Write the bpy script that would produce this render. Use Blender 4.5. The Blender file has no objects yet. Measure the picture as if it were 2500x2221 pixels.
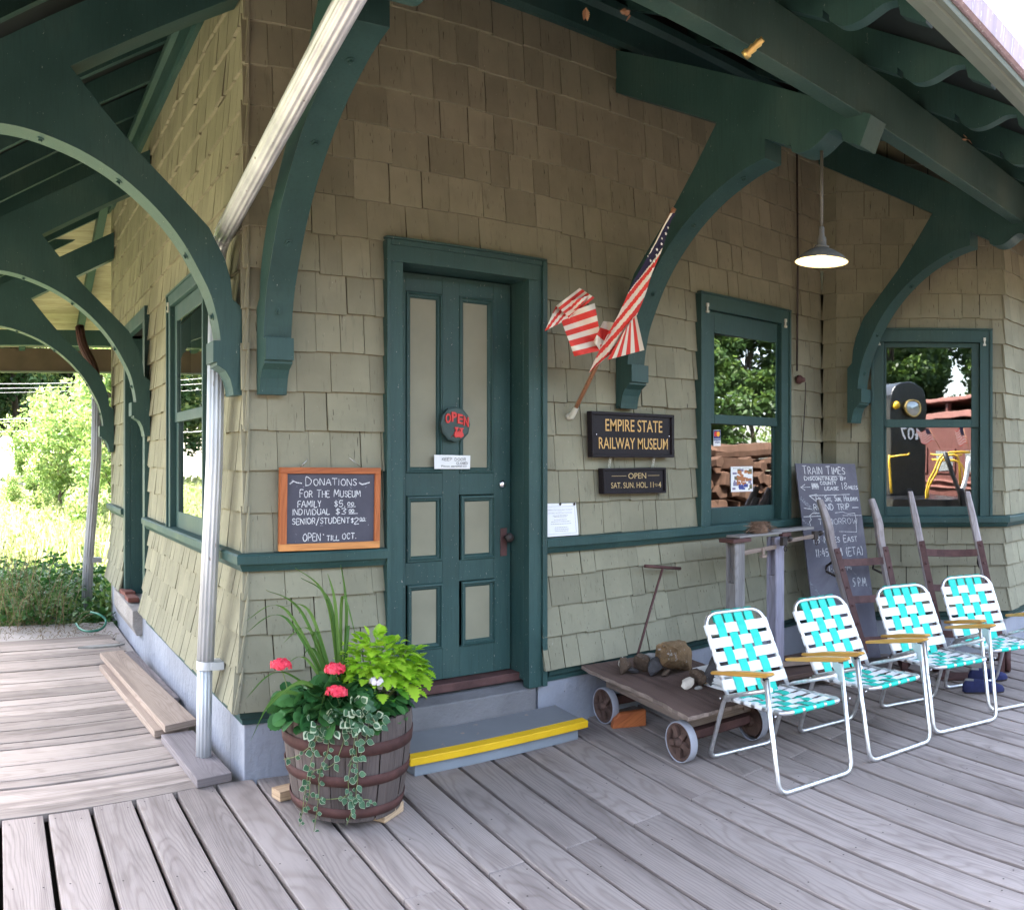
import bpy, bmesh, math, random
from mathutils import Vector, Matrix, noise

# ------------------------------------------------------------------ camera, sky, sun, exposure
scene = bpy.context.scene
COL = scene.collection
F, X0, YH, H, D = 2100.0, -10.0, 1120.0, 1.6, 4.11      # cylinder focal length, azimuth zero, horizon row, eye height, eye to front wall
cam = bpy.data.cameras.new('camera')
cam_ob = bpy.data.objects.new('camera', cam)
COL.objects.link(cam_ob)
cam.type = 'PANO'
cam.panorama_type = 'CENTRAL_CYLINDRICAL'
cam.central_cylindrical_range_u_min = -1250 / F
cam.central_cylindrical_range_u_max = 1250 / F
cam.central_cylindrical_range_v_min = (YH - 2221) / F
cam.central_cylindrical_range_v_max = YH / F
cam.central_cylindrical_radius = 1.0
cam.clip_start = 0.05
cam.clip_end = 2000
cam_ob.location = (0, -D, H)
cam_ob.rotation_euler = (math.pi / 2, 0, -(1250 - X0) / F)
scene.camera = cam_ob

SUN_TO = Vector((-0.33, 0.52, 0.82)).normalized()
world = bpy.data.worlds.new('World')
scene.world = world
world.use_nodes = True
wn = world.node_tree
bg = wn.nodes['Background']
sky = wn.nodes.new('ShaderNodeTexSky')
sky.sky_type = 'NISHITA'
sky.sun_disc = False
sky.sun_elevation = math.asin(SUN_TO.z)
sky.sun_rotation = math.atan2(SUN_TO.x, SUN_TO.y)
sky.air_density = 1.0
sky.dust_density = 2.0
sky.ozone_density = 0.6
hs = wn.nodes.new('ShaderNodeHueSaturation')
hs.inputs['Saturation'].default_value = 0.70
wn.links.new(sky.outputs['Color'], hs.inputs['Color'])
wn.links.new(hs.outputs['Color'], bg.inputs['Color'])
bg.inputs['Strength'].default_value = 0.15

sun = bpy.data.lights.new('sun', 'SUN')
sun.energy = 4.6
sun.angle = math.radians(0.5)
sun.color = (1.0, 0.95, 0.87)
sun_ob = bpy.data.objects.new('sun', sun)
sun_ob.rotation_euler = (-SUN_TO).to_track_quat('-Z', 'Y').to_euler()
COL.objects.link(sun_ob)

scene.view_settings.view_transform = 'Standard'
scene.view_settings.look = 'None'
scene.view_settings.exposure = 3.56
scene.view_settings.gamma = 1.0
scene.render.engine = 'CYCLES'
scene.cycles.use_denoising = True
scene.cycles.max_bounces = 8
scene.cycles.diffuse_bounces = 4
scene.cycles.glossy_bounces = 4
scene.cycles.transparent_max_bounces = 12
scene.cycles.sample_clamp_indirect = 8.0
scene.cycles.caustics_reflective = False
scene.cycles.caustics_refractive = False

rnd = random.Random(11)
PI = math.pi

# ------------------------------------------------------------------ turning a sight line into a place
def ray(px, py):
    t = (px - X0) / F
    return math.sin(t), math.cos(t), (YH - py) / F
def front(px, py, out=0.0):
    s, c, t = ray(px, py); k = (D - out) / c
    return Vector((s * k, -out, H + t * k))
def side(px, py, x=1.22):
    s, c, t = ray(px, py); k = x / s
    return Vector((x, c * k - D, H + t * k))
def floor(px, py, z=0.0):
    s, c, t = ray(px, py); k = (z - H) / t
    return Vector((s * k, c * k - D, z))
def far(px, py, r):
    s, c, t = ray(px, py)
    return Vector((s * r, c * r - D, H + t * r))

# ------------------------------------------------------------------ materials
def hexc(h):
    h = h.lstrip('#'); return tuple(((int(h[i:i + 2], 16) / 255.0 + 0.055) / 1.055) ** 2.4 for i in (0, 2, 4))
MATS = {}
class Mt:
    def __init__(s, name, rough=0.6, metal=0.0, spec=0.4):
        s.m = bpy.data.materials.new(name); s.m.use_nodes = True
        s.nt = s.m.node_tree; s.b = s.nt.nodes['Principled BSDF']
        s.b.inputs['Roughness'].default_value = rough
        s.b.inputs['Metallic'].default_value = metal
        s.b.inputs['Specular IOR Level'].default_value = spec
        MATS[name] = s.m
    def n(s, t, **k):
        nd = s.nt.nodes.new('ShaderNode' + t)
        for a, v in k.items():
            setattr(nd, a, v)
        return nd
    def l(s, a, b): s.nt.links.new(a, b)
    def coords(s, kind, scale):
        tc = s.n('TexCoord'); mp = s.n('Mapping'); mp.inputs['Scale'].default_value = scale
        s.l(tc.outputs[kind], mp.inputs['Vector'])
        geo = s.n('NewGeometry')
        mul = s.n('Math', operation='MULTIPLY'); mul.inputs[1].default_value = 37.0
        s.l(geo.outputs['Random Per Island'], mul.inputs[0])
        add = s.n('VectorMath', operation='ADD')
        s.l(mp.outputs[0], add.inputs[0]); s.l(mul.outputs[0], add.inputs[1])
        s.geo = geo
        return add.outputs[0]
    def noise(s, vec, scale=1.0, detail=4.0, rough=0.55, dist=0.0):
        nz = s.n('TexNoise'); nz.inputs['Scale'].default_value = scale; nz.inputs['Detail'].default_value = detail
        nz.inputs['Roughness'].default_value = rough; nz.inputs['Distortion'].default_value = dist
        s.l(vec, nz.inputs['Vector']); return nz.outputs['Fac']
    def ramp(s, fac, stops):
        r = s.n('ValToRGB'); e = r.color_ramp.elements
        while len(e) < len(stops): e.new(0.5)
        for i, (p, c) in enumerate(stops):
            e[i].position = p; e[i].color = (*c[:3], 1) if len(c) >= 3 else (c[0],) * 3 + (1,)
        s.l(fac, r.inputs['Fac']); return r.outputs['Color']
    def mix(s, fac, a, b, mode='MIX'):
        mx = s.n('Mix', data_type='RGBA', blend_type=mode)
        for sock, v in ((mx.inputs[0], fac), (mx.inputs[6], a), (mx.inputs[7], b)):
            if hasattr(v, 'links'): s.l(v, sock)
            elif isinstance(v, (int, float)): sock.default_value = v
            else: sock.default_value = (*v[:3], 1)
        return mx.outputs[2]
    def island(s, col, amt):
        mr = s.n('MapRange'); mr.inputs['To Min'].default_value = 1 - amt; mr.inputs['To Max'].default_value = 1 + amt
        s.l(s.geo.outputs['Random Per Island'], mr.inputs['Value'])
        vm = s.n('VectorMath', operation='SCALE'); s.l(col, vm.inputs[0]); s.l(mr.outputs[0], vm.inputs['Scale'])
        return vm.outputs[0]
    def color(s, c):
        if hasattr(c, 'links'): s.l(c, s.b.inputs['Base Color'])
        else: s.b.inputs['Base Color'].default_value = (*c, 1)
    def bump(s, fac, strength=0.3, dist=0.004):
        bp = s.n('Bump'); bp.inputs['Strength'].default_value = strength; bp.inputs['Distance'].default_value = dist
        s.l(fac, bp.inputs['Height']); s.l(bp.outputs[0], s.b.inputs['Normal'])

def sc(c, k): return tuple(v * k for v in c)

def paint(name, c, rough=0.5, chip=None, chip_at=0.70, var=0.18, scale=(4, 4, 4), bump=0.12, isl=0.0, chip_scale=26, spec=0.35, metal=0.0):
    m = Mt(name, rough, metal, spec); v = m.coords('Object', scale)
    a = m.noise(v, 1.0, 5)
    col = m.ramp(a, [(0.25, sc(c, 1 - var)), (0.75, sc(c, 1 + var))])
    if chip:
        b = m.noise(v, chip_scale, 3, 0.7)
        mask = m.ramp(b, [(chip_at, (0,)), (chip_at + 0.02, (1,))])
        col = m.mix(mask, col, chip)
    if isl: col = m.island(col, isl)
    m.color(col)
    if bump: m.bump(m.noise(v, 14, 4), bump, 0.009 if bump >= .8 else 0.002)
    return m.m

def wood(name, light, dark, rough=0.75, isl=0.16, rings=8.0, bump=0.35, fine=1.0):
    """flat-sawn board: u runs along the grain, v across with 0 on the centre line"""
    m = Mt(name, rough, 0, 0.22); v = m.coords('UV', (1, 1, 1))
    tc = m.n('TexCoord'); sp = m.n('SeparateXYZ'); m.l(tc.outputs['UV'], sp.inputs[0])
    def mth(op, a, b=None, c=None):
        nd = m.n('Math', operation=op)
        for i, q in enumerate((a, b, c)):
            if q is None: continue
            if hasattr(q, 'links'): m.l(q, nd.inputs[i])
            else: nd.inputs[i].default_value = q
        return nd.outputs[0]
    def strn(su, sv, det, rg=0.55, dist=0.0):
        mp = m.n('Mapping'); mp.inputs['Scale'].default_value = (su, sv, 1); m.l(v, mp.inputs['Vector'])
        return m.noise(mp.outputs[0], 1.0, det, rg, dist)
    rand = m.geo.outputs['Random Per Island']
    big = strn(0.9, 9, 5, 0.6, 0.4); fin = strn(4.0, 190, 3, 0.6); slow = strn(0.7, 4.0, 2); knot = strn(2.2, 11, 2)
    t = mth('MULTIPLY_ADD', sp.outputs[1], 9.0, mth('MULTIPLY_ADD', rand, 1.5, -0.75))
    f = mth('ADD', mth('MULTIPLY', mth('MULTIPLY', t, t), 1.1), mth('MULTIPLY', sp.outputs[0], mth('MULTIPLY_ADD', rand, 0.5, 0.12)))
    f = mth('ADD', f, mth('MULTIPLY', slow, 2.0)); f = mth('ADD', f, mth('MULTIPLY', knot, 0.55))
    ring = mth('SINE', mth('MULTIPLY', f, rings * 5.6))
    ringc = m.ramp(mth('MULTIPLY_ADD', ring, 0.5, 0.5), [(0.0, (0.70, 0.67, 0.65)), (0.30, (0.94, 0.94, 0.93)), (0.6, (1.02, 1.02, 1.02)), (1.0, (1.05, 1.05, 1.05))])
    col = m.ramp(big, [(0.28, dark), (0.50, light), (0.78, sc(light, 1.15))])
    col = m.mix(0.5, col, ringc, 'MULTIPLY')
    finec = m.ramp(fin, [(0.3, (0.66,) * 3), (0.50, (1, 1, 1)), (1.0, (1.05,) * 3)])
    col = m.mix(0.45 * fine, col, finec, 'MULTIPLY')
    st = m.noise(v, 2.3, 4, 0.6)
    col = m.mix(m.ramp(st, [(0.54, (0,)), (0.80, (0.55,))]), col, sc(dark, 0.7))
    if isl: col = m.island(col, isl)
    m.color(col)
    h = m.mix(0.5, fin, ringc)
    m.bump(h, bump, 0.003)
    return m.m

def rust(name, c1, c2, rough=0.75, metal=0.0, scale=9):
    m = Mt(name, rough, metal, 0.3); v = m.coords('Object', (scale,) * 3)
    a = m.noise(v, 1.0, 8, 0.65)
    m.color(m.ramp(a, [(0.3, c1), (0.7, c2)])); m.bump(a, 0.4, 0.004)
    return m.m

def leaf(name, c1, c2, trans=0.35, rough=0.5):
    m = Mt(name, rough, 0, 0.3); m.coords('Object', (1, 1, 1))
    col = m.mix(m.geo.outputs['Random Per Island'], c1, c2)
    m.color(col)
    tr = m.n('BsdfTranslucent'); m.l(col, tr.inputs['Color'])
    ms = m.n('MixShader'); ms.inputs[0].default_value = trans
    out = m.nt.nodes['Material Output']
    m.l(m.b.outputs[0], ms.inputs[1]); m.l(tr.outputs[0], ms.inputs[2]); m.l(ms.outputs[0], out.inputs['Surface'])
    return m.m

def plain(name, c, rough=0.5, metal=0.0, spec=0.4, emit=0.0):
    m = Mt(name, rough, metal, spec); m.color(c)
    if emit:
        m.b.inputs['Emission Color'].default_value = (*c, 1); m.b.inputs['Emission Strength'].default_value = emit
    return m.m

SAGE = (0.248, 0.234, 0.164)
TEAL = (0.026, 0.066, 0.061)

def shingle_mat():
    m = Mt('shingle_paint', 0.8, 0, 0.2); v = m.coords('Object', (1, 1, 1))
    mp = m.n('Mapping'); mp.inputs['Scale'].default_value = (46, 46, 3.0); m.l(v, mp.inputs['Vector'])
    g = m.noise(mp.outputs[0], 1.0, 4, 0.65)
    bl = m.noise(v, 5.0, 4)
    col = m.ramp(bl, [(0.2, sc(SAGE, 0.86)), (0.8, sc(SAGE, 1.1))])
    col = m.mix(m.ramp(g, [(0.28, (0.55,)), (0.42, (0,))]), col, sc(SAGE, 0.55))
    mp4 = m.n('Mapping'); mp4.inputs['Scale'].default_value = (60, 60, 22); m.l(v, mp4.inputs['Vector'])
    fl = m.noise(mp4.outputs[0], 1.0, 3, 0.7)
    col = m.mix(m.ramp(fl, [(0.70, (0,)), (0.74, (0.7,))]), col, (0.42, 0.41, 0.33))
    stn = m.noise(v, 1.7, 5, 0.65); col = m.mix(m.ramp(stn, [(0.42, (0,)), (0.72, (0.5,))]), col, sc(SAGE, 0.62))
    mp5 = m.n('Mapping'); mp5.inputs['Scale'].default_value = (110, 110, 1.6); m.l(v, mp5.inputs['Vector']); spl = m.noise(mp5.outputs[0], 1.0, 2, .5)
    col = m.mix(m.ramp(spl, [(0.70, (0,)), (0.73, (0.8,))]), col, (0.03, 0.026, 0.02))
    col = m.island(col, 0.10)
    m.color(col); m.bump(g, 0.35, 0.004)
    return m.m
shingle_mat()
def old_paint(name, c, chip, chip_at):
    m = Mt(name, 0.5, 0, 0.35); v = m.coords('Object', (1, 1, 1))
    def ns(s, d=4, r=.6):
        mp = m.n('Mapping'); mp.inputs['Scale'].default_value = s; m.l(v, mp.inputs['Vector']); return m.noise(mp.outputs[0], 1.0, d, r)
    patch = ns((2.2, 2.2, 1.4), 5); brush = ns((70, 70, 5), 4, .7); fl = ns((75, 75, 40), 3, .75); fl2 = ns((16, 16, 9), 4, .75)
    col = m.ramp(patch, [(0.28, sc(c, 0.72)), (0.5, c), (0.75, (c[0] * 1.7, c[1] * 1.30, c[2] * 1.22))])
    col = m.mix(m.ramp(brush, [(0.35, (0.35,)), (0.5, (0,))]), col, sc(c, 0.55))
    col = m.mix(m.ramp(fl, [(chip_at, (0,)), (chip_at + .02, (.9,))]), col, chip)
    col = m.mix(m.ramp(fl2, [(chip_at + .02, (0,)), (chip_at + .05, (.6,))]), col, sc(chip, .6))
    m.color(col); m.bump(brush, 0.35, 0.002)
    m.l(m.ramp(patch, [(0.3, (0.42,)), (0.7, (0.66,))]), m.b.inputs['Roughness'])
old_paint('teal_paint', TEAL, (0.26, 0.29, 0.26), 0.70)
old_paint('dusty_teal', (0.036, 0.074, 0.062), (0.22, 0.21, 0.18), 0.70)
old_paint('door_teal', TEAL, (0.30, 0.28, 0.25), 0.68)
paint('panel_sage', sc(SAGE, 0.95), 0.55, sc(SAGE, 1.6), 0.76, 0.12)
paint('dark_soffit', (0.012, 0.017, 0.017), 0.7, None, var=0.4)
wood('cream_boards', (0.42, 0.37, 0.28), (0.33, 0.28, 0.20), 0.6, 0.1, 4, 0.2)
paint('rear_shade_brown', (0.10, 0.07, 0.055), 0.7, None, 0.7, 0.2)  # brown stands in for cream in shadow; the shade is put into the colour
paint('foundation_paint', (0.285, 0.295, 0.335), 0.85, (0.11, 0.11, 0.115), 0.71, 0.22, (1.6, 1.6, 1.0), 1.0, chip_scale=14)
paint('concrete', (0.17, 0.165, 0.17), 0.9, (0.28, 0.27, 0.26), 0.72, 0.25, (3, 3, 3), 0.8)
paint('raw_concrete', (0.30, 0.27, 0.25), 0.95, (0.12, 0.11, 0.1), 0.66, 0.25, (3, 3, 3), 1.0)
paint('gravel', (0.075, 0.058, 0.045), 0.95, (0.045, 0.04, 0.035), 0.55, 0.3, (1.5, 1.5, 1.5), 1.0, chip_scale=30)
paint('step_grey', (0.17, 0.175, 0.185), 0.7, (0.30, 0.23, 0.19), 0.66, 0.15, (2, 2, 2), 0.3, chip_scale=7)
paint('step_riser', (0.22, 0.245, 0.275), 0.6, None, 0.7, 0.1)
paint('yellow_paint', (0.72, 0.43, 0.012), 0.5, (0.35, 0.27, 0.12), 0.735, 0.1, chip_scale=22)
wood('deck_wood', (0.290, 0.243, 0.220), (0.185, 0.150, 0.136), 0.8, 0.16, 6.5, 0.6)
wood('side_deck_wood', (0.34, 0.283, 0.248), (0.18, 0.145, 0.126), 0.85, 0.24, 7, 0.6)
wood('plank_wood', (0.40, 0.31, 0.25), (0.24, 0.18, 0.15), 0.8, 0.12, 8, 0.5)
wood('grey_plank', (0.26, 0.225, 0.225), (0.16, 0.135, 0.135), 0.85, 0.1, 8, 0.5)
wood('barrel_wood', (0.125, 0.098, 0.088), (0.055, 0.042, 0.038), 0.8, 0.3, 8, 0.6)
wood('block_wood', (0.55, 0.39, 0.25), (0.38, 0.25, 0.15), 0.7, 0.1, 8, 0.3)
wood('arm_wood', (0.62, 0.33, 0.075), (0.48, 0.22, 0.04), 0.28, 0.1, 6, 0.1)
wood('frame_wood', (0.42, 0.13, 0.045), (0.28, 0.075, 0.03), 0.5, 0.12, 6, 0.25)
wood('frame_wood_light', (0.62, 0.27, 0.09), (0.46, 0.18, 0.06), 0.5, 0.05, 6, 0.25)
wood('cart_wood', (0.125, 0.082, 0.068), (0.06, 0.038, 0.033), 0.8, 0.1, 6, 0.6)
wood('cart_edge', (0.26, 0.20, 0.165), (0.13, 0.1, 0.085), 0.9, 0.1, 6, 0.6)
wood('scale_wood', (0.24, 0.225, 0.22), (0.13, 0.12, 0.12), 0.85, 0.1, 8, 0.5)
wood('scale_paint', (0.30, 0.28, 0.34), (0.20, 0.185, 0.23), 0.7, 0.06, 6, 0.3)
wood('handle_wood', (0.34, 0.30, 0.30), (0.20, 0.17, 0.17), 0.85, 0.1, 8, 0.5)
wood('log_wood', (0.115, 0.066, 0.046), (0.05, 0.028, 0.02), 0.9, 0.3, 8, 0.8)
rust('barrel_hoop', (0.045, 0.02, 0.017), (0.10, 0.042, 0.035), 0.8)
rust('iron_rust', (0.055, 0.025, 0.023), (0.115, 0.055, 0.05), 0.65)
rust('dark_iron', (0.018, 0.015, 0.015), (0.06, 0.045, 0.04), 0.6)
rust('wheel_rust', (0.06, 0.035, 0.028), (0.15, 0.09, 0.07), 0.85, 0, 18)
paint('tyre_grey', (0.33, 0.33, 0.37), 0.7, (0.16, 0.15, 0.15), 0.7, 0.15)
m = Mt('aluminium', 0.32, 0.85, 0.5); v = m.coords('Object', (30, 30, 30)); m.color(m.ramp(m.noise(v, 1, 3), [(0.3, (0.62, 0.62, 0.63)), (0.7, (0.84, 0.84, 0.85))]))
m = Mt('galvanized', 0.5, 0.35, 0.4); v = m.coords('Object', (7, 7, 2)); nz = m.noise(v, 1, 5); m.color(m.mix(m.ramp(m.noise(v, 5, 3), [(0.69, (0,)), (0.72, (0.8,))]), m.ramp(nz, [(0.3, (0.46, 0.48, 0.50)), (0.7, (0.70, 0.72, 0.74))]), (0.2, 0.16, 0.12)))
m = Mt('old_pipe', 0.55, 0.35, 0.4); v = m.coords('Object', (7, 7, 2)); m.color(m.ramp(m.noise(v, 1, 5), [(0.3, (0.22, 0.22, 0.22)), (0.7, (0.40, 0.40, 0.42))]))
plain('web_white', (0.80, 0.80, 0.80), 0.6)
plain('web_teal', (0.012, 0.52, 0.40), 0.55)
plain('gusset', (0.50, 0.60, 0.60), 0.45, 0.3)
plain('black_plastic', (0.012, 0.012, 0.013), 0.4)
m = Mt('slate', 0.75, 0, 0.3); v = m.coords('Object', (2.2, 2.2, 2.2)); a = m.noise(v, 1, 6, 0.7, 0.6); m.color(m.ramp(a, [(0.3, (0.052, 0.050, 0.066)), (0.62, (0.085, 0.082, 0.105)), (0.85, (0.17, 0.165, 0.19))]))
m = Mt('slate_dusty', 0.75, 0, 0.3); v = m.coords('Object', (1.4, 1.4, 0.9)); a = m.noise(v, 1, 6, 0.7, 0.8); m.color(m.ramp(a, [(0.3, (0.070, 0.068, 0.088)), (0.55, (0.13, 0.125, 0.155)), (0.82, (0.25, 0.245, 0.28))]))
m = Mt('chalk', 0.95, 0, 0.1); v = m.coords('Object', (150, 150, 150)); m.color(m.ramp(m.noise(v, 1, 3), [(0.35, (0.33, 0.33, 0.35)), (0.6, (0.72, 0.72, 0.72))]))
m = Mt('chalk_faint', 0.95, 0, 0.1); v = m.coords('Object', (90, 90, 90)); m.color(m.ramp(m.noise(v, 1, 3), [(0.4, (0.10, 0.10, 0.125)), (0.7, (0.30, 0.30, 0.33))]))
plain('ink_pen', (0.10, 0.10, 0.11), 0.7)
plain('ink_grey', (0.42, 0.42, 0.44), 0.8)
plain('paper', (0.80, 0.80, 0.79), 0.75)
paint('sign_black', (0.012, 0.009, 0.012), 0.5, (0.30, 0.28, 0.28), 0.745, 0.3, spec=0.2)
plain('gold_letter', (0.60, 0.36, 0.12), 0.45)
plain('gold_dim', (0.46, 0.33, 0.15), 0.5)
plain('red_letter', (0.62, 0.045, 0.04), 0.5)
paint('sign_teal', (0.035, 0.062, 0.058), 0.4, None, 0.7, 0.15)
plain('flag_red', (0.62, 0.045, 0.035), 0.75)
plain('flag_white', (0.70, 0.64, 0.54), 0.75)
plain('flag_navy', (0.018, 0.016, 0.045), 0.75)
paint('pole_copper', (0.36, 0.17, 0.095), 0.55, (0.14, 0.08, 0.05), 0.6, 0.3)
paint('lamp_shell', (0.10, 0.095, 0.085), 0.6, (0.26, 0.17, 0.10), 0.64, 0.3)
plain('lamp_enamel', (0.62, 0.55, 0.38), 0.45)
plain('bulb_glow', (1.0, 0.80, 0.45), 0.4, 0, 0.4, 3.0)
plain('latch_ivory', (0.55, 0.54, 0.46), 0.5)
plain('chrome', (0.7, 0.7, 0.72), 0.2, 1.0)
paint('gutter_pink', (0.40, 0.30, 0.34), 0.55, (0.7, 0.66, 0.68), 0.62, 0.2, (26, 26, 1.0), 0.1, chip_scale=3)
paint('fascia_grey', (0.16, 0.19, 0.165), 0.55, (0.05, 0.05, 0.05), 0.74, 0.15)
paint('slate_roof', (0.16, 0.11, 0.12), 0.8, None, 0.7, 0.3, isl=0.2)
paint('rock_ochre', (0.20, 0.125, 0.062), 0.9, (0.30, 0.27, 0.24), 0.62, 0.55, (9, 9, 9), 0.9, chip_scale=4)
paint('rock_dark', (0.06, 0.057, 0.06), 0.6, (0.24, 0.23, 0.23), 0.66, 0.5, (14, 14, 14), 0.9, chip_scale=5)
paint('rock_pale', (0.52, 0.46, 0.39), 0.9, None, 0.7, 0.2, (20, 20, 20), 0.5)
paint('rock_grey', (0.26, 0.25, 0.235), 0.8, None, 0.7, 0.15, (20, 20, 20), 0.3)
paint('rock_brown', (0.11, 0.075, 0.052), 0.9, (0.26, 0.22, 0.19), 0.66, 0.5, (14, 14, 14), 0.9, chip_scale=5)
paint('straw', (0.20, 0.125, 0.085), 0.95, None, 0.7, 0.3, isl=0.5)
paint('denim', (0.022, 0.026, 0.085), 0.9, None, 0.7, 0.3, (30, 30, 30), 0.4)
plain('hose_green', (0.02, 0.13, 0.085), 0.4)
paint('soil', (0.03, 0.02, 0.014), 0.95, None, 0.7, 0.4, (20, 20, 20), 0.8)
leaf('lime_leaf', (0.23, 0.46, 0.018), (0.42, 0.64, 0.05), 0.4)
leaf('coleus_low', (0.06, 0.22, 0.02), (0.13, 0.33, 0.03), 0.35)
leaf('geranium_leaf', (0.018, 0.082, 0.022), (0.07, 0.19, 0.05), 0.25)
leaf('petal_pink', (0.72, 0.03, 0.07), (0.85, 0.10, 0.14), 0.25)
leaf('petal_white', (0.80, 0.66, 0.68), (0.85, 0.76, 0.78), 0.25)
leaf('blade_green', (0.055, 0.13, 0.025), (0.13, 0.22, 0.05), 0.25)
leaf('vinca_green', (0.045, 0.105, 0.052), (0.085, 0.175, 0.085), 0.2)
leaf('vinca_cream', (0.46, 0.52, 0.34), (0.56, 0.60, 0.42), 0.25)
leaf('vine_stem', (0.13, 0.17, 0.06), (0.22, 0.26, 0.10), 0.1)
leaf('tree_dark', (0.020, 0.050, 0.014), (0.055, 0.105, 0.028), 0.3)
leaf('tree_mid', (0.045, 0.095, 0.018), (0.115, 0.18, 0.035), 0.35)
leaf('tree_glare', (0.17, 0.23, 0.06), (0.33, 0.38, 0.14), 0.45)  # leaf colour paled and greyed, washed-out sun glare is part of it
leaf('meadow_grass_glare', (0.30, 0.31, 0.13), (0.50, 0.50, 0.28), 0.4)  # bleached grass colour: the glare of overexposed sunlight is painted in
leaf('feather_bush', (0.05, 0.11, 0.03), (0.11, 0.18, 0.05), 0.3)
leaf('weed_green', (0.13, 0.23, 0.05), (0.28, 0.38, 0.12), 0.45)
leaf('dry_stem', (0.16, 0.11, 0.06), (0.24, 0.18, 0.10), 0.1)
leaf('ivy_leaf', (0.02, 0.075, 0.014), (0.055, 0.15, 0.03), 0.3)
leaf('fern_leaf', (0.10, 0.24, 0.03), (0.17, 0.33, 0.05), 0.35)
leaf('dead_leaf', (0.25, 0.13, 0.07), (0.36, 0.2, 0.11), 0.2)
rust('bark', (0.05, 0.04, 0.03), (0.12, 0.10, 0.08), 0.95, 0, 12)
m = Mt('pale_bark', 0.9, 0, 0.2); m.color((0.42, 0.40, 0.34))
paint('meadow_ground', (0.17, 0.165, 0.10), 0.95, (0.22, 0.20, 0.13), 0.6, 0.35, (0.7, 0.7, 0.7), 0.6)
plain('wire_metal', (0.55, 0.52, 0.50), 0.5, 0.3)
plain('wire_dark', (0.03, 0.028, 0.025), 0.6)
plain('loco_black', (0.010, 0.010, 0.012), 0.25, 0, 0.6)
plain('loco_yellow', (0.72, 0.44, 0.03), 0.45)
plain('brass', (0.62, 0.44, 0.16), 0.3, 0.7)
plain('lens', (0.55, 0.60, 0.62), 0.08, 0.6)
paint('car_red', (0.13, 0.05, 0.043), 0.6, None, 0.7, 0.15)
paint('car_red_pale', (0.30, 0.14, 0.12), 0.6, None, 0.7, 0.1)
plain('car_white', (0.78, 0.78, 0.78), 0.3)
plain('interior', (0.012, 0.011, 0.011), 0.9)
paint('flatcar_teal', (0.022, 0.05, 0.05), 0.7, None, 0.7, 0.2)
plain('card_red', (0.62, 0.02, 0.02), 0.5)
plain('card_orange', (0.85, 0.38, 0.02), 0.5)
plain('card_navy', (0.02, 0.035, 0.16), 0.5)
plain('poster_orange', (0.42, 0.16, 0.06), 0.5)
plain('poster_violet', (0.22, 0.20, 0.30), 0.5)
plain('poster_blue', (0.05, 0.07, 0.26), 0.5)
plain('poster_olive', (0.14, 0.13, 0.06), 0.5)
plain('brick_red', (0.16, 0.06, 0.045), 0.9)

def glass_mat():
    m = Mt('window_glass')
    out = m.nt.nodes['Material Output']
    gl = m.n('BsdfGlossy'); gl.inputs['Roughness'].default_value = 0.012; gl.inputs['Color'].default_value = (0.96, 0.98, 0.97, 1)
    v = m.coords('Object', (2.5, 2.5, 2.5)); nz = m.noise(v, 1, 2)
    bp = m.n('Bump'); bp.inputs['Strength'].default_value = 0.05; bp.inputs['Distance'].default_value = 0.01
    m.l(nz, bp.inputs['Height']); m.l(bp.outputs[0], gl.inputs['Normal'])
    tr = m.n('BsdfTransparent'); tr.inputs['Color'].default_value = (0.6, 0.63, 0.62, 1)
    fr = m.n('Fresnel'); fr.inputs['IOR'].default_value = 1.5
    fm_ = m.n('Math', operation='MULTIPLY_ADD'); fm_.use_clamp = True; fm_.inputs[1].default_value = 1.7; fm_.inputs[2].default_value = GLASS_REFLECT
    m.l(fr.outputs[0], fm_.inputs[0])
    ms = m.n('MixShader'); m.l(fm_.outputs[0], ms.inputs[0])
    m.l(tr.outputs[0], ms.inputs[1]); m.l(gl.outputs[0], ms.inputs[2]); m.l(ms.outputs[0], out.inputs['Surface'])
GLASS_REFLECT = 0.17
glass_mat()

# ------------------------------------------------------------------ mesh builder
def orig(o):
    v = Vector((0, 0, 0))
    while o is not None:
        v += o.location; o = o.parent
    return v
def tag(o, label=None, cat=None, group=None, kind=None):
    if label: o['label'] = label
    if cat: o['category'] = cat
    if group: o['group'] = group
    if kind: o['kind'] = kind
    return o
def thing(name, loc, label, cat, group=None):
    o = bpy.data.objects.new(name, None); COL.objects.link(o)
    o.empty_display_size = 0.1; o.location = loc
    return tag(o, label, cat, group)

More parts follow.
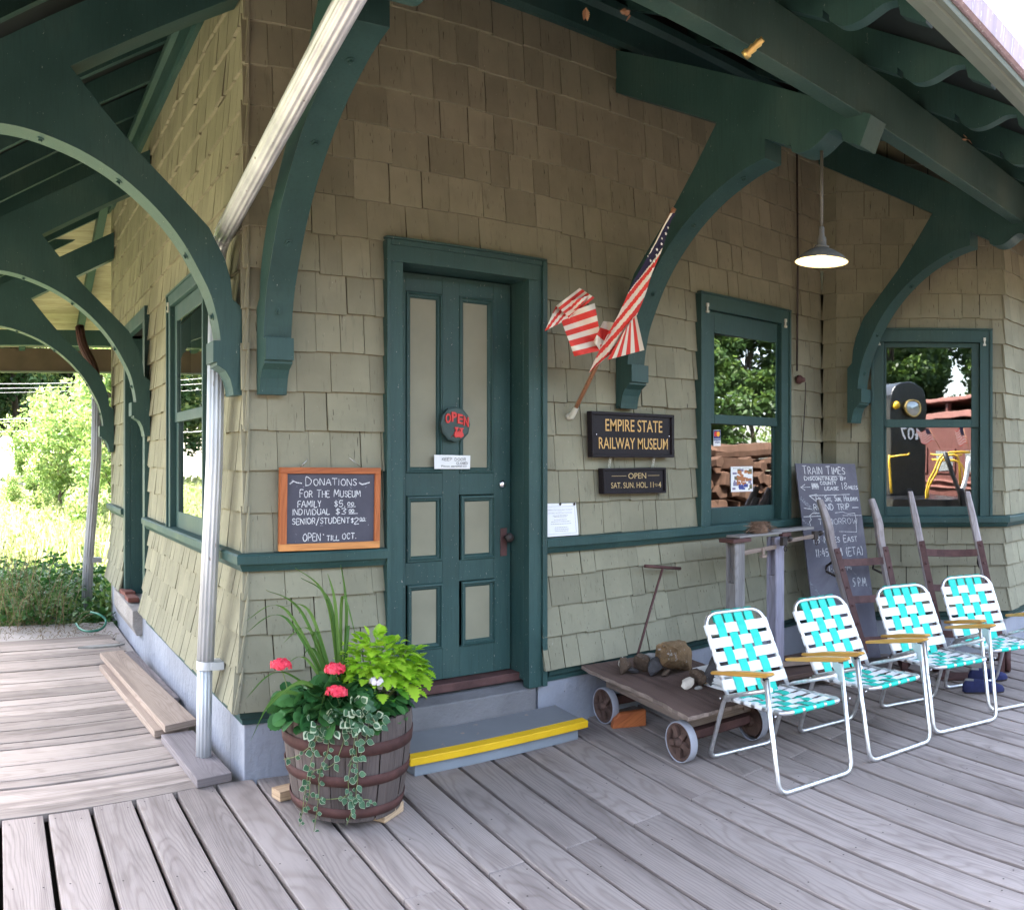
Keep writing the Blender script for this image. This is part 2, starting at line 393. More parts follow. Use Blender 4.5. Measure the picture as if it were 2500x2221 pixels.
class MB:
    def __init__(s): s.v = []; s.f = []; s.m = []; s.uv = []; s.sm = []
    def add(s, pts):
        n = len(s.v); s.v.extend([Vector(p) for p in pts]); return n
    def face(s, idx, m=0, uv=None, smooth=False):
        s.f.append(tuple(idx)); s.m.append(m); s.uv.append(uv or [(0, 0)] * len(idx)); s.sm.append(smooth)
    def poly(s, pts, m=0, uv=None, smooth=False):
        n = s.add(pts); s.face(range(n, n + len(pts)), m, uv, smooth)
    def hexa(s, p, m=0, axis=None, skip=()):
        """8 corners: 0-3 bottom ring, 4-7 top ring; uv runs along the longest edge"""
        n = s.add(p); p = [Vector(q) for q in p]
        ex = [(p[1] - p[0]), (p[3] - p[0]), (p[4] - p[0])]
        L = [e.length for e in ex]
        ax = axis if axis is not None else L.index(max(L))
        oth = [i for i in range(3) if i != ax]
        ru = rnd.random() * 9
        co = [(0, 0, 0), (1, 0, 0), (1, 1, 0), (0, 1, 0), (0, 0, 1), (1, 0, 1), (1, 1, 1), (0, 1, 1)]
        def uvf(i, fixed):
            c = co[i]
            u = c[ax] * L[ax]
            if fixed == ax:
                return (ru + c[oth[0]] * L[oth[0]] * .1, (c[oth[1]] - .5) * L[oth[1]])
            w = [k for k in oth if k != fixed][0]
            return (ru + u, (c[w] - .5) * L[w])
        for k, (q, fx) in enumerate((((0, 3, 2, 1), 2), ((4, 5, 6, 7), 2), ((0, 1, 5, 4), 1), ((2, 3, 7, 6), 1), ((1, 2, 6, 5), 0), ((3, 0, 4, 7), 0))):
            if k in skip: continue
            s.face([n + i for i in q], m, [uvf(i, fx) for i in q])
    def box(s, c, size, rot=None, m=0, skip=()):
        c = Vector(c); h = [x / 2 for x in size]
        R = rot if rot is not None else Matrix.Identity(3)
        pts = [c + R @ Vector((sx * h[0], sy * h[1], sz * h[2])) for sz in (-1, 1) for sx, sy in ((-1, -1), (1, -1), (1, 1), (-1, 1))]
        s.hexa(pts, m, skip=skip)
    def bar(s, a, b, w, t, up=(0, 0, 1), m=0):
        a, b = Vector(a), Vector(b); d = (b - a).normalized(); up = Vector(up)
        x = d.cross(up).normalized(); z = x.cross(d)
        pts = [q + x * sx * w / 2 + z * sz * t / 2 for sz in (-1, 1) for q, sx in ((a, -1), (a, 1), (b, 1), (b, -1))]
        s.hexa(pts, m)
    def prism(s, A, B, m=0, mside=None, smooth=False):
        A = [Vector(p) for p in A]; B = [Vector(p) for p in B]
        n = len(A); a = s.add(A); b = s.add(B); ru = rnd.random() * 9
        d = (A[len(A) // 2] - A[0]); e1 = d.normalized() if d.length > 0 else Vector((1, 0, 0))
        nrm = (B[0] - A[0]).normalized(); e2 = nrm.cross(e1)
        uvA = [(ru + (p - A[0]).dot(e1), (p - A[0]).dot(e2)) for p in A]
        s.face(list(range(a, a + n))[::-1], m, uvA[::-1]); s.face(range(b, b + n), m, uvA)
        ms = m if mside is None else mside; L = 0; W = (B[0] - A[0]).length
        for i in range(n):
            j = (i + 1) % n; l = (A[j] - A[i]).length
            s.face((a + i, a + j, b + j, b + i), ms, [(ru + L, 0), (ru + L + l, 0), (ru + L + l, W), (ru + L, W)], smooth); L += l
    def tube(s, path, r, n=8, m=0, cap=True, prof=None, smooth=True, closed=False):
        P = [Vector(p) for p in path]; k = len(P)
        rr = r if isinstance(r, (list, tuple)) else [r] * k
        T = []
        for i in range(k):
            a = P[(i - 1) % k] if closed else P[max(i - 1, 0)]; b = P[(i + 1) % k] if closed else P[min(i + 1, k - 1)]
            t = b - a; T.append(t.normalized() if t.length > 1e-9 else Vector((0, 0, 1)))
        up = Vector((0, 0, 1)) if abs(T[0].z) < 0.9 else Vector((1, 0, 0))
        x = T[0].cross(up).normalized(); rings = []; L = 0; ru = rnd.random() * 9; Ls = []
        for i in range(k):
            if i: x = (x - T[i] * x.dot(T[i])); x = x.normalized() if x.length > 1e-6 else T[i].cross(up).normalized(); L += (P[i] - P[i - 1]).length
            y = T[i].cross(x); Ls.append(L)
            pr = prof or [(math.cos(2 * PI * q / n), math.sin(2 * PI * q / n)) for q in range(n)]
            rings.append(s.add([P[i] + (x * a + y * b) * rr[i] for a, b in pr]))
        n = len(prof) if prof else n
        for i in range(k if closed else k - 1):
            A, B = rings[i], rings[(i + 1) % k]
            for q in range(n):
                q2 = (q + 1) % n; v0, v1 = q / n * 6.28 * rr[i], (q + 1) / n * 6.28 * rr[i]; u0, u1 = ru + Ls[i], ru + (Ls[i + 1] if i + 1 < k else L + 0.1)
                s.face((A + q, A + q2, B + q2, B + q), m, [(u0, v0), (u0, v1), (u1, v1), (u1, v0)], smooth)
        if cap and not closed:
            s.face(list(range(rings[0], rings[0] + n))[::-1], m); s.face(range(rings[-1], rings[-1] + n), m)
    def lathe(s, prof, c, n=24, m=0, axis=(0, 0, 1), smooth=True, mfun=None):
        c = Vector(c); z = Vector(axis).normalized(); x = z.orthogonal().normalized(); y = z.cross(x); rings = []
        for r, h in prof: rings.append(s.add([c + z * h + (x * math.cos(2 * PI * q / n) + y * math.sin(2 * PI * q / n)) * max(r, 1e-4) for q in range(n)]))
        for i in range(len(prof) - 1):
            for q in range(n):
                q2 = (q + 1) % n
                s.face((rings[i] + q, rings[i] + q2, rings[i + 1] + q2, rings[i + 1] + q), mfun(i) if mfun else m, [(prof[i][1], q / n * 3), (prof[i][1], (q + 1) / n * 3), (prof[i + 1][1], (q + 1) / n * 3), (prof[i + 1][1], q / n * 3)], smooth)
    def grid(s, fn, nu, nv, mf=None, m=0, smooth=True):
        n = s.add([fn(i / nu, j / nv) for j in range(nv + 1) for i in range(nu + 1)])
        for j in range(nv):
            for i in range(nu):
                a = n + j * (nu + 1) + i
                s.face((a, a + 1, a + nu + 2, a + nu + 1), mf((i + .5) / nu, (j + .5) / nv) if mf else m, [(i / nu, j / nv), ((i + 1) / nu, j / nv), ((i + 1) / nu, (j + 1) / nv), (i / nu, (j + 1) / nv)], smooth)
    def build(s, name, mats, parent=None, bevel=0.0, label=None, recalc=False):
        o3 = orig(parent) if parent is not None else (s.base if hasattr(s, 'base') else Vector((0, 0, 0)))
        me = bpy.data.meshes.new(name)
        me.from_pydata([tuple(p - o3) for p in s.v], [], s.f)
        if isinstance(mats, str): mats = [mats]
        for q in mats: me.materials.append(MATS[q])
        me.polygons.foreach_set('material_index', s.m); me.polygons.foreach_set('use_smooth', s.sm)
        uvl = me.uv_layers.new(name='UVMap'); flat = [c for f in s.uv for uv in f for c in uv]
        uvl.data.foreach_set('uv', flat)
        me.update()
        if recalc:
            bm = bmesh.new(); bm.from_mesh(me); bmesh.ops.recalc_face_normals(bm, faces=bm.faces); bm.to_mesh(me); bm.free()
        o = bpy.data.objects.new(name, me); COL.objects.link(o)
        if parent is not None: o.parent = parent
        else: o.location = o3
        if bevel:
            b = o.modifiers.new('bevel', 'BEVEL'); b.width = bevel; b.segments = 2; b.limit_method = 'ANGLE'; b.angle_limit = 0.7
        if label: o['label'] = label
        return o
def single(mb, name, mats, base, label, cat, group=None, kind=None, bevel=0.0):
    mb.base = Vector(base)
    return tag(mb.build(name, mats, None, bevel), label, cat, group, kind)
def copy_tree(o, parent=None):
    c = o.copy(); COL.objects.link(c)
    if parent is not None: c.parent = parent
    for ch in list(o.children): copy_tree(ch, c)
    return c

def arc(pts, n=24):
    """Catmull-Rom through pts"""
    P = [Vector(p) for p in pts]; out = []
    for i in range(len(P) - 1):
        p0 = P[max(i - 1, 0)]; p1 = P[i]; p2 = P[i + 1]; p3 = P[min(i + 2, len(P) - 1)]
        for k in range(n):
            t = k / n
            out.append(0.5 * ((2 * p1) + (p2 - p0) * t + (2 * p0 - 5 * p1 + 4 * p2 - p3) * t * t + (3 * p1 - p0 - 3 * p2 + p3) * t ** 3))
    out.append(P[-1]); return out
def fillet(pts, r, n=6):
    """round the inner corners of a polyline"""
    P = [Vector(p) for p in pts]; out = [P[0]]
    for i in range(1, len(P) - 1):
        a, b, c = P[i - 1], P[i], P[i + 1]
        rr = min(r, (a - b).length * 0.49, (c - b).length * 0.49)
        p, q = b + (a - b).normalized() * rr, b + (c - b).normalized() * rr
        for k in range(n + 1):
            t = k / n; out.append(p * (1 - t) ** 2 + b * 2 * t * (1 - t) + q * t * t)
    out.append(P[-1]); return out

# ------------------------------------------------------------------ walls as frames
class Wall:
    def __init__(s, o, t, n): s.o = Vector((*o, 0)); s.t = Vector((*t, 0)).normalized(); s.n = Vector((*n, 0)).normalized()
    def P(s, u, z, out=0.0): return s.o + s.t * u + s.n * out + Vector((0, 0, z))
    def hit(s, px, py, out=0.0):
        a, b, c = ray(px, py); d = Vector((a, b, 0)); e = Vector((0, -D, 0))
        p0 = s.o + s.n * out; k = (p0 - e).dot(s.n) / d.dot(s.n)
        p = e + d * k
        return (p - s.o).dot(s.t), H + c * k
    def box(s, mb, u0, u1, z0, z1, o0, o1, m=0):
        mb.hexa([s.P(u, z, o) for z in (z0, z1) for u, o in ((u0, o0), (u1, o0), (u1, o1), (u0, o1))], m)
FR = Wall((0, 0), (1, 0), (0, -1))
LW = Wall((1.22, 0), (0, 1), (-1, 0))
BS = Wall((5.88, -0.14), (0.5, -0.866), (-0.866, -0.5))
BRET = Wall((5.88, 0), (0, -1), (-1, 0))
B1 = BS.P(1.40, 0)
BF = Wall((B1.x, B1.y), (1, 0), (0, -1))

class Panel:
    """flat rectangle given by its corners: u to the right, v up, both 0..1"""
    def __init__(s, bl, br, tr, tl):
        s.c = [Vector(p) for p in (bl, br, tr, tl)]
        s.n = (s.c[1] - s.c[0]).cross(s.c[3] - s.c[0]).normalized()
        s.W = (s.c[1] - s.c[0]).length; s.Hh = (s.c[3] - s.c[0]).length
    def P(s, u, v, n=0.0):
        a, b, c, d = s.c
        return a * (1 - u) * (1 - v) + b * u * (1 - v) + c * u * v + d * (1 - u) * v + s.n * n
    def box(s, mb, u0, u1, v0, v1, n0, n1, m=0):
        mb.hexa([s.P(u, v, n) for v in (v0, v1) for u, n in ((u0, n1), (u1, n1), (u1, n0), (u0, n0))], m)

# ------------------------------------------------------------------ lettering
def text_poly(txt, size=1.0, spacing=1.0, bold=0.0):
    cu = bpy.data.curves.new('text', 'FONT'); cu.body = txt; cu.size = size; cu.space_character = spacing; cu.offset = bold
    o = bpy.data.objects.new('text', cu); COL.objects.link(o)
    dg = bpy.context.evaluated_depsgraph_get(); me = bpy.data.meshes.new_from_object(o.evaluated_get(dg))
    vs = [v.co.copy() for v in me.vertices]; fs = [tuple(p.vertices) for p in me.polygons]
    bpy.data.objects.remove(o); bpy.data.curves.remove(cu); bpy.data.meshes.remove(me)
    return vs, fs
def lettering(mb, pan, txt, u0, u1, v0, v1, n, m=0, bold=0.0, warp=None, thick=0.0):
    """printed letters stretched to fill u0..u1, v0..v1 of a panel"""
    vs, fs = text_poly(txt, 1.0, 1.0, bold)
    x0, x1 = min(v.x for v in vs), max(v.x for v in vs); y0, y1 = min(v.y for v in vs), max(v.y for v in vs)
    def place(v, nn):
        a = (v.x - x0) / (x1 - x0); b = (v.y - y0) / (y1 - y0)
        if warp: u, w = warp(a, b)
        else: u, w = u0 + (u1 - u0) * a, v0 + (v1 - v0) * b
        return pan.P(u, w, nn)
    k = mb.add([place(v, n) for v in vs])
    for f in fs: mb.face([k + i for i in f], m)
    if thick:
        cnt = {}
        for f in fs:
            for i in range(len(f)):
                e = (f[i], f[(i + 1) % len(f)]); key = tuple(sorted(e)); cnt.setdefault(key, []).append(e)
        kb = mb.add([place(v, n - thick) for v in vs])
        for key, es in cnt.items():
            if len(es) == 1:
                a, b = es[0]; mb.face((k + b, k + a, kb + a, kb + b), m)
G = {'A': (.75, "0,0 .37,1 .75,0;.14,.38 .62,.38"), 'B': (.6, "0,0 0,1 .4,1 .55,.85 .4,.55 0,.53;.4,.53 .6,.28 .42,0 0,0"), 'C': (.65, ".6,.82 .42,1 .2,.96 .02,.65 .04,.28 .22,.02 .45,0 .62,.18"),
     'D': (.68, "0,0 0,1 .35,.96 .62,.7 .64,.35 .4,.05 0,0"), 'E': (.55, ".52,1 0,1 0,0 .55,0;0,.52 .42,.52"), 'F': (.52, ".55,1 0,1 0,0;0,.5 .4,.5"), 'G': (.7, ".62,.85 .4,1 .12,.85 .02,.45 .18,.05 .48,0 .66,.18 .66,.45 .4,.45"),
     'H': (.65, "0,0 0,1;.62,0 .62,1;0,.5 .62,.5"), 'I': (.18, ".09,0 .09,1"), 'J': (.5, ".45,1 .45,.2 .25,0 .02,.15"), 'K': (.6, "0,0 0,1;.55,1 .02,.45;.15,.58 .6,0"), 'L': (.52, "0,1 0,0 .52,0"),
     'M': (.85, "0,0 .08,1 .42,.3 .76,1 .85,0"), 'N': (.68, "0,0 0,1 .62,0 .65,1"), 'O': (.72, ".36,1 .08,.82 .02,.4 .2,.04 .48,.02 .7,.35 .64,.8 .36,1"), 'P': (.58, "0,0 0,1 .42,.98 .56,.76 .42,.5 0,.46"),
     'Q': (.72, ".36,1 .08,.82 .02,.4 .2,.04 .48,.02 .7,.35 .64,.8 .36,1;.4,.25 .74,-.05"), 'R': (.6, "0,0 0,1 .42,.97 .54,.76 .4,.52 0,.48;.25,.5 .6,0"), 'S': (.55, ".52,.85 .32,1 .08,.88 .06,.66 .45,.42 .52,.2 .3,0 .02,.12"),
     'T': (.65, "0,1 .65,1;.32,1 .32,0"), 'U': (.65, "0,1 .02,.25 .2,0 .45,.02 .6,.25 .62,1"), 'V': (.66, "0,1 .33,0 .66,1"), 'W': (.95, "0,1 .22,0 .47,.7 .72,0 .95,1"), 'X': (.6, "0,0 .6,1;0,1 .6,0"), 'Y': (.6, "0,1 .3,.5 .6,1;.3,.5 .3,0"),
     'Z': (.6, "0,1 .6,1 0,0 .6,0"), '0': (.55, ".28,1 .04,.75 .04,.25 .26,0 .5,.25 .5,.75 .28,1"), '1': (.15, ".08,0 .08,1"), '2': (.55, ".02,.8 .2,1 .48,.85 .45,.6 .02,0 .55,.03"), '3': (.52, ".04,.9 .3,1 .48,.8 .2,.54 .5,.32 .32,.02 .02,.1"),
     '4': (.55, ".3,1 .02,.4 .55,.4;.42,.75 .4,0"), '5': (.55, ".52,1 .1,1 .06,.55 .36,.6 .5,.32 .32,.03 .02,.08"), '8': (.52, ".26,.53 .06,.76 .26,1 .46,.76 .26,.53 .03,.26 .26,0 .5,.26 .26,.53"),
     '$': (.5, ".48,.8 .28,.92 .06,.74 .44,.36 .3,.12 .02,.22;.26,1.08 .24,-.06"), '.': (.14, ".05,.02 .09,.05 .05,.06"), ',': (.16, ".09,.08 .04,-.12"), '/': (.5, "0,-.3 .5,1.15"), ':': (.16, ".08,.22 .08,.3;.08,.62 .08,.7"),
     "'": (.2, ".05,1.05 .15,.85"), '(': (.28, ".26,1.1 .05,.75 .05,.25 .26,-.1"), ')': (.28, ".02,1.1 .23,.75 .23,.25 .02,-.1"), '-': (.5, ".02,.45 .48,.48"), '~': (.9, "0,.35 .2,.6 .42,.52 .62,.35 .9,.62"), ' ': (.42, "")}
def strokes(txt, jit=0.03, small=0.0):
    out = []; x = 0.0; prev_space = True
    for ch in txt:
        w, d = G[ch]; k = 1.0
        if small and ch.isalpha() and not prev_space: k = small
        prev_space = ch in ' /'
        dx, dy = rnd.uniform(-jit, jit), rnd.uniform(-jit, jit) * 1.5
        for pl in d.split(';'):
            if not pl: continue
            pts = []
            for q in pl.split():
                a, b = map(float, q.split(',')); pts.append(((x + dx + (a + rnd.uniform(-jit, jit)) * k), (b + dy + rnd.uniform(-jit, jit)) * k))
            out.append(pts)
        x += (w + 0.22) * k
    return out, x
def chalk(mb, pan, txt, u0, u1, vb, vh, lw, n=0.0015, m=0, jit=0.03, small=0.0, slant=0.0):
    """hand lettering: u0..u1 across, baseline vb, capital height vh (in v), stroke width lw in metres"""
    st, tot = strokes(txt, jit, small)
    for pl in st:
        P = [(u0 + (u1 - u0) * (x / tot) , vb + vh * y + slant * (x / tot)) for x, y in pl]
        if len(P) > 2:
            q = arc([(a, b, 0) for a, b in P], 3); P = [(p.x, p.y) for p in q]
        ribbon(mb, pan, P, lw, n, m)
def ribbon(mb, pan, P, lw, n=0.0015, m=0):
    X = [Vector((u * pan.W, v * pan.Hh)) for u, v in P]
    for i in range(len(X) - 1):
        d = X[i + 1] - X[i]
        if d.length < 1e-6: continue
        d.normalize(); s = Vector((-d.y, d.x)) * lw * 0.5 * rnd.uniform(0.75, 1.2); e = d * lw * 0.3
        q = [X[i] - e - s, X[i + 1] + e - s, X[i + 1] + e + s, X[i] - e + s]
        nn = n + rnd.uniform(0, 0.0004)
        mb.poly([pan.P(a.x / pan.W, a.y / pan.Hh, nn) for a in q], m)

# ================================================================== THE SETTING
gm = MB()
gm.grid(lambda a, b: Vector(((a - .5) * 500, (b - .5) * 500, -0.27)), 2, 2, smooth=False)
single(gm, 'ground', ['meadow_ground'], (0, 0, -0.27), None, None, kind='structure')
gm = MB(); gm.poly([(-60, -60, -0.262), (60, -60, -0.262), (60, -4.5, -0.262), (-60, -4.5, -0.262)])
single(gm, 'track_bed', ['gravel'], (0, -20, -0.262), None, None, kind='structure')

# main platform: boards run out from the front wall; at the left they stop on a skewed line
db = MB()
pitch = 0.2095; xb0 = 0.237 - 12 * pitch
for k in range(110):
    x0 = xb0 + k * pitch; x1 = x0 + pitch - (0.020 if x0 < 1.0 else 0.019) - rnd.uniform(0, 0.006)
    if x0 > 17: break
    xm = (x0 + x1) / 2
    def yend(x): return -0.30 + 0.27 * x if x < 1.10 else (0.10 if x > 1.3 else -0.005)
    cuts = [-4.6]
    if xm > 1.2 and k % 2 == 0: cuts.append(-1.32 + rnd.uniform(-.012, .012))
    elif xm > 2.7: cuts.append(-3.6 + rnd.uniform(-.02, .02))
    for ci, y0 in enumerate(cuts):
        last = ci == len(cuts) - 1
        ya, yb = (yend(x0), yend(x1)) if last else (cuts[ci + 1] - .003,) * 2
        zt = rnd.uniform(-0.004, 0.002)
        # towards the bay the boards splay, each a little narrower at its outer end
        def fx(x, y): return x + (-0.012 - 0.078 * min(max(x - 1.0, 0), 5.0)) * (-y if x > 1.1 else 0)
        db.hexa([(fx(x0, y0), y0, zt - .045), (fx(x1, y0), y0, zt - .045), (fx(x1, yb), yb, zt - .045), (fx(x0, ya), ya, zt - .045), (fx(x0, y0), y0, zt), (fx(x1, y0), y0, zt + rnd.uniform(-.002, .002)), (fx(x1, yb), yb, zt), (fx(x0, ya), ya, zt)], 0, axis=1)
        # nail heads beside every joist
        for yj in [ya - .05] + [y for y in (-0.9, -1.55, -2.2, -2.85, -3.5) if y0 + .1 < y < ya - .1]:
            for xx in (x0 + .035, x1 - .035):
                if rnd.random() < .8:
                    c = Vector((fx(xx, yj) + rnd.uniform(-.01, .01), yj + rnd.uniform(-.02, .02), zt + .0035)); r = .0042
                    db.poly([c + Vector((r * math.cos(q * 1.047), r * math.sin(q * 1.047), 0)) for q in range(6)], 1)
single(db, 'platform_deck', ['deck_wood', 'dark_iron'], (0, -2, 0), None, None, kind='structure', bevel=0.004)
jb = MB(); jb.poly([(-3, -4.6, -.09), (15, -4.6, -.09), (15, .2, -.09), (-3, .2, -.09)])
single(jb, 'deck_underlay', ['soil'], (0, -2, -.09), None, None, kind='structure')

# side platform: boards laid askew beside the left wall
sb = MB(); sk = math.radians(15); du = Vector((math.cos(sk), math.sin(sk), 0)); dv = Vector((-math.sin(sk), math.cos(sk), 0))
vpos = -0.290; k = 0
base = Vector((0.0, 0, 0))
while vpos < 3.15:
    w = rnd.choice((0.10, 0.14, 0.15, 0.19, 0.2)); z = rnd.uniform(-.006, .003)
    ue = [1.10, 1.10]
    def pt(u, v, zz): return base + du * u + dv * v + Vector((0, 0, zz))
    # run from the left edge to just short of the wall
    def uend(v): return (1.10 - (-dv.x * 0) + v * math.sin(sk)) / math.cos(sk)
    ur = uend(vpos) - rnd.uniform(0, .05); ul = -0.95 if vpos < 1.2 else (-0.6 if vpos < 2.0 else -0.35)
    g = rnd.choice((.004, .006, .014))
    t = rnd.uniform(-.004, .004)
    sb.hexa([pt(ul, vpos, z - .04), pt(ur, vpos, z - .04), pt(ur, vpos + w - g, z - .04), pt(ul, vpos + w - g, z - .04), pt(ul, vpos, z), pt(ur, vpos, z + t), pt(ur, vpos + w - g, z + t), pt(ul, vpos + w - g, z)], 0, axis=0)
    for uu in (ur - .04, ur - .07):
        for q in (.25, .75):
            c = pt(uu, vpos + w * q, z + t + .003); sb.poly([c + Vector((.004 * math.cos(a * 1.047), .004 * math.sin(a * 1.047), 0)) for a in range(6)], 1)
    vpos += w
single(sb, 'side_deck', ['side_deck_wood', 'dark_iron'], (0.2, 1.5, 0), None, None, kind='structure', bevel=0.004)
ap = MB(); ap.hexa([(-3.0, 3.0, -.27), (1.2, 3.0, -.27), (1.2, 4.75, -.27), (-3.0, 4.1, -.27), (-3.0, 3.0, -.055), (1.2, 3.0, -.055), (1.2, 4.6, -.055), (-3.0, 3.9, -.055)])
single(ap, 'path', ['raw_concrete'], (0, 3.5, -.27), None, None, kind='structure', bevel=0.02)

# ================================================================== THE STATION
ST = thing('station_building', (1.22, 0, 0), 'old railway depot with sage green shingle walls, dark teal trim and deep bracketed eaves', 'building')

def flare(z): return 0.075 * max(0.0, (1.05 - z) / 0.69) ** 1.6
Z_UP = [1.13 + .2039 * i for i in range(10)] + [3.168, 3.367, 3.573, 3.80, 4.02, 4.24]
Z_LO = [0.36, 0.545, 0.722, 0.90, 1.05]
def shingles(mb, W, ulo, uhi, openings, wmin=.11, wmax=.235, ztop=4.24, corner0=0.0, corner1=0.0):
    for zs in (Z_LO, Z_UP):
        for i in range(len(zs) - 1):
            zb, zt = zs[i], zs[i + 1]
            if zb > ztop: continue
            fl = flare(zb)
            u = ulo - corner0 * fl - (.004 if i % 2 else 0.012) * (1 if corner0 else 0)
            u_end = uhi + corner1 * fl
            while u < u_end - .01:
                w = rnd.uniform(wmin, wmax)
                if u_end - (u + w) < .07: w = u_end - u
                g = rnd.choice((.002, .003, .0045, .007))
                a, b = u, u + w - g
                u += w
                segs = [(a, b, zb, zt)]
                for (p, q, r, t) in openings:
                    ns = []
                    for (sa, sb_, sz0, sz1) in segs:
                        if sb_ <= p or sa >= q or sz1 <= r or sz0 >= t: ns.append((sa, sb_, sz0, sz1)); continue
                        if sa < p - .005: ns.append((sa, p, sz0, sz1))
                        if sb_ > q + .005: ns.append((q, sb_, sz0, sz1))
                        if sz0 < t < sz1 - .01: ns.append((max(sa, p), min(sb_, q), t, sz1))
                    segs = ns
                for (sa, sb_, sz0, sz1) in segs:
                    dz = rnd.uniform(-.006, .006) if sz0 == zb else 0
                    dz2 = dz + rnd.uniform(-.003, .003)
                    th = rnd.uniform(.018, .024); lift = rnd.uniform(0, .006) + (rnd.uniform(0, .01) if rnd.random() < .08 else 0)
                    ub = lambda uu, z: uu
                    z1 = sz1 + .03 if sz1 == zt and zt not in (1.05,) else sz1
                    o0, o1 = flare(sz0) + lift, flare(z1) - .020
                    ta = sa + corner0 * (fl - flare(z1)) if corner0 and sa < ulo + .001 else sa; tb = sb_ - corner1 * (fl - flare(z1)) if corner1 and sb_ > uhi - .001 else sb_
                    P = [W.P(sa, sz0 + dz, o0 - th), W.P(sb_, sz0 + dz2, o0 - th), W.P(tb, z1, o1 - .006), W.P(ta, z1, o1 - .006),
                         W.P(sa, sz0 + dz, o0), W.P(sb_, sz0 + dz2, o0), W.P(tb, z1, o1), W.P(ta, z1, o1)]
                    mb.hexa(P, 0, axis=2, skip=(0, 3))
def backing(mb, W, u0, u1, openings, z0=0.28, z1=4.6, out=-.034, m=1):
    us = sorted({u0, u1, *[c for o in openings for c in o[:2]]}); zs = sorted({z0, 1.05, z1, *[c for o in openings for c in o[2:]]})
    us = [u for u in us if u0 <= u <= u1]; zs = [z for z in zs if z0 <= z <= z1]
    for i in range(len(us) - 1):
        for j in range(len(zs) - 1):
            uc, zc = (us[i] + us[i + 1]) / 2, (zs[j] + zs[j + 1]) / 2
            if any(o[0] < uc < o[1] and o[2] < zc < o[3] for o in openings): continue
            W.box(mb, us[i], us[i + 1], zs[j], zs[j + 1], out - .1, out, m)
ZW0, ZW1 = 1.126, 2.757
DOOR = (2.02, 3.00, 0.0, 2.75)
W1 = (4.366, 5.395); W2 = (BS.hit(2128, 1000)[0], BS.hit(2421, 1000)[0]); W3 = (0.70, 1.78)
SD = (2.74, 3.90)
op_f = [DOOR, (W1[0] + .02, W1[1] - .02, ZW0, ZW1 - .02)]
op_l = [(W3[0] + .02, W3[1] - .02, ZW0, 2.70), (SD[0] + .02, SD[1] - .02, 0.0, 2.75)]
op_b = [(W2[0] + .02, W2[1] - .02, ZW0, 2.655)]
wm = MB(); shingles(wm, FR, 1.22, 5.88, op_f, corner0=1.0); backing(wm, FR, 1.27, 5.88, op_f); wall_front = wm.build('front_wall', ['shingle_paint', 'interior'], ST)
wm = MB(); shingles(wm, LW, 0.0, 4.95, op_l, .06, .17, corner0=1.0); backing(wm, LW, 0.05, 4.95, op_l); wm.build('side_wall', ['shingle_paint', 'interior'], ST)
wm = MB(); shingles(wm, BRET, 0.0, .14, []); shingles(wm, BS, 0.0, 1.40, op_b, corner1=.55); backing(wm, BS, -.02, 1.37, op_b)
shingles(wm, BF, 0.0, 2.6, [], corner0=.55); backing(wm, BF, .03, 2.6, []); wm.build('bay_wall', ['shingle_paint', 'interior'], ST)
# rear and far walls and a dark floor close the rooms
wm = MB(); rear = Wall((1.22, 4.95), (1, 0), (0, 1)); rear.box(wm, 0, 14, -.2, 4.6, -.1, 0); Wall((15.2, 0), (0, 1), (1, 0)).box(wm, -1.35, 4.95, -.2, 4.6, -.1, 0)
Wall((9.18, -1.352), (0, 1), (1, 0)).box(wm, 0, 1.35, -.2, 4.6, -.1, 0, 0); FR.box(wm, 9.18, 15.2, -.2, 4.6, -.1, 0)
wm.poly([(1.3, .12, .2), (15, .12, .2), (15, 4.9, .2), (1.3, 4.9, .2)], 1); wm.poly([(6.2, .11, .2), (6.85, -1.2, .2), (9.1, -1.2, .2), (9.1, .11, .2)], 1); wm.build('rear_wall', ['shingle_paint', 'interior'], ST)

# foundation, water table, belt rail, frieze
def run(mb, segs, z0, z1, o0, o1, m=0):
    for W, a, b in segs: W.box(mb, a, b, z0, z1, o0, o1, m)
fm = MB()
FR.box(fm, 1.22, 2.02, -.1, .285, -.25, .0); FR.box(fm, 3.0, 5.9, -.1, .285, -.25, .0); LW.box(fm, .251, 4.95, -.3, .286, -.25, -.001)
BS.box(fm, 0, 1.40, -.1, .285, -.2, .002); BF.box(fm, 0, 2.6, -.1, .285, -.2, .001)
fm.build('foundation', ['foundation_paint'], ST, 0.006)
trims = [(FR, 1.22, 1.993), (FR, 3.035, 5.88)]
def molding(mb, W, a, b, prof, m=0, ca=0.0, cb=0.0):
    """profile (out,z) swept along a wall; ca/cb stretch the ends with out for mitres"""
    A = [W.P(a - ca * o, z, o) for o, z in prof]; B = [W.P(b + cb * o, z, o) for o, z in prof]
    mb.prism(A, B, m)
rail_p = [(-.03, 1.035), (.012, 1.038), (.018, 1.05), (.026, 1.062), (.03, 1.076), (.05, 1.078), (.052, 1.118), (.045, 1.128), (-.03, 1.135)]
tm = MB()
for W, a, b, ca, cb in ((FR, 1.22, 1.993, 1, 0), (FR, 3.032, 5.88, 0, 0), (LW, 0.0, SD[0], 1, 0), (LW, SD[1], 4.95, 0, 0), (BRET, 0, .14, 0, 0), (BS, 0, 1.40, 0, .55), (BF, 0, 2.6, .55, 0)): molding(tm, W, a, b, rail_p, 0, ca, cb)
tm.build('belt_rail', ['teal_paint'], ST)
wt_p = [(-.03, .277), (.012, .277), (.014, .30), (.03, .318), (.032, .352), (.02, .37), (-.03, .37)]
tm = MB()
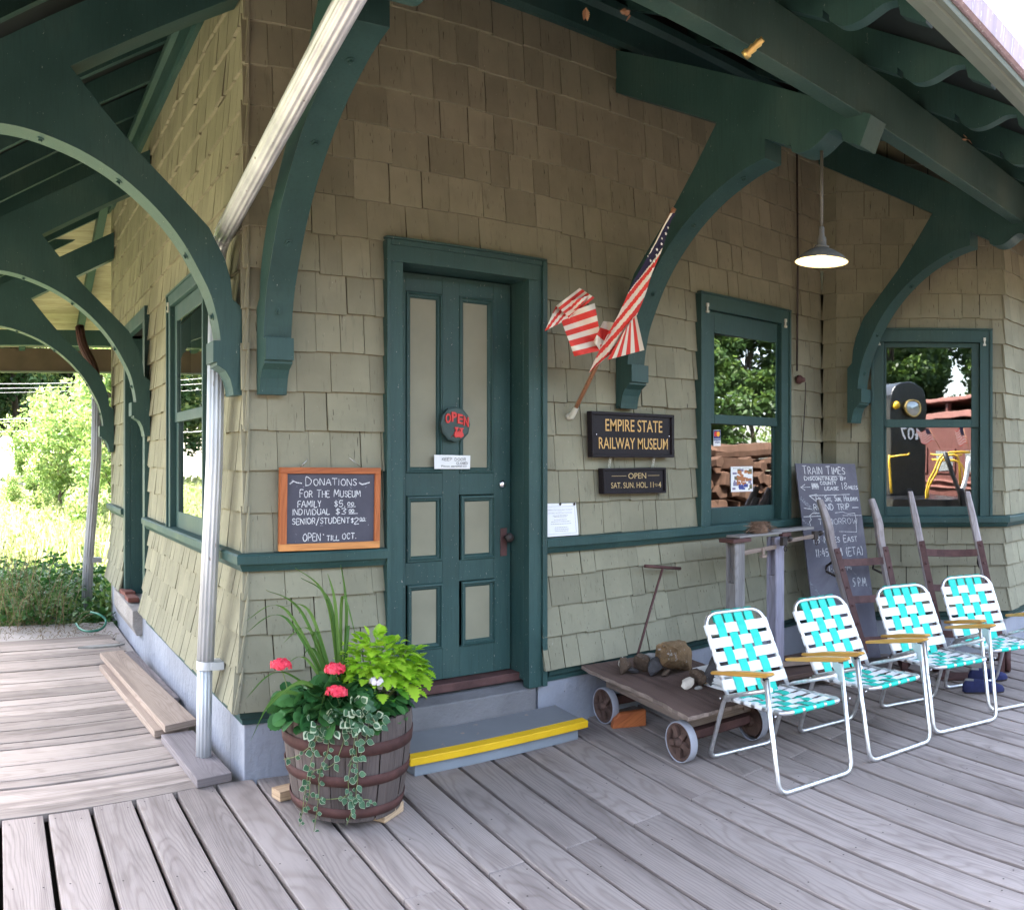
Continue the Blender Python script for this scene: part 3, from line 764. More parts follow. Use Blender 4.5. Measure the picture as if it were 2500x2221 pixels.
for W, a, b, ca, cb in ((FR, 1.22, 1.993, 1, 0), (FR, 3.06, 5.88, 0, 0), (LW, 0.0, SD[0], 1, 0), (BS, 0, 1.40, 0, .55), (BF, 0, 2.6, .55, 0)): molding(tm, W, a, b, wt_p, 0, ca, cb)
tm.build('water_table', ['teal_paint'], ST)
fz_p = [(-.03, 4.22), (.02, 4.22), (.03, 4.25), (.03, 4.39), (.06, 4.42), (.06, 4.47), (-.03, 4.47)]
tm = MB()
for W, a, b, ca, cb in ((FR, 1.22, 15.2, 1, 0), (LW, 0.0, 4.95, 1, 0), (BS, 0, 1.40, 0, .55), (BF, 0, 2.6, .55, 0)): molding(tm, W, a, b, fz_p, 0, ca, cb)
tm.build('frieze', ['teal_paint'], ST)

# ---- windows
def latch(mb, W, u, z, o):
    W.box(mb, u - .010, u + .010, z - .012, z + .012, o, o + .012); W.box(mb, u - .006, u + .006, z - .04, z - .012, o, o + .008); W.box(mb, u - .012, u + .012, z - .055, z - .04, o, o + .012)
def window(W, u0, u1, z0, z1, gl, gr, ztop, zbot, zm0, zm1, cas, latches=True, skew=0.0, dp=1.0):
    fm = MB()
    for a, b, c, d, o in ((u0, u0 + cas, z0, z1 - cas, .028), (u1 - cas, u1, z0, z1 - cas, .028), (u0, u1, z1 - cas, z1, .030)): W.box(fm, a, b, c, d, -.06, o)
    W.box(fm, u0 - .006, u1 + .006, z1 - .002, z1 + .012, -.03, .044)
    for a, b in ((u0 - .004, u0 + .018), (u1 - .018, u1 + .004)): W.box(fm, a, b, z0 + .003, z1 - .003, -.025, .042)
    fr = fm.build('window_frame', ['teal_paint'], ST, 0.003)
    sm = MB(); i0, i1 = u0 + cas + .002, u1 - cas - .002; zt = z1 - cas - .002
    # upper sash sits forward of the lower one
    a0, a1, b0_, b1_ = -.045 * dp, -.012 * dp, -.075 * dp, -.040 * dp
    W.box(sm, i0, gl, zm0, zt, a0, a1); W.box(sm, gr, i1, zm0, zt, a0, a1); W.box(sm, gl, gr, ztop, zt, a0, a1); W.box(sm, gl, gr, zm0, zm1, a0, a1 + .002)
    W.box(sm, i0, gl, z0, zm0 - .001, b0_, b1_); W.box(sm, gr, i1, z0, zm0 - .001, b0_, b1_); W.box(sm, gl, gr, z0, zbot, b0_, b1_)
    sm.build('sash', ['teal_paint'], fr, 0.003)
    for a, b in ((zm1, ztop), (zbot, zm0)):
        pm = MB(); o = (-.030 if a == zm1 else -.058) * dp
        k_ = (gr - gl) * skew / 2; pm.poly([W.P(gl, a, o - k_), W.P(gr, a, o + k_), W.P(gr, b, o + k_), W.P(gl, b, o - k_)] if W is not LW else [W.P(gr, a, o), W.P(gl, a, o), W.P(gl, b, o), W.P(gr, b, o)])
        pm.build('pane', ['window_glass'], fr)
    if latches:
        for u in (u0 + cas * .62, u1 - cas * .62):
            lm = MB(); latch(lm, W, u, z1 - cas * .75, .031); lm.build('latch', ['latch_ivory'], fr)
    return fr
window(FR, W1[0], W1[1], ZW0, ZW1, FR.hit(1737, 1000, -.04)[0], FR.hit(1885, 1000, -.04)[0], 2.50, 1.245, 1.852, 1.918, .105, skew=.075)
b0, b1 = BS.hit(2164, 1000, -.04)[0], BS.hit(2371, 1000, -.04)[0]
window(BS, W2[0], W2[1], ZW0, 2.66, b0, b1, 2.52, 1.205, 1.86, 1.925, .10)
window(LW, W3[0], W3[1], ZW0, 2.73, .80, 1.62, 2.54, 1.24, 1.85, 1.915, .08, dp=.35)

# ---- entry door
ug = lambda px: FR.hit(px, 1000, -.147)[0]
dm = MB(); cz = 2.648
for a, b, c, d, o in ((1.993, 2.091, .27, cz, .03), (2.912, 3.03, .26, cz, .03), (1.993, 3.03, cz, 2.765, .032)): FR.box(dm, a, b, c, d, -.03, o)
FR.box(dm, 1.987, 3.037, 2.766, 2.779, -.03, .042); FR.box(dm, 3.000, 3.034, .262, 2.763, .026, .048); FR.box(dm, 1.989, 2.012, .272, 2.763, .026, .045)
FR.box(dm, 2.012, 2.999, 2.735, 2.764, .031, .044)
FR.box(dm, 2.912, 2.95, .30, cz, -.25, -.031); FR.box(dm, 2.05, 2.091, .30, cz, -.25, -.031); FR.box(dm, 2.05, 2.95, cz, 2.70, -.25, -.031)
cas = dm.build('door_casing', ['door_teal'], ST, 0.003)
dl, dr, dz0, dz1 = 2.093, 2.900, .345, 2.640
DW = Wall((0, .147), (1, 0), (0, -1))
px2u = lambda px: DW.hit(px, 1000)[0]; py2z = lambda px, py: DW.hit(px, py)[1]
fields = [(1004.5, 1067, 729, 1140), (1134, 1192, 741, 1141), (1006, 1067, 1225.5, 1357), (1138, 1197, 1224, 1351), (1008, 1068, 1441, 1573), (1140, 1198, 1431, 1559)]
FZ = []
for a, b, c, d in fields:
    FZ.append((px2u(a), px2u(b), py2z((a + b) / 2, d), py2z((a + b) / 2, c)))
doorm = MB(); mw = .036
us = [dl, FZ[0][0] - mw, FZ[0][1] + mw, FZ[1][0] - mw, FZ[1][1] + mw, dr]
rows = [(FZ[4][2] - mw, FZ[4][3] + mw), (FZ[2][2] - mw, FZ[2][3] + mw), (FZ[0][2] - mw, FZ[0][3] + mw)]
DW.box(doorm, us[0], us[1], dz0, dz1, -.04, 0); DW.box(doorm, us[2], us[3], dz0, dz1, -.04, 0); DW.box(doorm, us[4], us[5], dz0, dz1, -.04, 0)
zz = [dz0] + [z for r in rows for z in r] + [dz1]
for (a, b) in ((us[1], us[2]), (us[3], us[4])):
    for i in range(0, len(zz), 2): DW.box(doorm, a, b, zz[i], zz[i + 1], -.04, -.0005)
door = doorm.build('entry_door', ['door_teal'], ST, 0.002)
for k, (a, b, c, d) in enumerate(FZ):
    pm = MB(); DW.box(pm, a - .004, b + .004, c - .004, d + .004, -.03, -.016); pm.build('door_panel', ['panel_sage'], door)
    q = MB(); u0, u1, z0, z1 = a - mw, b + mw, c - mw, d + mw
    ring = [(0, -.002), (.005, .006), (.014, .008), (.020, -.004), (.026, -.004), (.031, -.008), (mw, -.015)]
    for i in range(len(ring) - 1):
        (s0, o0), (s1, o1) = ring[i], ring[i + 1]
        A = [DW.P(u0 + s0, z0 + s0, o0), DW.P(u1 - s0, z0 + s0, o0), DW.P(u1 - s0, z1 - s0, o0), DW.P(u0 + s0, z1 - s0, o0)]
        B = [DW.P(u0 + s1, z0 + s1, o1), DW.P(u1 - s1, z0 + s1, o1), DW.P(u1 - s1, z1 - s1, o1), DW.P(u0 + s1, z1 - s1, o1)]
        for e in range(4): q.poly([A[e], A[(e + 1) % 4], B[(e + 1) % 4], B[e]])
    q.build('panel_moulding', ['door_teal'], door)
lk = MB(); lu0, lu1 = px2u(1221), px2u(1237); lz0, lz1 = py2z(1228, 1357), py2z(1228, 1289)
DW.box(lk, lu0, lu1, lz0, lz1, 0, .004); lk.build('lock_plate', ['iron_rust'], door, .002)
lk = MB(); lk.lathe([(0, 0), (.012, 0), (.010, .02), (.026, .032), (.029, .045), (.022, .058), (0, .062)], DW.P(px2u(1233), py2z(1233, 1311), .004), 20, 0, (0, -1, 0)); lk.build('door_knob', ['dark_iron'], door)
lk = MB(); lk.lathe([(0, 0), (.026, 0), (.026, .008), (.017, .018), (0, .02)], DW.P(px2u(1226), py2z(1226, 1182), 0), 20, 0, (0, -1, 0)); lk.build('deadbolt', ['chrome'], door)
th = MB(); FR.box(th, 2.06, 2.94, .29, .338, -.27, -.07); th.build('threshold', ['iron_rust'], ST, .004)

# ---- side doorway with its stone stoop
dm = MB()
for a, b in ((SD[0], SD[0] + .10), (SD[1] - .10, SD[1])): LW.box(dm, a, b, .33, 2.72, -.03, .024)
LW.box(dm, SD[0], SD[1], 2.72, 2.84, -.03, .026); LW.box(dm, SD[1] - .1, SD[1] - .06, .33, 2.72, -.24, -.031); LW.box(dm, SD[0] + .06, SD[0] + .1, .33, 2.72, -.24, -.031)
LW.box(dm, SD[0] + .1, SD[1] - .1, .33, 2.72, -.22, -.17)
for z in (.5, 1.35): LW.box(dm, SD[0] + .2, SD[1] - .2, z, z + .7, -.168, -.155)
dm.build('side_door', ['door_teal'], ST, .003)
dm = MB(); dm.prism([LW.P(2.98, z, o) for o, z in ((-.2, .33), (.085, .33), (.085, .20), (.05, .12), (-.2, .12))], [LW.P(4.12, z, o) for o, z in ((-.2, .35), (.085, .35), (.085, .2), (.05, .12), (-.2, .12))])
dm.build('stoop', ['raw_concrete'], ST, .008)

# ---- brackets
def br_profile():
    corb = [(0, 1.92), (.045, 1.92), (.050, 1.955), (.062, 2.0), (.085, 2.04), (.12, 2.062), (.13, 2.066), (.13, 2.082), (.150, 2.082), (.150, 2.19), (.112, 2.19)]
    ar = arc([(x, z, 0) for x, z in ((.112, 2.2), (.125, 2.28), (.16, 2.41), (.22, 2.53), (.30, 2.665), (.40, 2.79), (.52, 2.905), (.66, 3.01), (.82, 3.10), (1.0, 3.172), (1.12, 3.205), (1.21, 3.22))], 3)
    og = arc([(x, z, 0) for x, z in ((1.39, 3.215), (1.44, 3.198), (1.50, 3.20), (1.56, 3.225), (1.62, 3.262), (1.67, 3.268), (1.705, 3.24))], 4)
    p = corb + [(q.x, q.y) for q in ar] + [(1.21, 3.325), (1.38, 3.245), (1.38, 3.265)] + [(q.x, q.y) for q in og] + [(1.71, 3.205), (1.815, 3.157), (1.880, 3.300), (0, 4.20), (0, 3.93), (.86, 3.50), (.70, 3.30), (.53, 3.105), (.34, 2.92), (.17, 2.75), (.09, 2.60), (.06, 2.50), (.05, 2.40), (.0, 2.36)]
    return p, [(q.x, q.y) for q in ar]
BRP, BRARC = br_profile()
def bracket(o, d, across, t=.145, bolts=True, o0=0.0, back=0.0, k=1.0):
    """o: base point at the wall, d: outward, across: thickness direction"""
    o = Vector(o); d = Vector(d); a = Vector(across)
    prof = [((x * k) if x > 0 or z < 3.9 else -back, z if x > 0 or z < 3.9 else z + back * .47) for x, z in BRP]
    b = MB(); A = [o + d * (x + o0) + Vector((0, 0, z)) for x, z in prof]
    mids = [0] * len(BRP)
    b.prism(A, [p + a * t for p in A], 0)
    ob = b.build('bracket', ['teal_paint'], ST, 0.004, recalc=True)
    if bolts:
        for i in (4, 11, 20, 27):
            if i + 1 >= len(BRARC): continue
            (x0, z0), (x1, z1) = BRARC[i], BRARC[i + 1]; x0 *= k; x1 *= k
            tn = Vector((x1 - x0, z1 - z0)).normalized(); nr = d * tn.y + Vector((0, 0, -tn.x))
            c = o + d * (x0 + o0) + Vector((0, 0, z0)) + a * t * .5
            q = MB(); q.lathe([(0, -.002), (.019, -.002), (.019, .004), (.011, .005), (.011, .016), (0, .017)], c, 10, 0, nr, False); q.build('bolt', ['teal_paint'], ob)
    return ob
bracket((3.61, 0, 0), (0, -1, 0), (1, 0, 0))
bracket((1.285, 0, 0), (0, -1, 0), (1, 0, 0))
bracket((5.80, -.30, -.03), (0, -1, 0), (1, 0, 0), back=.28, k=.90)
for y, dz in ((.035, 0), (2.62, -.14), (4.72, -.25)): bracket((1.22, y, dz), (-1, 0, 0), (0, 1, 0))

# ---- roof
ZB = lambda out: 4.488 - .5 * out
def rafter_poly(out_lo=-.3, full=True):
    bot = [(out_lo, ZB(out_lo)), (2.0, ZB(2.0)), (2.0, 3.525), (2.035, 3.49)]
    tail = arc([(x, z, 0) for x, z in ((2.035, 3.47), (2.08, 3.435), (2.13, 3.42), (2.19, 3.424), (2.25, 3.443), (2.31, 3.463), (2.37, 3.458))], 4)
    bot += [(q.x, q.y) for q in tail] + [(2.385, 3.395), (2.50, 3.335), (2.515, 3.40)]
    return bot + [(2.515, 3.42), (out_lo, ZB(out_lo) + .19)]
RP = rafter_poly()
xs = [1.22 + .55 * 0 + x for x in ()]
xr = 3.66 - .64 * 4
k = 0
first = None
while xr < 14.5:
    r = MB(); lo = -.3
    poly = RP
    if xr < 1.22: poly = None
    if poly:
        A = [FR.P(xr, z, o) for o, z in poly]; r.prism(A, [p + Vector((.055, 0, 0)) for p in A]); r.build('rafter', ['teal_paint'], ST, recalc=True)
    else:  # jack rafters dying into the hip
        lo = 1.22 - xr
        A = [FR.P(xr, z, o) for o, z in rafter_poly(lo + .05)]; r.prism(A, [p + Vector((.055, 0, 0)) for p in A]); r.build('rafter', ['teal_paint'], ST, recalc=True)
    xr += .64
yr = -2.2
while yr < 7.6:
    r = MB(); lo = -.3 if yr > 0 else -yr + .05
    if lo > 1.9: yr += .64; continue
    A = [LW.P(yr, z, o) for o, z in rafter_poly(lo)]; r.prism(A, [p + Vector((0, .055, 0)) for p in A]); r.build('rafter', ['teal_paint'], ST, recalc=True)
    yr += .64
hp = MB(); hp.bar((1.3, .1, 4.52), (-1.33, -2.53, 3.30), .09, .24); hp.build('hip_rafter', ['teal_paint'], ST)
bm_ = MB(); FR.box(bm_, -.62, 15.0, 3.31, 3.568, 1.735, 1.83); bm_.build('porch_beam', ['dusty_teal'], ST, .004)
bm_ = MB(); LW.box(bm_, -1.83, 8.2, 3.312, 3.566, 1.735, 1.83); bm_.build('porch_beam', ['dusty_teal'], ST, .004)
ZT = lambda out: ZB(out) + .195
rf = MB()
EY = 9.6
P1 = Vector((3.72, 2.5, ZT(-2.5))); P2 = Vector((15.3, 2.5, ZT(-2.5))); A_ = Vector((-1.36, -2.58, ZT(2.58))); B_ = Vector((15.3, -2.58, ZT(2.58))); C_ = Vector((-1.36, EY, ZT(2.58))); E_ = Vector((15.3, EY, ZT(2.58)))
up = Vector((0, 0, .03))
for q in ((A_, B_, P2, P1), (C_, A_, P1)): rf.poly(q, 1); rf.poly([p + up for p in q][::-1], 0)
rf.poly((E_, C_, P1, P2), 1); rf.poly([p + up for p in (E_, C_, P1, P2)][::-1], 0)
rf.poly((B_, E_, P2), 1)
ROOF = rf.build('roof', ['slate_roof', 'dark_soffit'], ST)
# rear overhang seen from inside: cream boards, teal rafters, fascia
rs = MB(); sl = (P1.z - C_.z) / (EY - 2.5)
zr = lambda y: P1.z - sl * (y - 2.5) - .012
y = 4.6
while y < EY - .05:
    yn = min(y + .088, EY - .02)
    x0 = -1.3
    rs.hexa([(-1.30 , y, zr(y) - .012), (4.5, y, zr(y) - .012), (4.5, yn - .008, zr(yn) - .012), (-1.30, yn - .008, zr(yn) - .012), (-1.3, y, zr(y)), (4.5, y, zr(y)), (4.5, yn - .008, zr(yn)), (-1.3, yn - .008, zr(yn))], 0, axis=0)
    y = yn
rs.build('rear_soffit', ['cream_boards'], ST)
for x in (-.75, .36, 1.22, 2.2):
    r = MB(); r.hexa([(x, 4.9, zr(4.9) - .16), (x + .10, 4.9, zr(4.9) - .16), (x + .10, 9.2, zr(9.2) - .16), (x, 9.2, zr(9.2) - .16), (x, 4.9, zr(4.9) - .014), (x + .1, 4.9, zr(4.9) - .014), (x + .1, 9.2, zr(9.2) - .014), (x, 9.2, zr(9.2) - .014)])
    og = arc([(9.2, zr(9.2) - .16, 0), (9.27, zr(9.2) - .20, 0), (9.38, zr(9.3) - .19, 0), (9.5, zr(9.45) - .12, 0)], 5)
    A = [Vector((x + .001, q.x, q.y)) for q in og] + [Vector((x + .001, 9.5, zr(9.5) - .014)), Vector((x + .001, 9.2, zr(9.2) - .014))]
    r.prism(A, [p + Vector((.098, 0, 0)) for p in A]); r.build('rear_rafter', ['teal_paint'], ST, recalc=True)
r = MB(); r.box((1.6, 8.05, 3.31), (5.8, .14, .22)); r.build('rear_beam', ['teal_paint'], ST, .004)
r = MB(); r.box((1.6, 9.57, 3.18), (5.9, .035, .36), m=0); r.box((1.6, 9.56, 2.985), (5.9, .06, .028), m=1); r.build('rear_fascia', ['rear_shade_brown', 'fascia_grey'], ST)
# eaves board and gutter along the front and the left
gt = MB()
def eave(W, a, b, ca, cb, G1, G2):
    molding(G1, W, a, b, [(2.545, 3.300), (2.60, 3.295), (2.625, 3.302), (2.630, 3.312), (2.655, 3.312), (2.66, 3.322), (2.655, 3.345), (2.60, 3.36), (2.56, 3.36), (2.55, 3.325), (2.545, 3.32)], 0, ca, cb)
    molding(G2, W, a, b, [(2.64, 3.347), (2.672, 3.342), (2.690, 3.35), (2.70, 3.435), (2.69, 3.445), (2.675, 3.435), (2.668, 3.365), (2.64, 3.365)], 0, ca, cb)
G1, G2 = MB(), MB(); eave(FR, 1.22, 15.2, 1, 0, G1, G2); G1.build('eaves_board', ['fascia_grey'], ST); G2.build('gutter', ['gutter_pink'], ST)
G1, G2 = MB(), MB(); eave(LW, 0.0, EY, 1, 0, G1, G2); G1.build('eaves_board', ['fascia_grey'], ST); G2.build('gutter', ['gutter_pink'], ST)

# ---- downspouts
lobes = [(math.cos(2 * PI * q / 48) * (1 + .10 * math.cos(12 * 2 * PI * q / 48)), math.sin(2 * PI * q / 48) * (1 + .10 * math.cos(12 * 2 * PI * q / 48))) for q in range(48)]
dp = MB()
dp.tube([(1.15, -2.50, 3.385), (1.15, .14, 2.745)], .046, prof=lobes, m=0)
dp.tube(fillet([(1.152, .12, 2.75), (1.152, .26, 2.70), (1.150, .262, 2.45)], .09, 6), .042, prof=lobes, m=0)
dp.tube([(1.150, .26, 2.5), (1.135, .26, 1.6), (1.085, .26, .53)], .0425, prof=lobes, m=0)
dp.tube([(1.083, .26, .50), (1.076, .26, .04)], .038, prof=lobes, m=0)
DS = dp.build('downspout', ['galvanized'], ST)
q = MB(); q.tube([(1.085, .26, .545), (1.083, .26, .50)], .0465, n=24, cap=False); q.box((1.14, .26, .522), (.07, .095, .04)); q.build('strap', ['galvanized'], DS)
dp = MB()
px_ = 1.10
dp.tube(fillet([(.92, 5.30, 3.05), (.93, 5.2, 2.86), (1.06, 5.05, 2.56), (1.085, 5.04, 2.3)], .12, 6), .047, prof=lobes, m=1)
dp.tube([(1.085, 5.04, 2.5), (1.07, 5.04, 1.6), (.985, 5.04, .5), (.965, 5.04, -.1)], .053, prof=lobes, m=0)
DS2 = dp.build('downspout', ['old_pipe', 'iron_rust'], ST)
for z, x in ((2.28, 1.084), (.52, .986)):
    q = MB(); q.tube([(x, 5.04, z + .04), (x, 5.04, z - .04)], .060, n=24, cap=False); q.box((x + .08, 5.04, z), (.12, .10, .05)); q.build('strap', ['old_pipe'], DS2)
# ---- conduit, outlet and cord beside the first window
cd = MB(); cx = FR.hit(1940, 600)[0]
cd.tube([FR.P(cx, 4.2, .022), FR.P(cx + .01, 3.2, .024), FR.P(cx, 2.30, .024)], .008, m=0)
CD = cd.build('conduit', ['dark_iron'], ST)
q = MB(); q.lathe([(0, 0), (.036, 0), (.036, .02), (.022, .04), (.016, .06), (0, .062)], FR.P(cx + .03, 2.235, .012), 16, 0, (.15, -1, -.1)); q.build('socket', ['iron_rust'], CD)
q = MB(); q.tube(arc([FR.P(cx + .05, 2.21, .07), FR.P(cx + .09, 2.1, .04), FR.P(cx + .075, 1.8, .03), FR.P(cx + .045, 1.5, .03), FR.P(cx + .06, 1.3, .03)], 6), .004); q.build('cord', ['dark_iron'], CD)
# ---- bare lamp socket on the porch beam
ls = MB(); c = front(1818, 118, 1.95)
c = front(1818, 118, 1.83); ls.lathe([(0, 0), (.02, 0), (.02, .02), (.014, .024), (.018, .05), (.013, .054), (.017, .08), (.012, .085), (.012, .1), (0, .1)], c + Vector((0, 0, -.03)), 14, 0, (.1, -1, .5)); ls.build('lamp_socket', ['brass'], ST)

# ================================================================== STEPS
sm_ = MB(); sm_.hexa([(2.0, -.015, 0), (2.975, -.015, 0), (2.975, .30, 0), (2.0, .30, 0), (2.0, -.015, .255), (2.975, -.015, .255), (2.975, .30, .295), (2.0, .30, .295)])
single(sm_, 'stone_step', ['concrete'], (2.48, .1, 0), 'worn grey concrete upper step directly below the teal door', 'step', bevel=.008)
WS = thing('wooden_step', (2.55, -.15, 0), 'low grey wooden step with bright yellow edge in front of the door', 'step')
q = MB(); q.box((2.55, -.165, .035), (1.05, .24, .07)); q.build('riser', ['step_riser'], WS, .004)
q = MB(); q.hexa([(1.99, -.255, .072), (3.11, -.255, .072), (3.11, -.018, .1), (1.99, -.018, .1), (1.99, -.255, .108), (3.11, -.255, .108), (3.11, -.018, .132), (1.99, -.018, .132)]); q.build('tread', ['step_grey'], WS, .004)
q = MB(); q.hexa([(1.985, -.315, .066), (3.125, -.315, .066), (3.125, -.256, .07), (1.985, -.256, .07), (1.985, -.315, .105), (3.125, -.315, .105), (3.125, -.256, .111), (1.985, -.256, .111)], 0); q.build('nosing', ['yellow_paint'], WS, .004)

# ================================================================== SIGNS AND BOARDS
def frame_panel(px, out):
    """panel from four picture corners (bl, br, tr, tl) seen on the front wall"""
    return Panel(*[front(x, y, out) for x, y in px])
# museum sign
P = frame_panel([(1444, 1116), (1643.5, 1117), (1643.5, 1013), (1441, 1003)], .055)
S = thing('museum_sign', P.P(.5, 0, -.03), 'black wooden sign reading EMPIRE STATE RAILWAY MUSEUM in gold letters', 'sign')
q = MB(); P.box(q, 0, 1, 0, 1, -.035, 0); fw = .03
for a, b, c, d in ((0, 1, 0, .07), (0, 1, .93, 1), (0, .035, .07, .93), (.965, 1, .07, .93)): P.box(q, a, b, c, d, 0, .012)
q.build('board', ['sign_black'], S, .003)
q = MB(); lettering(q, P, 'EMPIRE STATE', .165, .855, .575, .845, .002, bold=.004); q.build('lettering', ['gold_letter'], S)
q = MB(); lettering(q, P, 'RAILWAY MUSEUM', .085, .925, .185, .44, .002, bold=.004); q.build('lettering', ['gold_letter'], S)
for u, v in ((.06, .5), (.945, .5)):
    q = MB(); q.lathe([(0, 0), (.007, 0), (.005, .003), (0, .004)], P.P(u, v, .002), 10, 0, (0, -1, 0)); q.build('screw', ['chrome'], S)
PM = P
# hours sign, hung by two short chains
P = frame_panel([(1472, 1206), (1624.5, 1203), (1623.5, 1141), (1470, 1143)], .05)
S = thing('hours_sign', P.P(.5, 0, -.02), 'small dark sign reading OPEN SAT. SUN. HOL. 11 TO 4 hanging on chains', 'sign')
q = MB(); P.box(q, 0, 1, 0, 1, -.04, 0)
for a, b, c, d in ((0, 1, 0, .09), (0, 1, .91, 1), (0, .03, .09, .91), (.97, 1, .09, .91)): P.box(q, a, b, c, d, 0, .012)
q.build('board', ['sign_black'], S, .003)
q = MB(); lettering(q, P, 'OPEN', .395, .68, .58, .80, .002, bold=.002)
lettering(q, P, 'SAT. SUN. HOL. 11', .125, .80, .22, .44, .002, bold=.002); lettering(q, P, 'TO', .815, .865, .27, .37, .002); lettering(q, P, '4', .88, .925, .22, .44, .002, bold=.006)
P.box(q, .14, .365, .685, .70, 0, .002); P.box(q, .71, .90, .685, .70, 0, .002); q.build('lettering', ['gold_dim'], S)
for u0, px in ((.12, 1490), (.81, 1597)):
    a = P.P(u0 + .01, .96, -.02); b = front(px, 1117, .04)
    q = MB(); n = 5
    for i in range(n):
        c = a.lerp(b, (i + .5) / n); L = (b - a).length / n * .68; e = Vector((1, 0, 0)) if i % 2 else Vector((0, 1, 0)); dd = (b - a).normalized()
        q.tube([c + e * .008 * math.cos(t * PI / 4) + dd * L * math.sin(t * PI / 4) for t in range(8)], .0024, 5, closed=True)
    q.build('chain', ['latch_ivory'], S)

# scalloped OPEN sign on the door
c = front(1108, 1036, -.125); rx, rz = .097, .102
class Disc:
    def P(s, u, v, n=0.0): return c + Vector(((u - .5) * 2 * rx, -n, (v - .5) * 2 * rz))
dp_ = Disc()
S = thing('open_sign', c, 'round scalloped green sign with raised red OPEN and little train on the door', 'sign')
q = MB(); N = 60
def scal(k, f): t = 2 * PI * k / N; r = f * (1 - .045 * abs(math.sin(t * 6))); return c + Vector((math.cos(t) * rx * r, 0, math.sin(t) * rz * r))
A = [scal(k, 1.0) for k in range(N)]; B = [p + Vector((0, -.020, 0)) for p in A]; C2 = [scal(k, .9) + Vector((0, -.024, 0)) for k in range(N)]
q.prism(A, B); n0 = q.add(B); n1 = q.add(C2)
for k in range(N): q.face((n0 + k, n0 + (k + 1) % N, n1 + (k + 1) % N, n1 + k))
q.face(range(n1, n1 + N)); q.build('board', ['sign_teal'], S, recalc=True)
q = MB()
LW_ = {'O': 0, 'P': 1, 'E': 2, 'N': 3}
for i, ch in enumerate('OPEN'):
    u0 = .13 + i * .205; cu_ = u0 + .09; dy = -.62 * (cu_ - .52) ** 2; sh = -.55 * (cu_ - .40)
    w = 1.0
    lettering(q, dp_, ch, 0, 1, 0, 1, .032, bold=.03, warp=lambda a, b, u0=u0, dy=dy, sh=sh: (u0 + .175 * a + .05 * b * 0, .575 + dy + .27 * b + sh * (a * .175) - .04 * (1 if u0 > .5 else 0)), thick=.012)
q.build('lettering', ['red_letter'], S, recalc=True)
eng = [(.33, .14), (.40, .20), (.44, .20), (.44, .15), (.50, .13), (.53, .15), (.57, .13), (.61, .15), (.65, .12), (.70, .15), (.74, .17), (.73, .24), (.70, .28), (.70, .36), (.745, .37), (.745, .40), (.60, .40), (.60, .37), (.63, .36), (.63, .29), (.60, .29), (.60, .33), (.57, .33), (.57, .29), (.52, .29), (.53, .37), (.56, .38), (.56, .42), (.44, .42), (.44, .38), (.47, .37), (.475, .30), (.43, .29), (.44, .24)]
q = MB(); q.prism([dp_.P(a, b, .022) for a, b in eng], [dp_.P(a, b, .032) for a, b in eng]); q.build('train_cutout', ['red_letter'], S, recalc=True)

# KEEP DOOR CLOSED note
P = frame_panel([(1060, 1144.5), (1147, 1144.5), (1147.6, 1112), (1059.5, 1110)], -.135)
S = thing('door_note', P.P(.5, 0), 'white paper note reading KEEP DOOR CLOSED taped below the round OPEN sign', 'note')
q = MB(); q.grid(lambda a, b: P.P(a, b, .002 + .004 * math.sin(a * 3)), 10, 2); q.build('sheet', ['paper'], S)
q = MB(); chalk(q, P, 'KEEP DOOR', .20, .88, .60, .20, .0022, .0085); chalk(q, P, 'CLOSED', .60, .93, .33, .17, .0022, .0085)
lettering(q, P, 'Please', .18, .41, .14, .27, .0075, 0); lettering(q, P, 'use other', .45, .755, .14, .26, .0085, 0); lettering(q, P, 'door', .78, .90, .14, .27, .0075, 0); ribbon(q, P, [(.45, .19), (.6, .2), (.755, .195)], .003, .0095); q.build('writing', ['ink_pen'], S)

# typed notice on the wall right of the door
P = frame_panel([(1330, 1311), (1412, 1305.5), (1406, 1227.5), (1327, 1229.5)], .018)
S = thing('wall_notice', P.P(.5, 0), 'white printed notice pinned to the shingles right of the door', 'notice')
q = MB(); q.grid(lambda a, b: P.P(a, b, .001 + .003 * math.sin(b * 4) * a), 6, 6); q.build('sheet', ['paper'], S)
q = MB(); nn = .006
lettering(q, P, 'EMPIRE STATE RAILWAY MUSEUM', .09, .85, .785, .825, nn); lettering(q, P, 'and the', .42, .53, .745, .765, nn); lettering(q, P, 'CATSKILL MOUNTAIN RAILROAD', .11, .84, .69, .73, nn)
for v, a, b in ((.625, .25, .70), (.585, .29, .67), (.50, .28, .67), (.44, .19, .77), (.37, .18, .79), (.265, .30, .68), (.205, .29, .70), (.15, .30, .69)):
    u = a
    while u < b:
        w = rnd.uniform(.02, .08); P.box(q, u, min(u + w, b), v, v + .014, nn - .001, nn); u += w + .016
for a, b, c2, d in ((.06, .93, .905, .911), (.06, .93, .075, .081), (.06, .064, .075, .91), (.926, .93, .075, .91)): P.box(q, a, b, c2, d, nn - .001, nn)
q.build('writing', ['ink_grey'], S)
for u, v in ((.06, .965), (.94, .965), (.5, .975)):
    q = MB(); q.lathe([(0, 0), (.009, 0), (.006, .004), (0, .005)], P.P(u, v, .003), 8, 0, (0, -1, 0)); q.build('tack', ['dark_iron'], S)

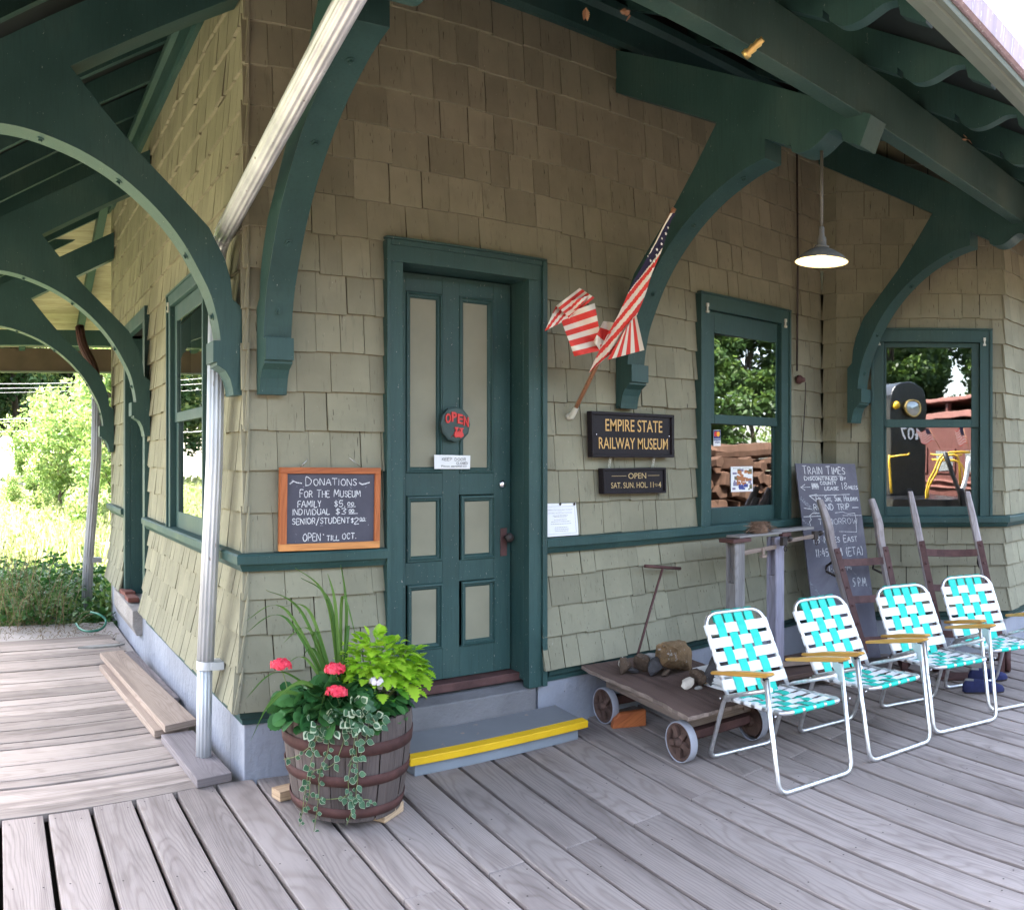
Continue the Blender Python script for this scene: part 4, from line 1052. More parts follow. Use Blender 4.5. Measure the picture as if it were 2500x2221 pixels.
# donations chalkboard standing on the belt rail
P = Panel(front(680, 1346, .030), front(924.5, 1336.5, .030), front(927.5, 1142, .020), front(682.5, 1140.5, .020))
S = thing('donation_board', P.P(.5, 0), 'chalkboard in an orange wooden frame listing museum donations beside the door', 'chalkboard')
q = MB(); P.box(q, .05, .95, .06, .94, -.012, .0); q.build('slate_panel', ['slate'], S)
for nm, bx, mt in (('frame_rail', (0, 1, .925, 1), 'frame_wood'), ('frame_rail', (0, 1, 0, .085), 'frame_wood_light'), ('frame_rail', (0, .07, .085, .925), 'frame_wood'), ('frame_rail', (.945, 1, .085, .925), 'frame_wood')):
    q = MB(); P.box(q, *bx, -.014, .014); q.build(nm, [mt], S, .002)
q = MB(); l = .0042; n = .0015
def DB(x): return (x - 180) / 1435
def DV(y): return (1400 - y) / 1160
def line(t, xa, xb, yb, h, small=0, slant=0): chalk(q, P, t, DB(xa), DB(xb), DV(yb), h / 1160, l, n, 0, .03, small, slant)
ribbon(q, P, [(DB(325), DV(470)), (DB(370), DV(432)), (DB(420), DV(452)), (DB(485), DV(462))], .006, n); ribbon(q, P, [(DB(1310), DV(455)), (DB(1350), DV(480)), (DB(1400), DV(470)), (DB(1460), DV(452))], .006, n)
line('DONATIONS', 545, 1290, 490, 112, .8); line('FOR THE MUSEUM', 465, 1345, 655, 100, .85); line('FAMILY', 440, 775, 792, 82); line('$5.', 950, 1135, 798, 85); line('00', 1145, 1250, 780, 45)
line('INDIVIDUAL', 360, 900, 902, 78); line('$3', 975, 1150, 905, 85); line('00', 1165, 1250, 880, 45); line('SENIOR/STUDENT', 365, 1190, 1030, 78); line('$', 1195, 1250, 1030, 65); line('2', 1245, 1330, 1045, 90); line('00', 1325, 1410, 1000, 42)
line('OPEN', 515, 780, 1265, 100); line("'", 790, 840, 1225, 45); line('TILL', 850, 1040, 1270, 68); line('OCT.', 1075, 1290, 1255, 78)
for xa, xb, y in ((1145, 1260, 800), (1165, 1290, 898), (1325, 1415, 1008)): ribbon(q, P, [(DB(xa), DV(y)), (DB(xb), DV(y - 2))], l, n)
q.build('writing', ['chalk'], S)
for k in range(26):
    q = MB(); u, v = rnd.uniform(.09, .92), rnd.uniform(.1, .9); ribbon(q, P, [(u, v), (u + rnd.uniform(-.012, .012), v + rnd.uniform(-.02, .02))], rnd.uniform(.002, .008), .001); q.build('smudge', ['chalk_faint'], S)
for a_, b_ in ((.2, (752, 1120)), (.81, (852, 1116))):
    q = MB(); q.tube([P.P(a_, 1.0, -.005), front(*b_, .025)], .0015, 5); q.build('wire_hanger', ['chrome'], S)

# tall leaning train times board across the inner corner
tl, tr = Vector((5.395, 4.03 - D, 1.565)), Vector((5.865, 3.775 - D, 1.56)); bl, br = Vector((5.25, 3.69 - D, .01)), Vector((5.545, 3.40 - D, .01))
br = bl + (tr - tl) * 1.0; br.z = .01
P = Panel(bl, br, tr, tl)
S = thing('train_times_board', P.P(.5, 0), 'tall unframed chalkboard of train times leaning in the corner of the walls', 'chalkboard')
q = MB(); P.box(q, 0, 1, 0, 1, -.02, 0); q.build('slate_panel', ['slate_dusty'], S, .003)
def TU(x, y): return (x - 148 - (y - 205) * .105) / 640
def TV(y): return 1 - (y - 205) / 2220
q = MB()
def tline(t, xa, xb, yb, h, lw=.0055, small=0, sl=0): chalk(q, P, t, TU(xa, yb), TU(xb, yb), TV(yb), h / 2220, lw, .0015, 0, .03, small, sl)
tline('TRAIN TIMES', 230, 685, 325, 88, .006, .85); tline('DISCONTINUED BY', 245, 690, 393, 40, .006, .85); tline('COUNTY', 408, 585, 442, 34, .006); tline('LEASE', 455, 610, 505, 34, .006); tline('18', 640, 712, 498, 78); tline('MILES', 714, 812, 498, 38, .005)
tline('FRI, SAT, SUN, HOLIDAYS', 365, 812, 628, 60, .0052, .62); tline('ROUND TRIP', 340, 725, 725, 62, .006); tline('TOMORROW', 385, 810, 885, 60, .004); tline('1.8 MILES EAST', 330, 800, 1085, 68, .006, .8); tline('11:45 AM (ETA)', 360, 862, 1232, 82, .006); tline('1:45', 495, 610, 1430, 90, .006); tline('PM', 640, 730, 1390, 60, .006); tline('5 P.M', 740, 885, 1575, 88, .006)
def tl_(pts, lw=.005): ribbon(q, P, [(TU(x, y), TV(y)) for x, y in pts], lw, .0015)
tl_([(300, 470), (205, 472)]); tl_([(245, 440), (203, 472), (248, 505)]); tl_([(720, 556), (290, 566)]); tl_([(370, 552), (290, 566), (360, 625)]); tl_([(235, 700), (315, 715)]); tl_([(748, 706), (808, 706)], .008); tl_([(232, 795), (480, 790)]); tl_([(640, 792), (842, 796)]); tl_([(300, 350), (620, 350)], .004)
tl_([(395, 760), (320, 760), (290, 790), (310, 830), (290, 850), (300, 895)]); tl_([(560, 760), (640, 752), (700, 775), (770, 768), (780, 830), (785, 980), (600, 968)], .005); tl_([(350, 965), (400, 970), (440, 960), (480, 970)])
for k in range(14): tl_([(315 + k * 5, 430 + 15 * (k % 2)), (325 + k * 5, 490 - 20 * (k % 3))], .006)
q.build('writing', ['chalk'], S)
for pts, lw in (([(205, 590), (330, 730), (450, 850), (540, 970)], .03), ([(220, 830), (300, 900)], .02), ([(380, 1010), (540, 1190)], .016), ([(290, 1500), (390, 1640)], .014), ([(560, 1530), (660, 1620)], .012), ([(700, 1380), (930, 1620)], .014), ([(640, 1080), (880, 1360)], .012)):
    q = MB(); ribbon(q, P, [(TU(x, y), TV(y)) for x, y in pts], lw, .0008); q.build('smudge', ['chalk_faint'], S)

# poster and card sticker inside the first window
P = Panel(*[front(x, y, o) for x, y, o in ((1784.5, 1201, -.061), (1838, 1199, -.041), (1837, 1138, -.041), (1784, 1139, -.061))])
S = thing('window_poster', P.P(.5, 0), 'small colour poster with white border stuck behind the first window', 'poster')
q = MB(); P.box(q, 0, 1, 0, 1, -.001, .0005, 0)
for k in range(60):
    u, v = rnd.uniform(.06, .9), rnd.uniform(.06, .8); cx_ = abs(u - .5)
    mi = 4 if (v < .25 and cx_ < .2) else (2 if cx_ < .28 and v < .75 else rnd.choice((3, 3, 5)))
    w, h = rnd.uniform(.06, .2), rnd.uniform(.05, .16); P.box(q, u, min(u + w, .96), v, min(v + h, .9), .0005, .001 + .00002 * k, mi)
lettering(q, P, 'SPECIAL EVENTS', .1, .9, .91, .95, .0012, 5)
q.build('sheet', ['paper', 'paper', 'poster_orange', 'poster_violet', 'poster_blue', 'poster_olive'], S)
P = Panel(*[front(x, y, o) for x, y, o in ((1742, 1089, -.074), (1759.5, 1088, -.068), (1759, 1049, -.068), (1742, 1049.5, -.074))])
S = thing('card_sticker', P.P(.5, 0), 'small credit card sticker at the left edge of the first window', 'sticker')
q = MB(); P.box(q, 0, 1, 0, 1, -.001, .0005, 0); P.box(q, .02, .98, .46, .98, .0005, .001, 1); P.box(q, .02, .98, .35, .43, .0005, .001, 1)
for u, mi in ((.3, 2), (.66, 3)): q.poly([P.P(u + .24 * math.cos(t * PI / 10), .74 + .17 * math.sin(t * PI / 10), .0013 + mi * .0001) for t in range(20)], mi)
lettering(q, P, 'VISA', .12, .9, .17, .31, .001, 1, bold=.03); q.build('sheet', ['paper', 'card_navy', 'card_red', 'card_orange'], S)

# ================================================================== FLAG ON ITS POLE
FB = front(1396, 1016, .025); FT = front(1646.5, 508, .91)
S = thing('flag', FB, 'weathered American flag furled along its copper coloured pole beside the door', 'flag')
q = MB(); q.tube([FB, FB.lerp(FT, .5), FT], .0125, 10); q.build('pole', ['pole_copper'], S)
q = MB(); d = (FT - FB).normalized(); q.lathe([(.017, -.01), (.019, .03), (.016, .07)], FB, 12, 0, d); q.lathe([(0, -.02), (.024, -.02), (.022, -.006), (.012, .01), (0, .012)], FB + Vector((0, .015, 0)), 12, 0, (0, -1, 0)); q.build('pole_holder', ['latch_ivory'], S)
def zo(x, y): return 1300 + x / 2.271, 480 + y / 2.271
def fout(py): return .03 + (1015 - py) / 507 * .88
LB = [(765, 92), (722, 170), (680, 255), (640, 330), (608, 385), (570, 450), (543, 505), (512, 575), (478, 650), (440, 720), (402, 790), (372, 850), (345, 905), (312, 978)]
RB = [(797, 90), (772, 130), (757, 170), (738, 235), (716, 300), (690, 360), (665, 420), (648, 470), (634, 520), (612, 580), (580, 655), (530, 745), (470, 850), (372, 925)]
LBc = [Vector((*zo(*p), 0)) for p in LB]; RBc = [Vector((*zo(*p), 0)) for p in RB]
def lerp_list(L, t):
    k = t * (len(L) - 1); i = min(int(k), len(L) - 2); return L[i].lerp(L[i + 1], k - i)
def main_cloth(w, s):
    a, b = lerp_list(LBc, s), lerp_list(RBc, s); p = a.lerp(b, w)
    return front(p.x, p.y, fout(p.y) + .075 + .030 * s * math.sin(w * 6 + s * 5) * (.3 + w) + .02 * w)
def stripe(qv, n, off=0): return 1 if int(math.floor(qv * n + off)) % 2 else 0
def main_mat(w, s):
    qv = s - .17 * (1 - w)
    if s < .22 and w < .36 - s * 1.1: return 1
    if qv < .28 + .04 * (1 - w): return 2
    return stripe(qv, 12)
q = MB(); q.grid(main_cloth, 22, 90, main_mat); q.build('flag_cloth', ['flag_red', 'flag_white', 'flag_navy'], S)
FL = [Vector((*zo(x, y), 0)) for x, y in ((415, 905), (500, 755), (575, 655), (620, 850))]
def flap(u, v):
    p = (FL[0] * (1 - u) + Vector((*zo(620, 850), 0)) * u) * (1 - v) + (FL[1] * (1 - u) + FL[2] * u) * v
    return front(p.x, p.y, fout(p.y) + .135 + .02 * math.sin(u * 6))
q = MB(); q.grid(flap, 40, 14, lambda u, v: stripe(u, 8)); q.build('flag_fold', ['flag_red', 'flag_white'], S)
def quad(A):
    Z = [Vector((*zo(*p), 0)) for p in A]
    def f(u, v):
        p = Z[0] * (1 - u) * (1 - v) + Z[1] * u * (1 - v) + Z[2] * u * v + Z[3] * (1 - u) * v
        return front(p.x, p.y, .30 + .12 * (p.x - 1330) / 150 + .03 * math.sin(u * 5 + v * 4))
    return f
q = MB()
q.grid(quad([(232, 885), (390, 850), (345, 590), (150, 660)]), 24, 42, lambda u, v: stripe(v, 8))
q.grid(quad([(68, 745), (205, 675), (318, 545), (130, 606)]), 24, 40, lambda u, v: stripe(u * .8 - v * .25 + .3, 7))
q.grid(quad([(130, 606), (206, 672), (345, 560), (262, 506)]), 26, 16, lambda u, v: stripe(u, 6, 1))
q.grid(quad([(340, 800), (372, 850), (470, 700), (392, 690)]), 10, 16, lambda u, v: stripe(v, 3, 1))
q.build('flag_fly', ['flag_red', 'flag_white'], S)
for x, y, r in ((752, 172, 9), (740, 205, 11), (718, 232, 8), (716, 262, 10), (690, 293, 10), (689, 326, 12), (655, 355, 10), (674, 357, 12), (668, 402, 9), (706, 315, 6), (660, 290, 6), (640, 330, 6)):
    px, py = zo(x, y); cst = front(px, py, fout(py) + .125); rr = r / 2.271 / 2100 * 4.6
    q = MB(); q.poly([cst + Vector((math.sin(k * PI / 5) * (rr if k % 2 == 0 else rr * .45), 0, math.cos(k * PI / 5) * (rr if k % 2 == 0 else rr * .45))) for k in range(10)]); q.build('star', ['flag_white'], S)

# ================================================================== PENDANT LAMP
LX, LO = 3.685, 1.53
S = thing('pendant_lamp', (LX, -LO, 3.20), 'lit white enamel pendant lamp hanging on a rusty stem from the bracket', 'lamp')
q = MB(); q.tube([(LX, -LO, 3.21), (LX, -LO, 2.80)], .0085, 8, 1); q.lathe([(.010, .10), (.014, .095), (.016, .05), (.024, .04), (.026, .0), (.040, -.004), (.040, -.014), (0, -.014)], (LX, -LO, 2.715), 16, 1); q.build('stem', ['iron_rust', 'lamp_shell'], S)
q = MB(); q.lathe([(.022, .085), (.03, .075), (.075, .055), (.115, .03), (.137, .008), (.140, 0)], (LX, -LO, 2.63), 40, 0)
q.lathe([(.139, 0), (.136, .006), (.113, .026), (.074, .050), (.028, .07), (.0, .075)], (LX, -LO, 2.63), 40, 1); q.build('lamp_shade', ['lamp_shell', 'lamp_enamel'], S)
q = MB(); q.lathe([(0, -.035), (.018, -.03), (.027, -.012), (.027, .006), (.014, .03), (.012, .045)], (LX, -LO, 2.655), 16, 0); q.build('bulb', ['bulb_glow'], S)
pl = bpy.data.lights.new('lamp_light', 'POINT'); pl.energy = 0.3; pl.color = (1, .74, .42); pl.shadow_soft_size = .02
po = bpy.data.objects.new('lamp_light', pl); COL.objects.link(po); po.parent = S; po.location = (0, 0, -.592)

# ================================================================== BARREL PLANTER
BC = Vector((1.555, -.515, .045)); BH = .435
def brad(t): return .245 + (.288 - .245) * min(1, t * 1.15) + .012 * math.sin(t * PI * .9)
S = thing('barrel_planter', BC, 'weathered half barrel planter with rusty hoops beside the doorstep', 'planter')
q = MB(); NS = 26; ang = [0]
for k in range(NS): ang.append(ang[-1] + rnd.uniform(.75, 1.25))
ang = [a / ang[-1] * 2 * PI for a in ang]
for k in range(NS):
    a0, a1 = ang[k] + .006, ang[k + 1] - .006; ht = BH + rnd.uniform(-.008, .006); rr = rnd.uniform(-.003, .003)
    def pt(a, t, ins): r = brad(t) + rr - ins; return BC + Vector((r * math.cos(a), r * math.sin(a), t * ht))
    ru = k * 1.37; W_ = (a1 - a0) * .27; n = q.add([pt(a0 + (a1 - a0) * j / 2, i / 8, 0) for i in range(9) for j in range(3)])
    for i in range(8):
        for j in range(2):
            e = n + i * 3 + j; q.face((e, e + 1, e + 4, e + 3), 0, [(ru + i / 8 * BH, (j / 2 - .5) * W_), (ru + i / 8 * BH, ((j + 1) / 2 - .5) * W_), (ru + (i + 1) / 8 * BH, ((j + 1) / 2 - .5) * W_), (ru + (i + 1) / 8 * BH, (j / 2 - .5) * W_)])
    top = [pt(a0, 1, 0), pt(a1, 1, 0), pt(a1, 1, .022), pt(a0, 1, .022)]; q.poly(top, 0, [(ru, 0), (ru, W_), (ru + .02, W_), (ru + .02, 0)])
    q.poly([pt(a0, 1, .022), pt(a1, 1, .022), pt(a1, .6, .022), pt(a0, .6, .022)], 0)
q.lathe([(0, .003), (.24, .003)], BC, 24); q.lathe([(0, .33), (.268, .33)], BC, 24, 1)
q.build('staves', ['barrel_wood', 'soil'], S)
for t, h in ((.10, .042), (.43, .045), (.745, .052)):
    q = MB(); pr = [(brad(t + dt / BH) + .003 + (0.0035 if 0 < e < 3 else 0), (t * BH + dt)) for e, dt in enumerate((-h / 2, -h / 2, h / 2, h / 2))]
    q.lathe(pr, BC, 48); q.build('hoop', ['barrel_hoop'], S)
for k, (px, py, ang_, L) in enumerate(((695, 1945, .25, .10), (948, 1990, .55, .16))):
    p = floor(px, py + 8, 0.0); q = MB(); q.box(p + Vector((0.01, .03, .024)), (L, .075, .046), Matrix.Rotation(ang_, 3, 'Z'))
    single(q, 'wood_block', ['block_wood'], p, ('short raw wood block propping the left of the flower barrel', 'raw wood block propping the right of the flower barrel')[k], 'block', bevel=.003)
q = MB(); p = BC + Vector((.02, .16, -.022)); q.box(p, (.12, .08, .044)); q.base = p
tag(q.build('wood_block', ['block_wood'], None, .003), 'wood block hidden under the back of the flower barrel', 'block')

# ================================================================== PLANTS IN THE BARREL
def leaf_shape(kind):
    if kind == 'serrate':
        o = []
        for i in range(15):
            t = i / 14; w = .46 * math.sin(PI * min(1, t * 1.02)) ** .7 * (1 - .30 * t); o.append((t, w * (1.0 if i % 2 else .52)))
        return o
    if kind == 'round': return [(i / 10, .56 * math.sqrt(max(0, math.sin(PI * i / 10))) * (1.0 if i % 2 else .90)) for i in range(11)]
    if kind == 'oval': return [(i / 8, .34 * math.sin(PI * (i / 8) ** .8)) for i in range(9)]
    return [(i / 4, .25 * math.sin(PI * i / 4)) for i in range(5)]
SHAPES = {k: leaf_shape(k) for k in ('serrate', 'round', 'oval', 'simple')}
def add_leaf(mb, p, d, up, L, kind, m=0, fold=.25, droop=.25, wide=1.0, lift=0.0, k_in=1.0):
    d = Vector(d).normalized(); up = Vector(up); s = d.cross(up)
    if s.length < 1e-4: s = d.orthogonal()
    s.normalize(); nrm = s.cross(d).normalized(); sh = SHAPES[kind]; a = []; b = []; c = []
    for t, w in sh:
        t2 = .5 + (t - .5) * k_in; w2 = w * k_in
        q = Vector(p) + d * L * t2 - Vector((0, 0, 1)) * L * droop * t2 * t2 + nrm * lift
        a.append(q); b.append(q + s * w2 * L * wide + nrm * w2 * L * fold); c.append(q - s * w2 * L * wide + nrm * w2 * L * fold)
    n = mb.add(a); nb = mb.add(b); nc = mb.add(c)
    for i in range(len(a) - 1):
        mb.face((n + i, n + i + 1, nb + i + 1, nb + i), m, smooth=False); mb.face((n + i + 1, n + i, nc + i, nc + i + 1), m, smooth=False)
def rdir(r, zmin=-1, zmax=1):
    z = r.uniform(zmin, zmax); a = r.uniform(0, 2 * PI); k = math.sqrt(max(0, 1 - z * z)); return Vector((k * math.cos(a), k * math.sin(a), z))
TOP = BC.z + BH
r_ = random.Random(5)
# lime coleus on the right
LC = Vector((1.70, -.52, TOP + .08)); S = thing('coleus_plant', LC - Vector((0, 0, .13)), 'bright lime green serrated coleus on the right of the barrel', 'plant')
q = MB(); q2 = MB(); q3 = MB()
for k in range(380):
    dv_ = rdir(r_, -.25, 1.0); rad = r_.uniform(.7, 1.05); p = LC + Vector((dv_.x * .205 * rad + .02, dv_.y * .19 * rad, .02 + dv_.z * .20 * rad))
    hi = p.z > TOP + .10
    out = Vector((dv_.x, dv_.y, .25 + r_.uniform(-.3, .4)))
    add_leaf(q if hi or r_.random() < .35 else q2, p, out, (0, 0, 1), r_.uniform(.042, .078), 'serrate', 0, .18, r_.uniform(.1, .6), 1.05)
for cx_, cy_, cz_ in ((1.63, -.60, .21), (1.74, -.62, .20), (1.84, -.55, .23), (1.71, -.50, .25), (1.80, -.66, .15), (1.90, -.60, .17), (1.60, -.52, .19)):
    ct = Vector((cx_, cy_, TOP + cz_))
    for j in range(16):
        a = j * 2.4; lay = j // 5; add_leaf(q, ct - Vector((0, 0, lay * .016)), (math.cos(a), math.sin(a), .55 - lay * .3), (0, 0, 1), r_.uniform(.8, 1.15) * (.038 + lay * .018), 'serrate', 0, .22, .3, 1.1)
    q3.tube([ct, ct.lerp(LC, .5) - Vector((0, 0, .05)), LC - Vector((0, 0, .12))], .004, 5)
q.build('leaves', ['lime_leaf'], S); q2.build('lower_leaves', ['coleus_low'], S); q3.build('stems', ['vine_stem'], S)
# red geranium on the left and centre
GC = Vector((1.45, -.59, TOP + .02)); S = thing('geranium_plant', GC - Vector((0, 0, .08)), 'dark leaved geranium with three pink red flower heads in the barrel', 'plant')
q = MB(); q3 = MB()
for k in range(380):
    dv_ = rdir(r_, -.15, 1); rad = r_.uniform(.55, 1.05); p = Vector((1.47, -.575, TOP - .01)) + Vector((dv_.x * .245 * rad, dv_.y * .20 * rad, dv_.z * .145 * rad))
    if p.x > 1.66 and p.z > TOP + .06: continue
    add_leaf(q, p, Vector((dv_.x, dv_.y, r_.uniform(-.5, .45))), rdir(r_, .5, 1), r_.uniform(.045, .078), 'round', 0, .22, r_.uniform(0, .35), 1.0)
for k in range(70):
    a = r_.uniform(-.3, PI + .3) + PI; p = Vector((1.555 + .255 * math.cos(a) * r_.uniform(.8, 1.05), -.515 + .25 * math.sin(a) * r_.uniform(.85, 1.06), TOP + r_.uniform(-.01, .06)))
    add_leaf(q, p, Vector((math.cos(a), math.sin(a), r_.uniform(-.5, .4))), (0, 0, 1), r_.uniform(.035, .06), 'round', 0, .2, .3)
q.build('leaves', ['geranium_leaf'], S)
def flower(c, mat, n, r0, stem_to, parent):
    f = MB()
    for k in range(n):
        dv_ = rdir(r_, -.25, 1); rr_ = r0 * r_.uniform(.7, 1.08); p = c + Vector((dv_.x * 1.22, dv_.y * 1.22, dv_.z * .72)) * rr_; e1 = dv_.orthogonal().normalized(); e1.rotate(Matrix.Rotation(r_.uniform(0, 6), 3, dv_)); e2 = dv_.cross(e1); s = r_.uniform(.006, .013); e1 = (e1 + dv_ * r_.uniform(-.5, .5)).normalized()
        f.poly([p + e1 * s * math.cos(t * PI / 3.5) + e2 * s * math.sin(t * PI / 3.5) + dv_ * .004 * (t % 2) for t in range(7)])
    f.build('flower_head', [mat], parent)
    st = MB(); st.tube(arc([c - Vector((0, 0, r0 * .4)), c.lerp(stem_to, .5) + Vector((0, 0, .02)), stem_to], 4), .0025, 5); st.build('stem', ['vine_stem'], parent)
fl = lambda px, py, dlt: Vector((math.tan((px - X0) / F) * dlt, dlt - D, H + (YH - py) / F * dlt / math.cos((px - X0) / F)))
for px, py, dl_, r0 in ((686, 1624, 3.50, .033), (818, 1634, 3.46, .033), (821, 1690, 3.38, .034)): flower(fl(px, py, dl_), 'petal_pink', 150, r0, fl(px + 25, py + 110, dl_ + .1), S)
S2 = thing('geranium_plant', (1.66, -.74, TOP - .05), 'pale geranium stalk with one white flower head at the front of the barrel', 'plant')
flower(fl(918, 1664, 3.42), 'petal_white', 40, .024, fl(905, 1770, 3.45), S2)
# spiky blades
S = thing('spike_plant', (1.53, -.46, TOP - .1), 'tall arching grassy spike plant at the back of the barrel', 'plant')
q = MB(); root = Vector((1.545, -.47, TOP - .05))
tips = [((720, 1385), (800, 1470)), ((735, 1410), (808, 1480)), ((690, 1570), (760, 1540)), ((650, 1440), (740, 1500)), ((600, 1515), (700, 1490)), ((600, 1545), (700, 1510)), ((832, 1378), (846, 1500)), ((868, 1550), (835, 1460)), ((610, 1810), (690, 1690)), ((600, 1705), (690, 1640)), ((640, 1740), (740, 1665)), ((770, 1790), (800, 1680)), ((1004, 1547), (930, 1590)), ((915, 1830), (920, 1690)), ((770, 1600), (775, 1545)), ((800, 1400), (820, 1490)), ((690, 1480), (760, 1500)), ((840, 1620), (850, 1530)), ((740, 1600), (770, 1590)), ((700, 1620), (750, 1610))]
for k, (t, md) in enumerate(tips):
    dl_ = 3.55 - (.22 if t[1] > 1640 else 0) + r_.uniform(-.05, .05)
    tip = fl(*t, dl_); mid = fl(*md, 3.58 - (.12 if t[1] > 1640 else 0))
    path = arc([root, mid, tip], 9); n = len(path)
    sd = Vector((1, .2, 0)) if abs(tip.z - root.z) > .15 else Vector((0, .3, 1)); sd.normalize()
    w = [.0085 * min(1, (1 - i / (n - 1)) * 2.2) + .0004 for i in range(n)]
    a = q.add([p + sd * w[i] for i, p in enumerate(path)]); b = q.add([p + Vector((0, .003, -.002)) for p in path]); c = q.add([p - sd * w[i] for i, p in enumerate(path)])
    for i in range(n - 1): q.face((a + i, a + i + 1, b + i + 1, b + i)); q.face((b + i, b + i + 1, c + i + 1, c + i))
q.build('blades', ['blade_green'], S)
# variegated trailing vines
def vine(pts, nleaf, label, size=.036, top_cluster=0):
    P_ = arc([Vector(p) for p in pts], 10); b0_ = P_[0]
    S = thing('trailing_vine', b0_, label, 'plant', 'variegated vines trailing from the barrel')
    st = MB(); st.tube(P_, .0016, 5); st.build('stem', ['vine_stem'], S)
    lf = MB(); tot = len(P_)
    for k in range(nleaf):
        i = int((k + r_.uniform(.2, .8)) / nleaf * (tot - 1)); p = P_[i]
        a = r_.uniform(-1.3, 1.3) + (PI if k % 2 else 0)
        d = Vector((math.cos(a), -.35 + r_.uniform(-.3, .2), math.sin(a) * .7 - .25)).normalized()
        sz = size * r_.uniform(.6, 1.15) * (1 - .35 * i / tot); up = Vector((r_.uniform(-.4, .4), -1, r_.uniform(.1, .9)))
        for q_ in (0, 1):
            add_leaf(lf, p + d * .004, d, up, sz, 'oval', q_, .10, .1, 1.25, .0014 * q_, 1.0 - .10 * q_)
    for k in range(top_cluster):
        dv_ = rdir(r_, -.3, 1); p = b0_ + Vector((dv_.x * .06, -abs(dv_.y) * .05, dv_.z * .05)); d = Vector((dv_.x, -.5, dv_.z - .3))
        for q_ in (0, 1): add_leaf(lf, p, d, (r_.uniform(-.3, .3), -1, .6), size * r_.uniform(.7, 1.1), 'oval', q_, .1, .1, 1.25, .0014 * q_, 1 - .10 * q_)
    lf.build('leaves', ['vinca_cream', 'vinca_green'], S)
def rimpt(px, py, extra=.02):
    """a point just outside the staves along the sight line"""
    s, c, t = ray(px, py); e = Vector((0, -D, H)); d = Vector((s, c, t)); 
    best = None
    for k in range(300, 420):
        p = e + d * (k / 100); h = (p.z - BC.z) / BH
        if h < 0 or h > 1.05: rr = brad(max(0, min(1, h)))
        else: rr = brad(h)
        if (Vector((p.x, p.y)) - Vector((BC.x, BC.y))).length < rr + extra: best = p; break
    return best or (e + d * 3.5)
def zv(x, y): return 600 + x / 2.594, 1350 + y / 2.594
vines = [([(690, 1000), (640, 1130), (560, 1330), (420, 1390), (400, 1540), (340, 1690)], 18, 'longest vine wandering down the left front of the barrel', 12),
         ([(480, 1070), (450, 1180), (330, 1280), (240, 1305)], 10, 'short vine reaching out past the left side of the barrel', 5),
         ([(450, 1090), (430, 1250), (390, 1420), (370, 1560), (330, 1790)], 20, 'vine hanging to the deck at the left of the barrel', 8),
         ([(520, 1090), (520, 1250), (470, 1380), (460, 1560), (430, 1770)], 22, 'vine hanging down the middle left of the barrel', 6),
         ([(700, 1060), (680, 1250), (650, 1420), (630, 1540), (440, 1560)], 17, 'vine that turns back to the left across the barrel', 14),
         ([(720, 1080), (700, 1250), (710, 1400), (700, 1500), (690, 1580), (640, 1720)], 18, 'vine hanging down the right front of the barrel', 12),
         ([(780, 1070), (770, 1150), (720, 1290), (650, 1350)], 12, 'short vine at the right rim of the barrel', 10),
         ([(640, 1540), (680, 1570), (770, 1560), (800, 1590)], 10, 'small sprig curling right near the bottom of the barrel', 0)]
for pts, n, lab, tc in vines: vine([rimpt(*zv(x, y)) for x, y in pts], int(n * .9), lab, .039, tc)

# ================================================================== PLATFORM WAGON WITH ITS ROCKS
WG = thing('platform_wagon', (3.55, -.6, 0), 'low old wooden platform wagon with rusty grey tyred wheels and a T handle', 'wagon')
dk = Panel((3.17, -1.06, .262), (3.83, -1.12, .262), (3.95, -.14, .338), (3.265, -.075, .346))
q = MB(); nU, nV = 3, 12
def dkp(u, v, n): p = dk.P(u, v, n); p.z += .010 * math.sin(v * 5 + u) * (1 - u) - .006 * (u * (1 - u)) * 4; return p
us_ = [0, .34, .67, 1]
q.grid(lambda u, v: dkp(u, v, .018) + Vector((.004 * math.sin(v * 40), .004 * math.sin(u * 50), 0)), 24, 30, smooth=True)
n0 = len(q.v)
for e in range(4):
    N = 24
    def edge(t, n): 
        u, v = ((t, 0), (1, t), (1 - t, 1), (0, 1 - t))[e]; return dkp(u, v, n) + Vector((.004 * math.sin(v * 40), .004 * math.sin(u * 50), 0))
    for i in range(N): q.poly([edge(i / N, -.004), edge((i + 1) / N, -.004), edge((i + 1) / N, .018), edge(i / N, .018)], 1, [(i / N, 0), ((i + 1) / N, 0), ((i + 1) / N, .02), (i / N, .02)])
for f in range(24 * 30): q.uv[f] = [(v_, u_) for u_, v_ in q.uv[f]]
q.build('deck', ['cart_wood', 'cart_edge'], WG)
q = MB(); q.box((3.53, -.93, .205), (.50, .05, .085), Matrix.Rotation(-.09, 3, 'Z')); q.box((3.65, -.19, .255), (.50, .05, .09), Matrix.Rotation(-.09, 3, 'Z'))
q.hexa([(3.30, -.93, .18), (3.35, -.935, .18), (3.44, -.19, .22), (3.39, -.18, .22), (3.30, -.93, .25), (3.35, -.935, .25), (3.44, -.19, .30), (3.39, -.18, .30)]); q.hexa([(3.71, -.98, .18), (3.76, -.985, .18), (3.88, -.22, .22), (3.83, -.21, .22), (3.71, -.98, .25), (3.76, -.985, .25), (3.88, -.22, .30), (3.83, -.21, .30)]); q.build('chassis', ['cart_edge'], WG, .004)
for a, b in (((3.25, -.934), (3.777, -.985)), ((3.392, -.156), (3.93, -.21))):
    q = MB(); q.tube([(a[0] + .02, a[1], .108), (b[0] - .01, b[1], .108)], .013, 8); q.box(((a[0] + b[0]) / 2, (a[1] + b[1]) / 2, .135), (.44, .06, .04), Matrix.Rotation(-.09, 3, 'Z')); q.build('axle', ['iron_rust'], WG)
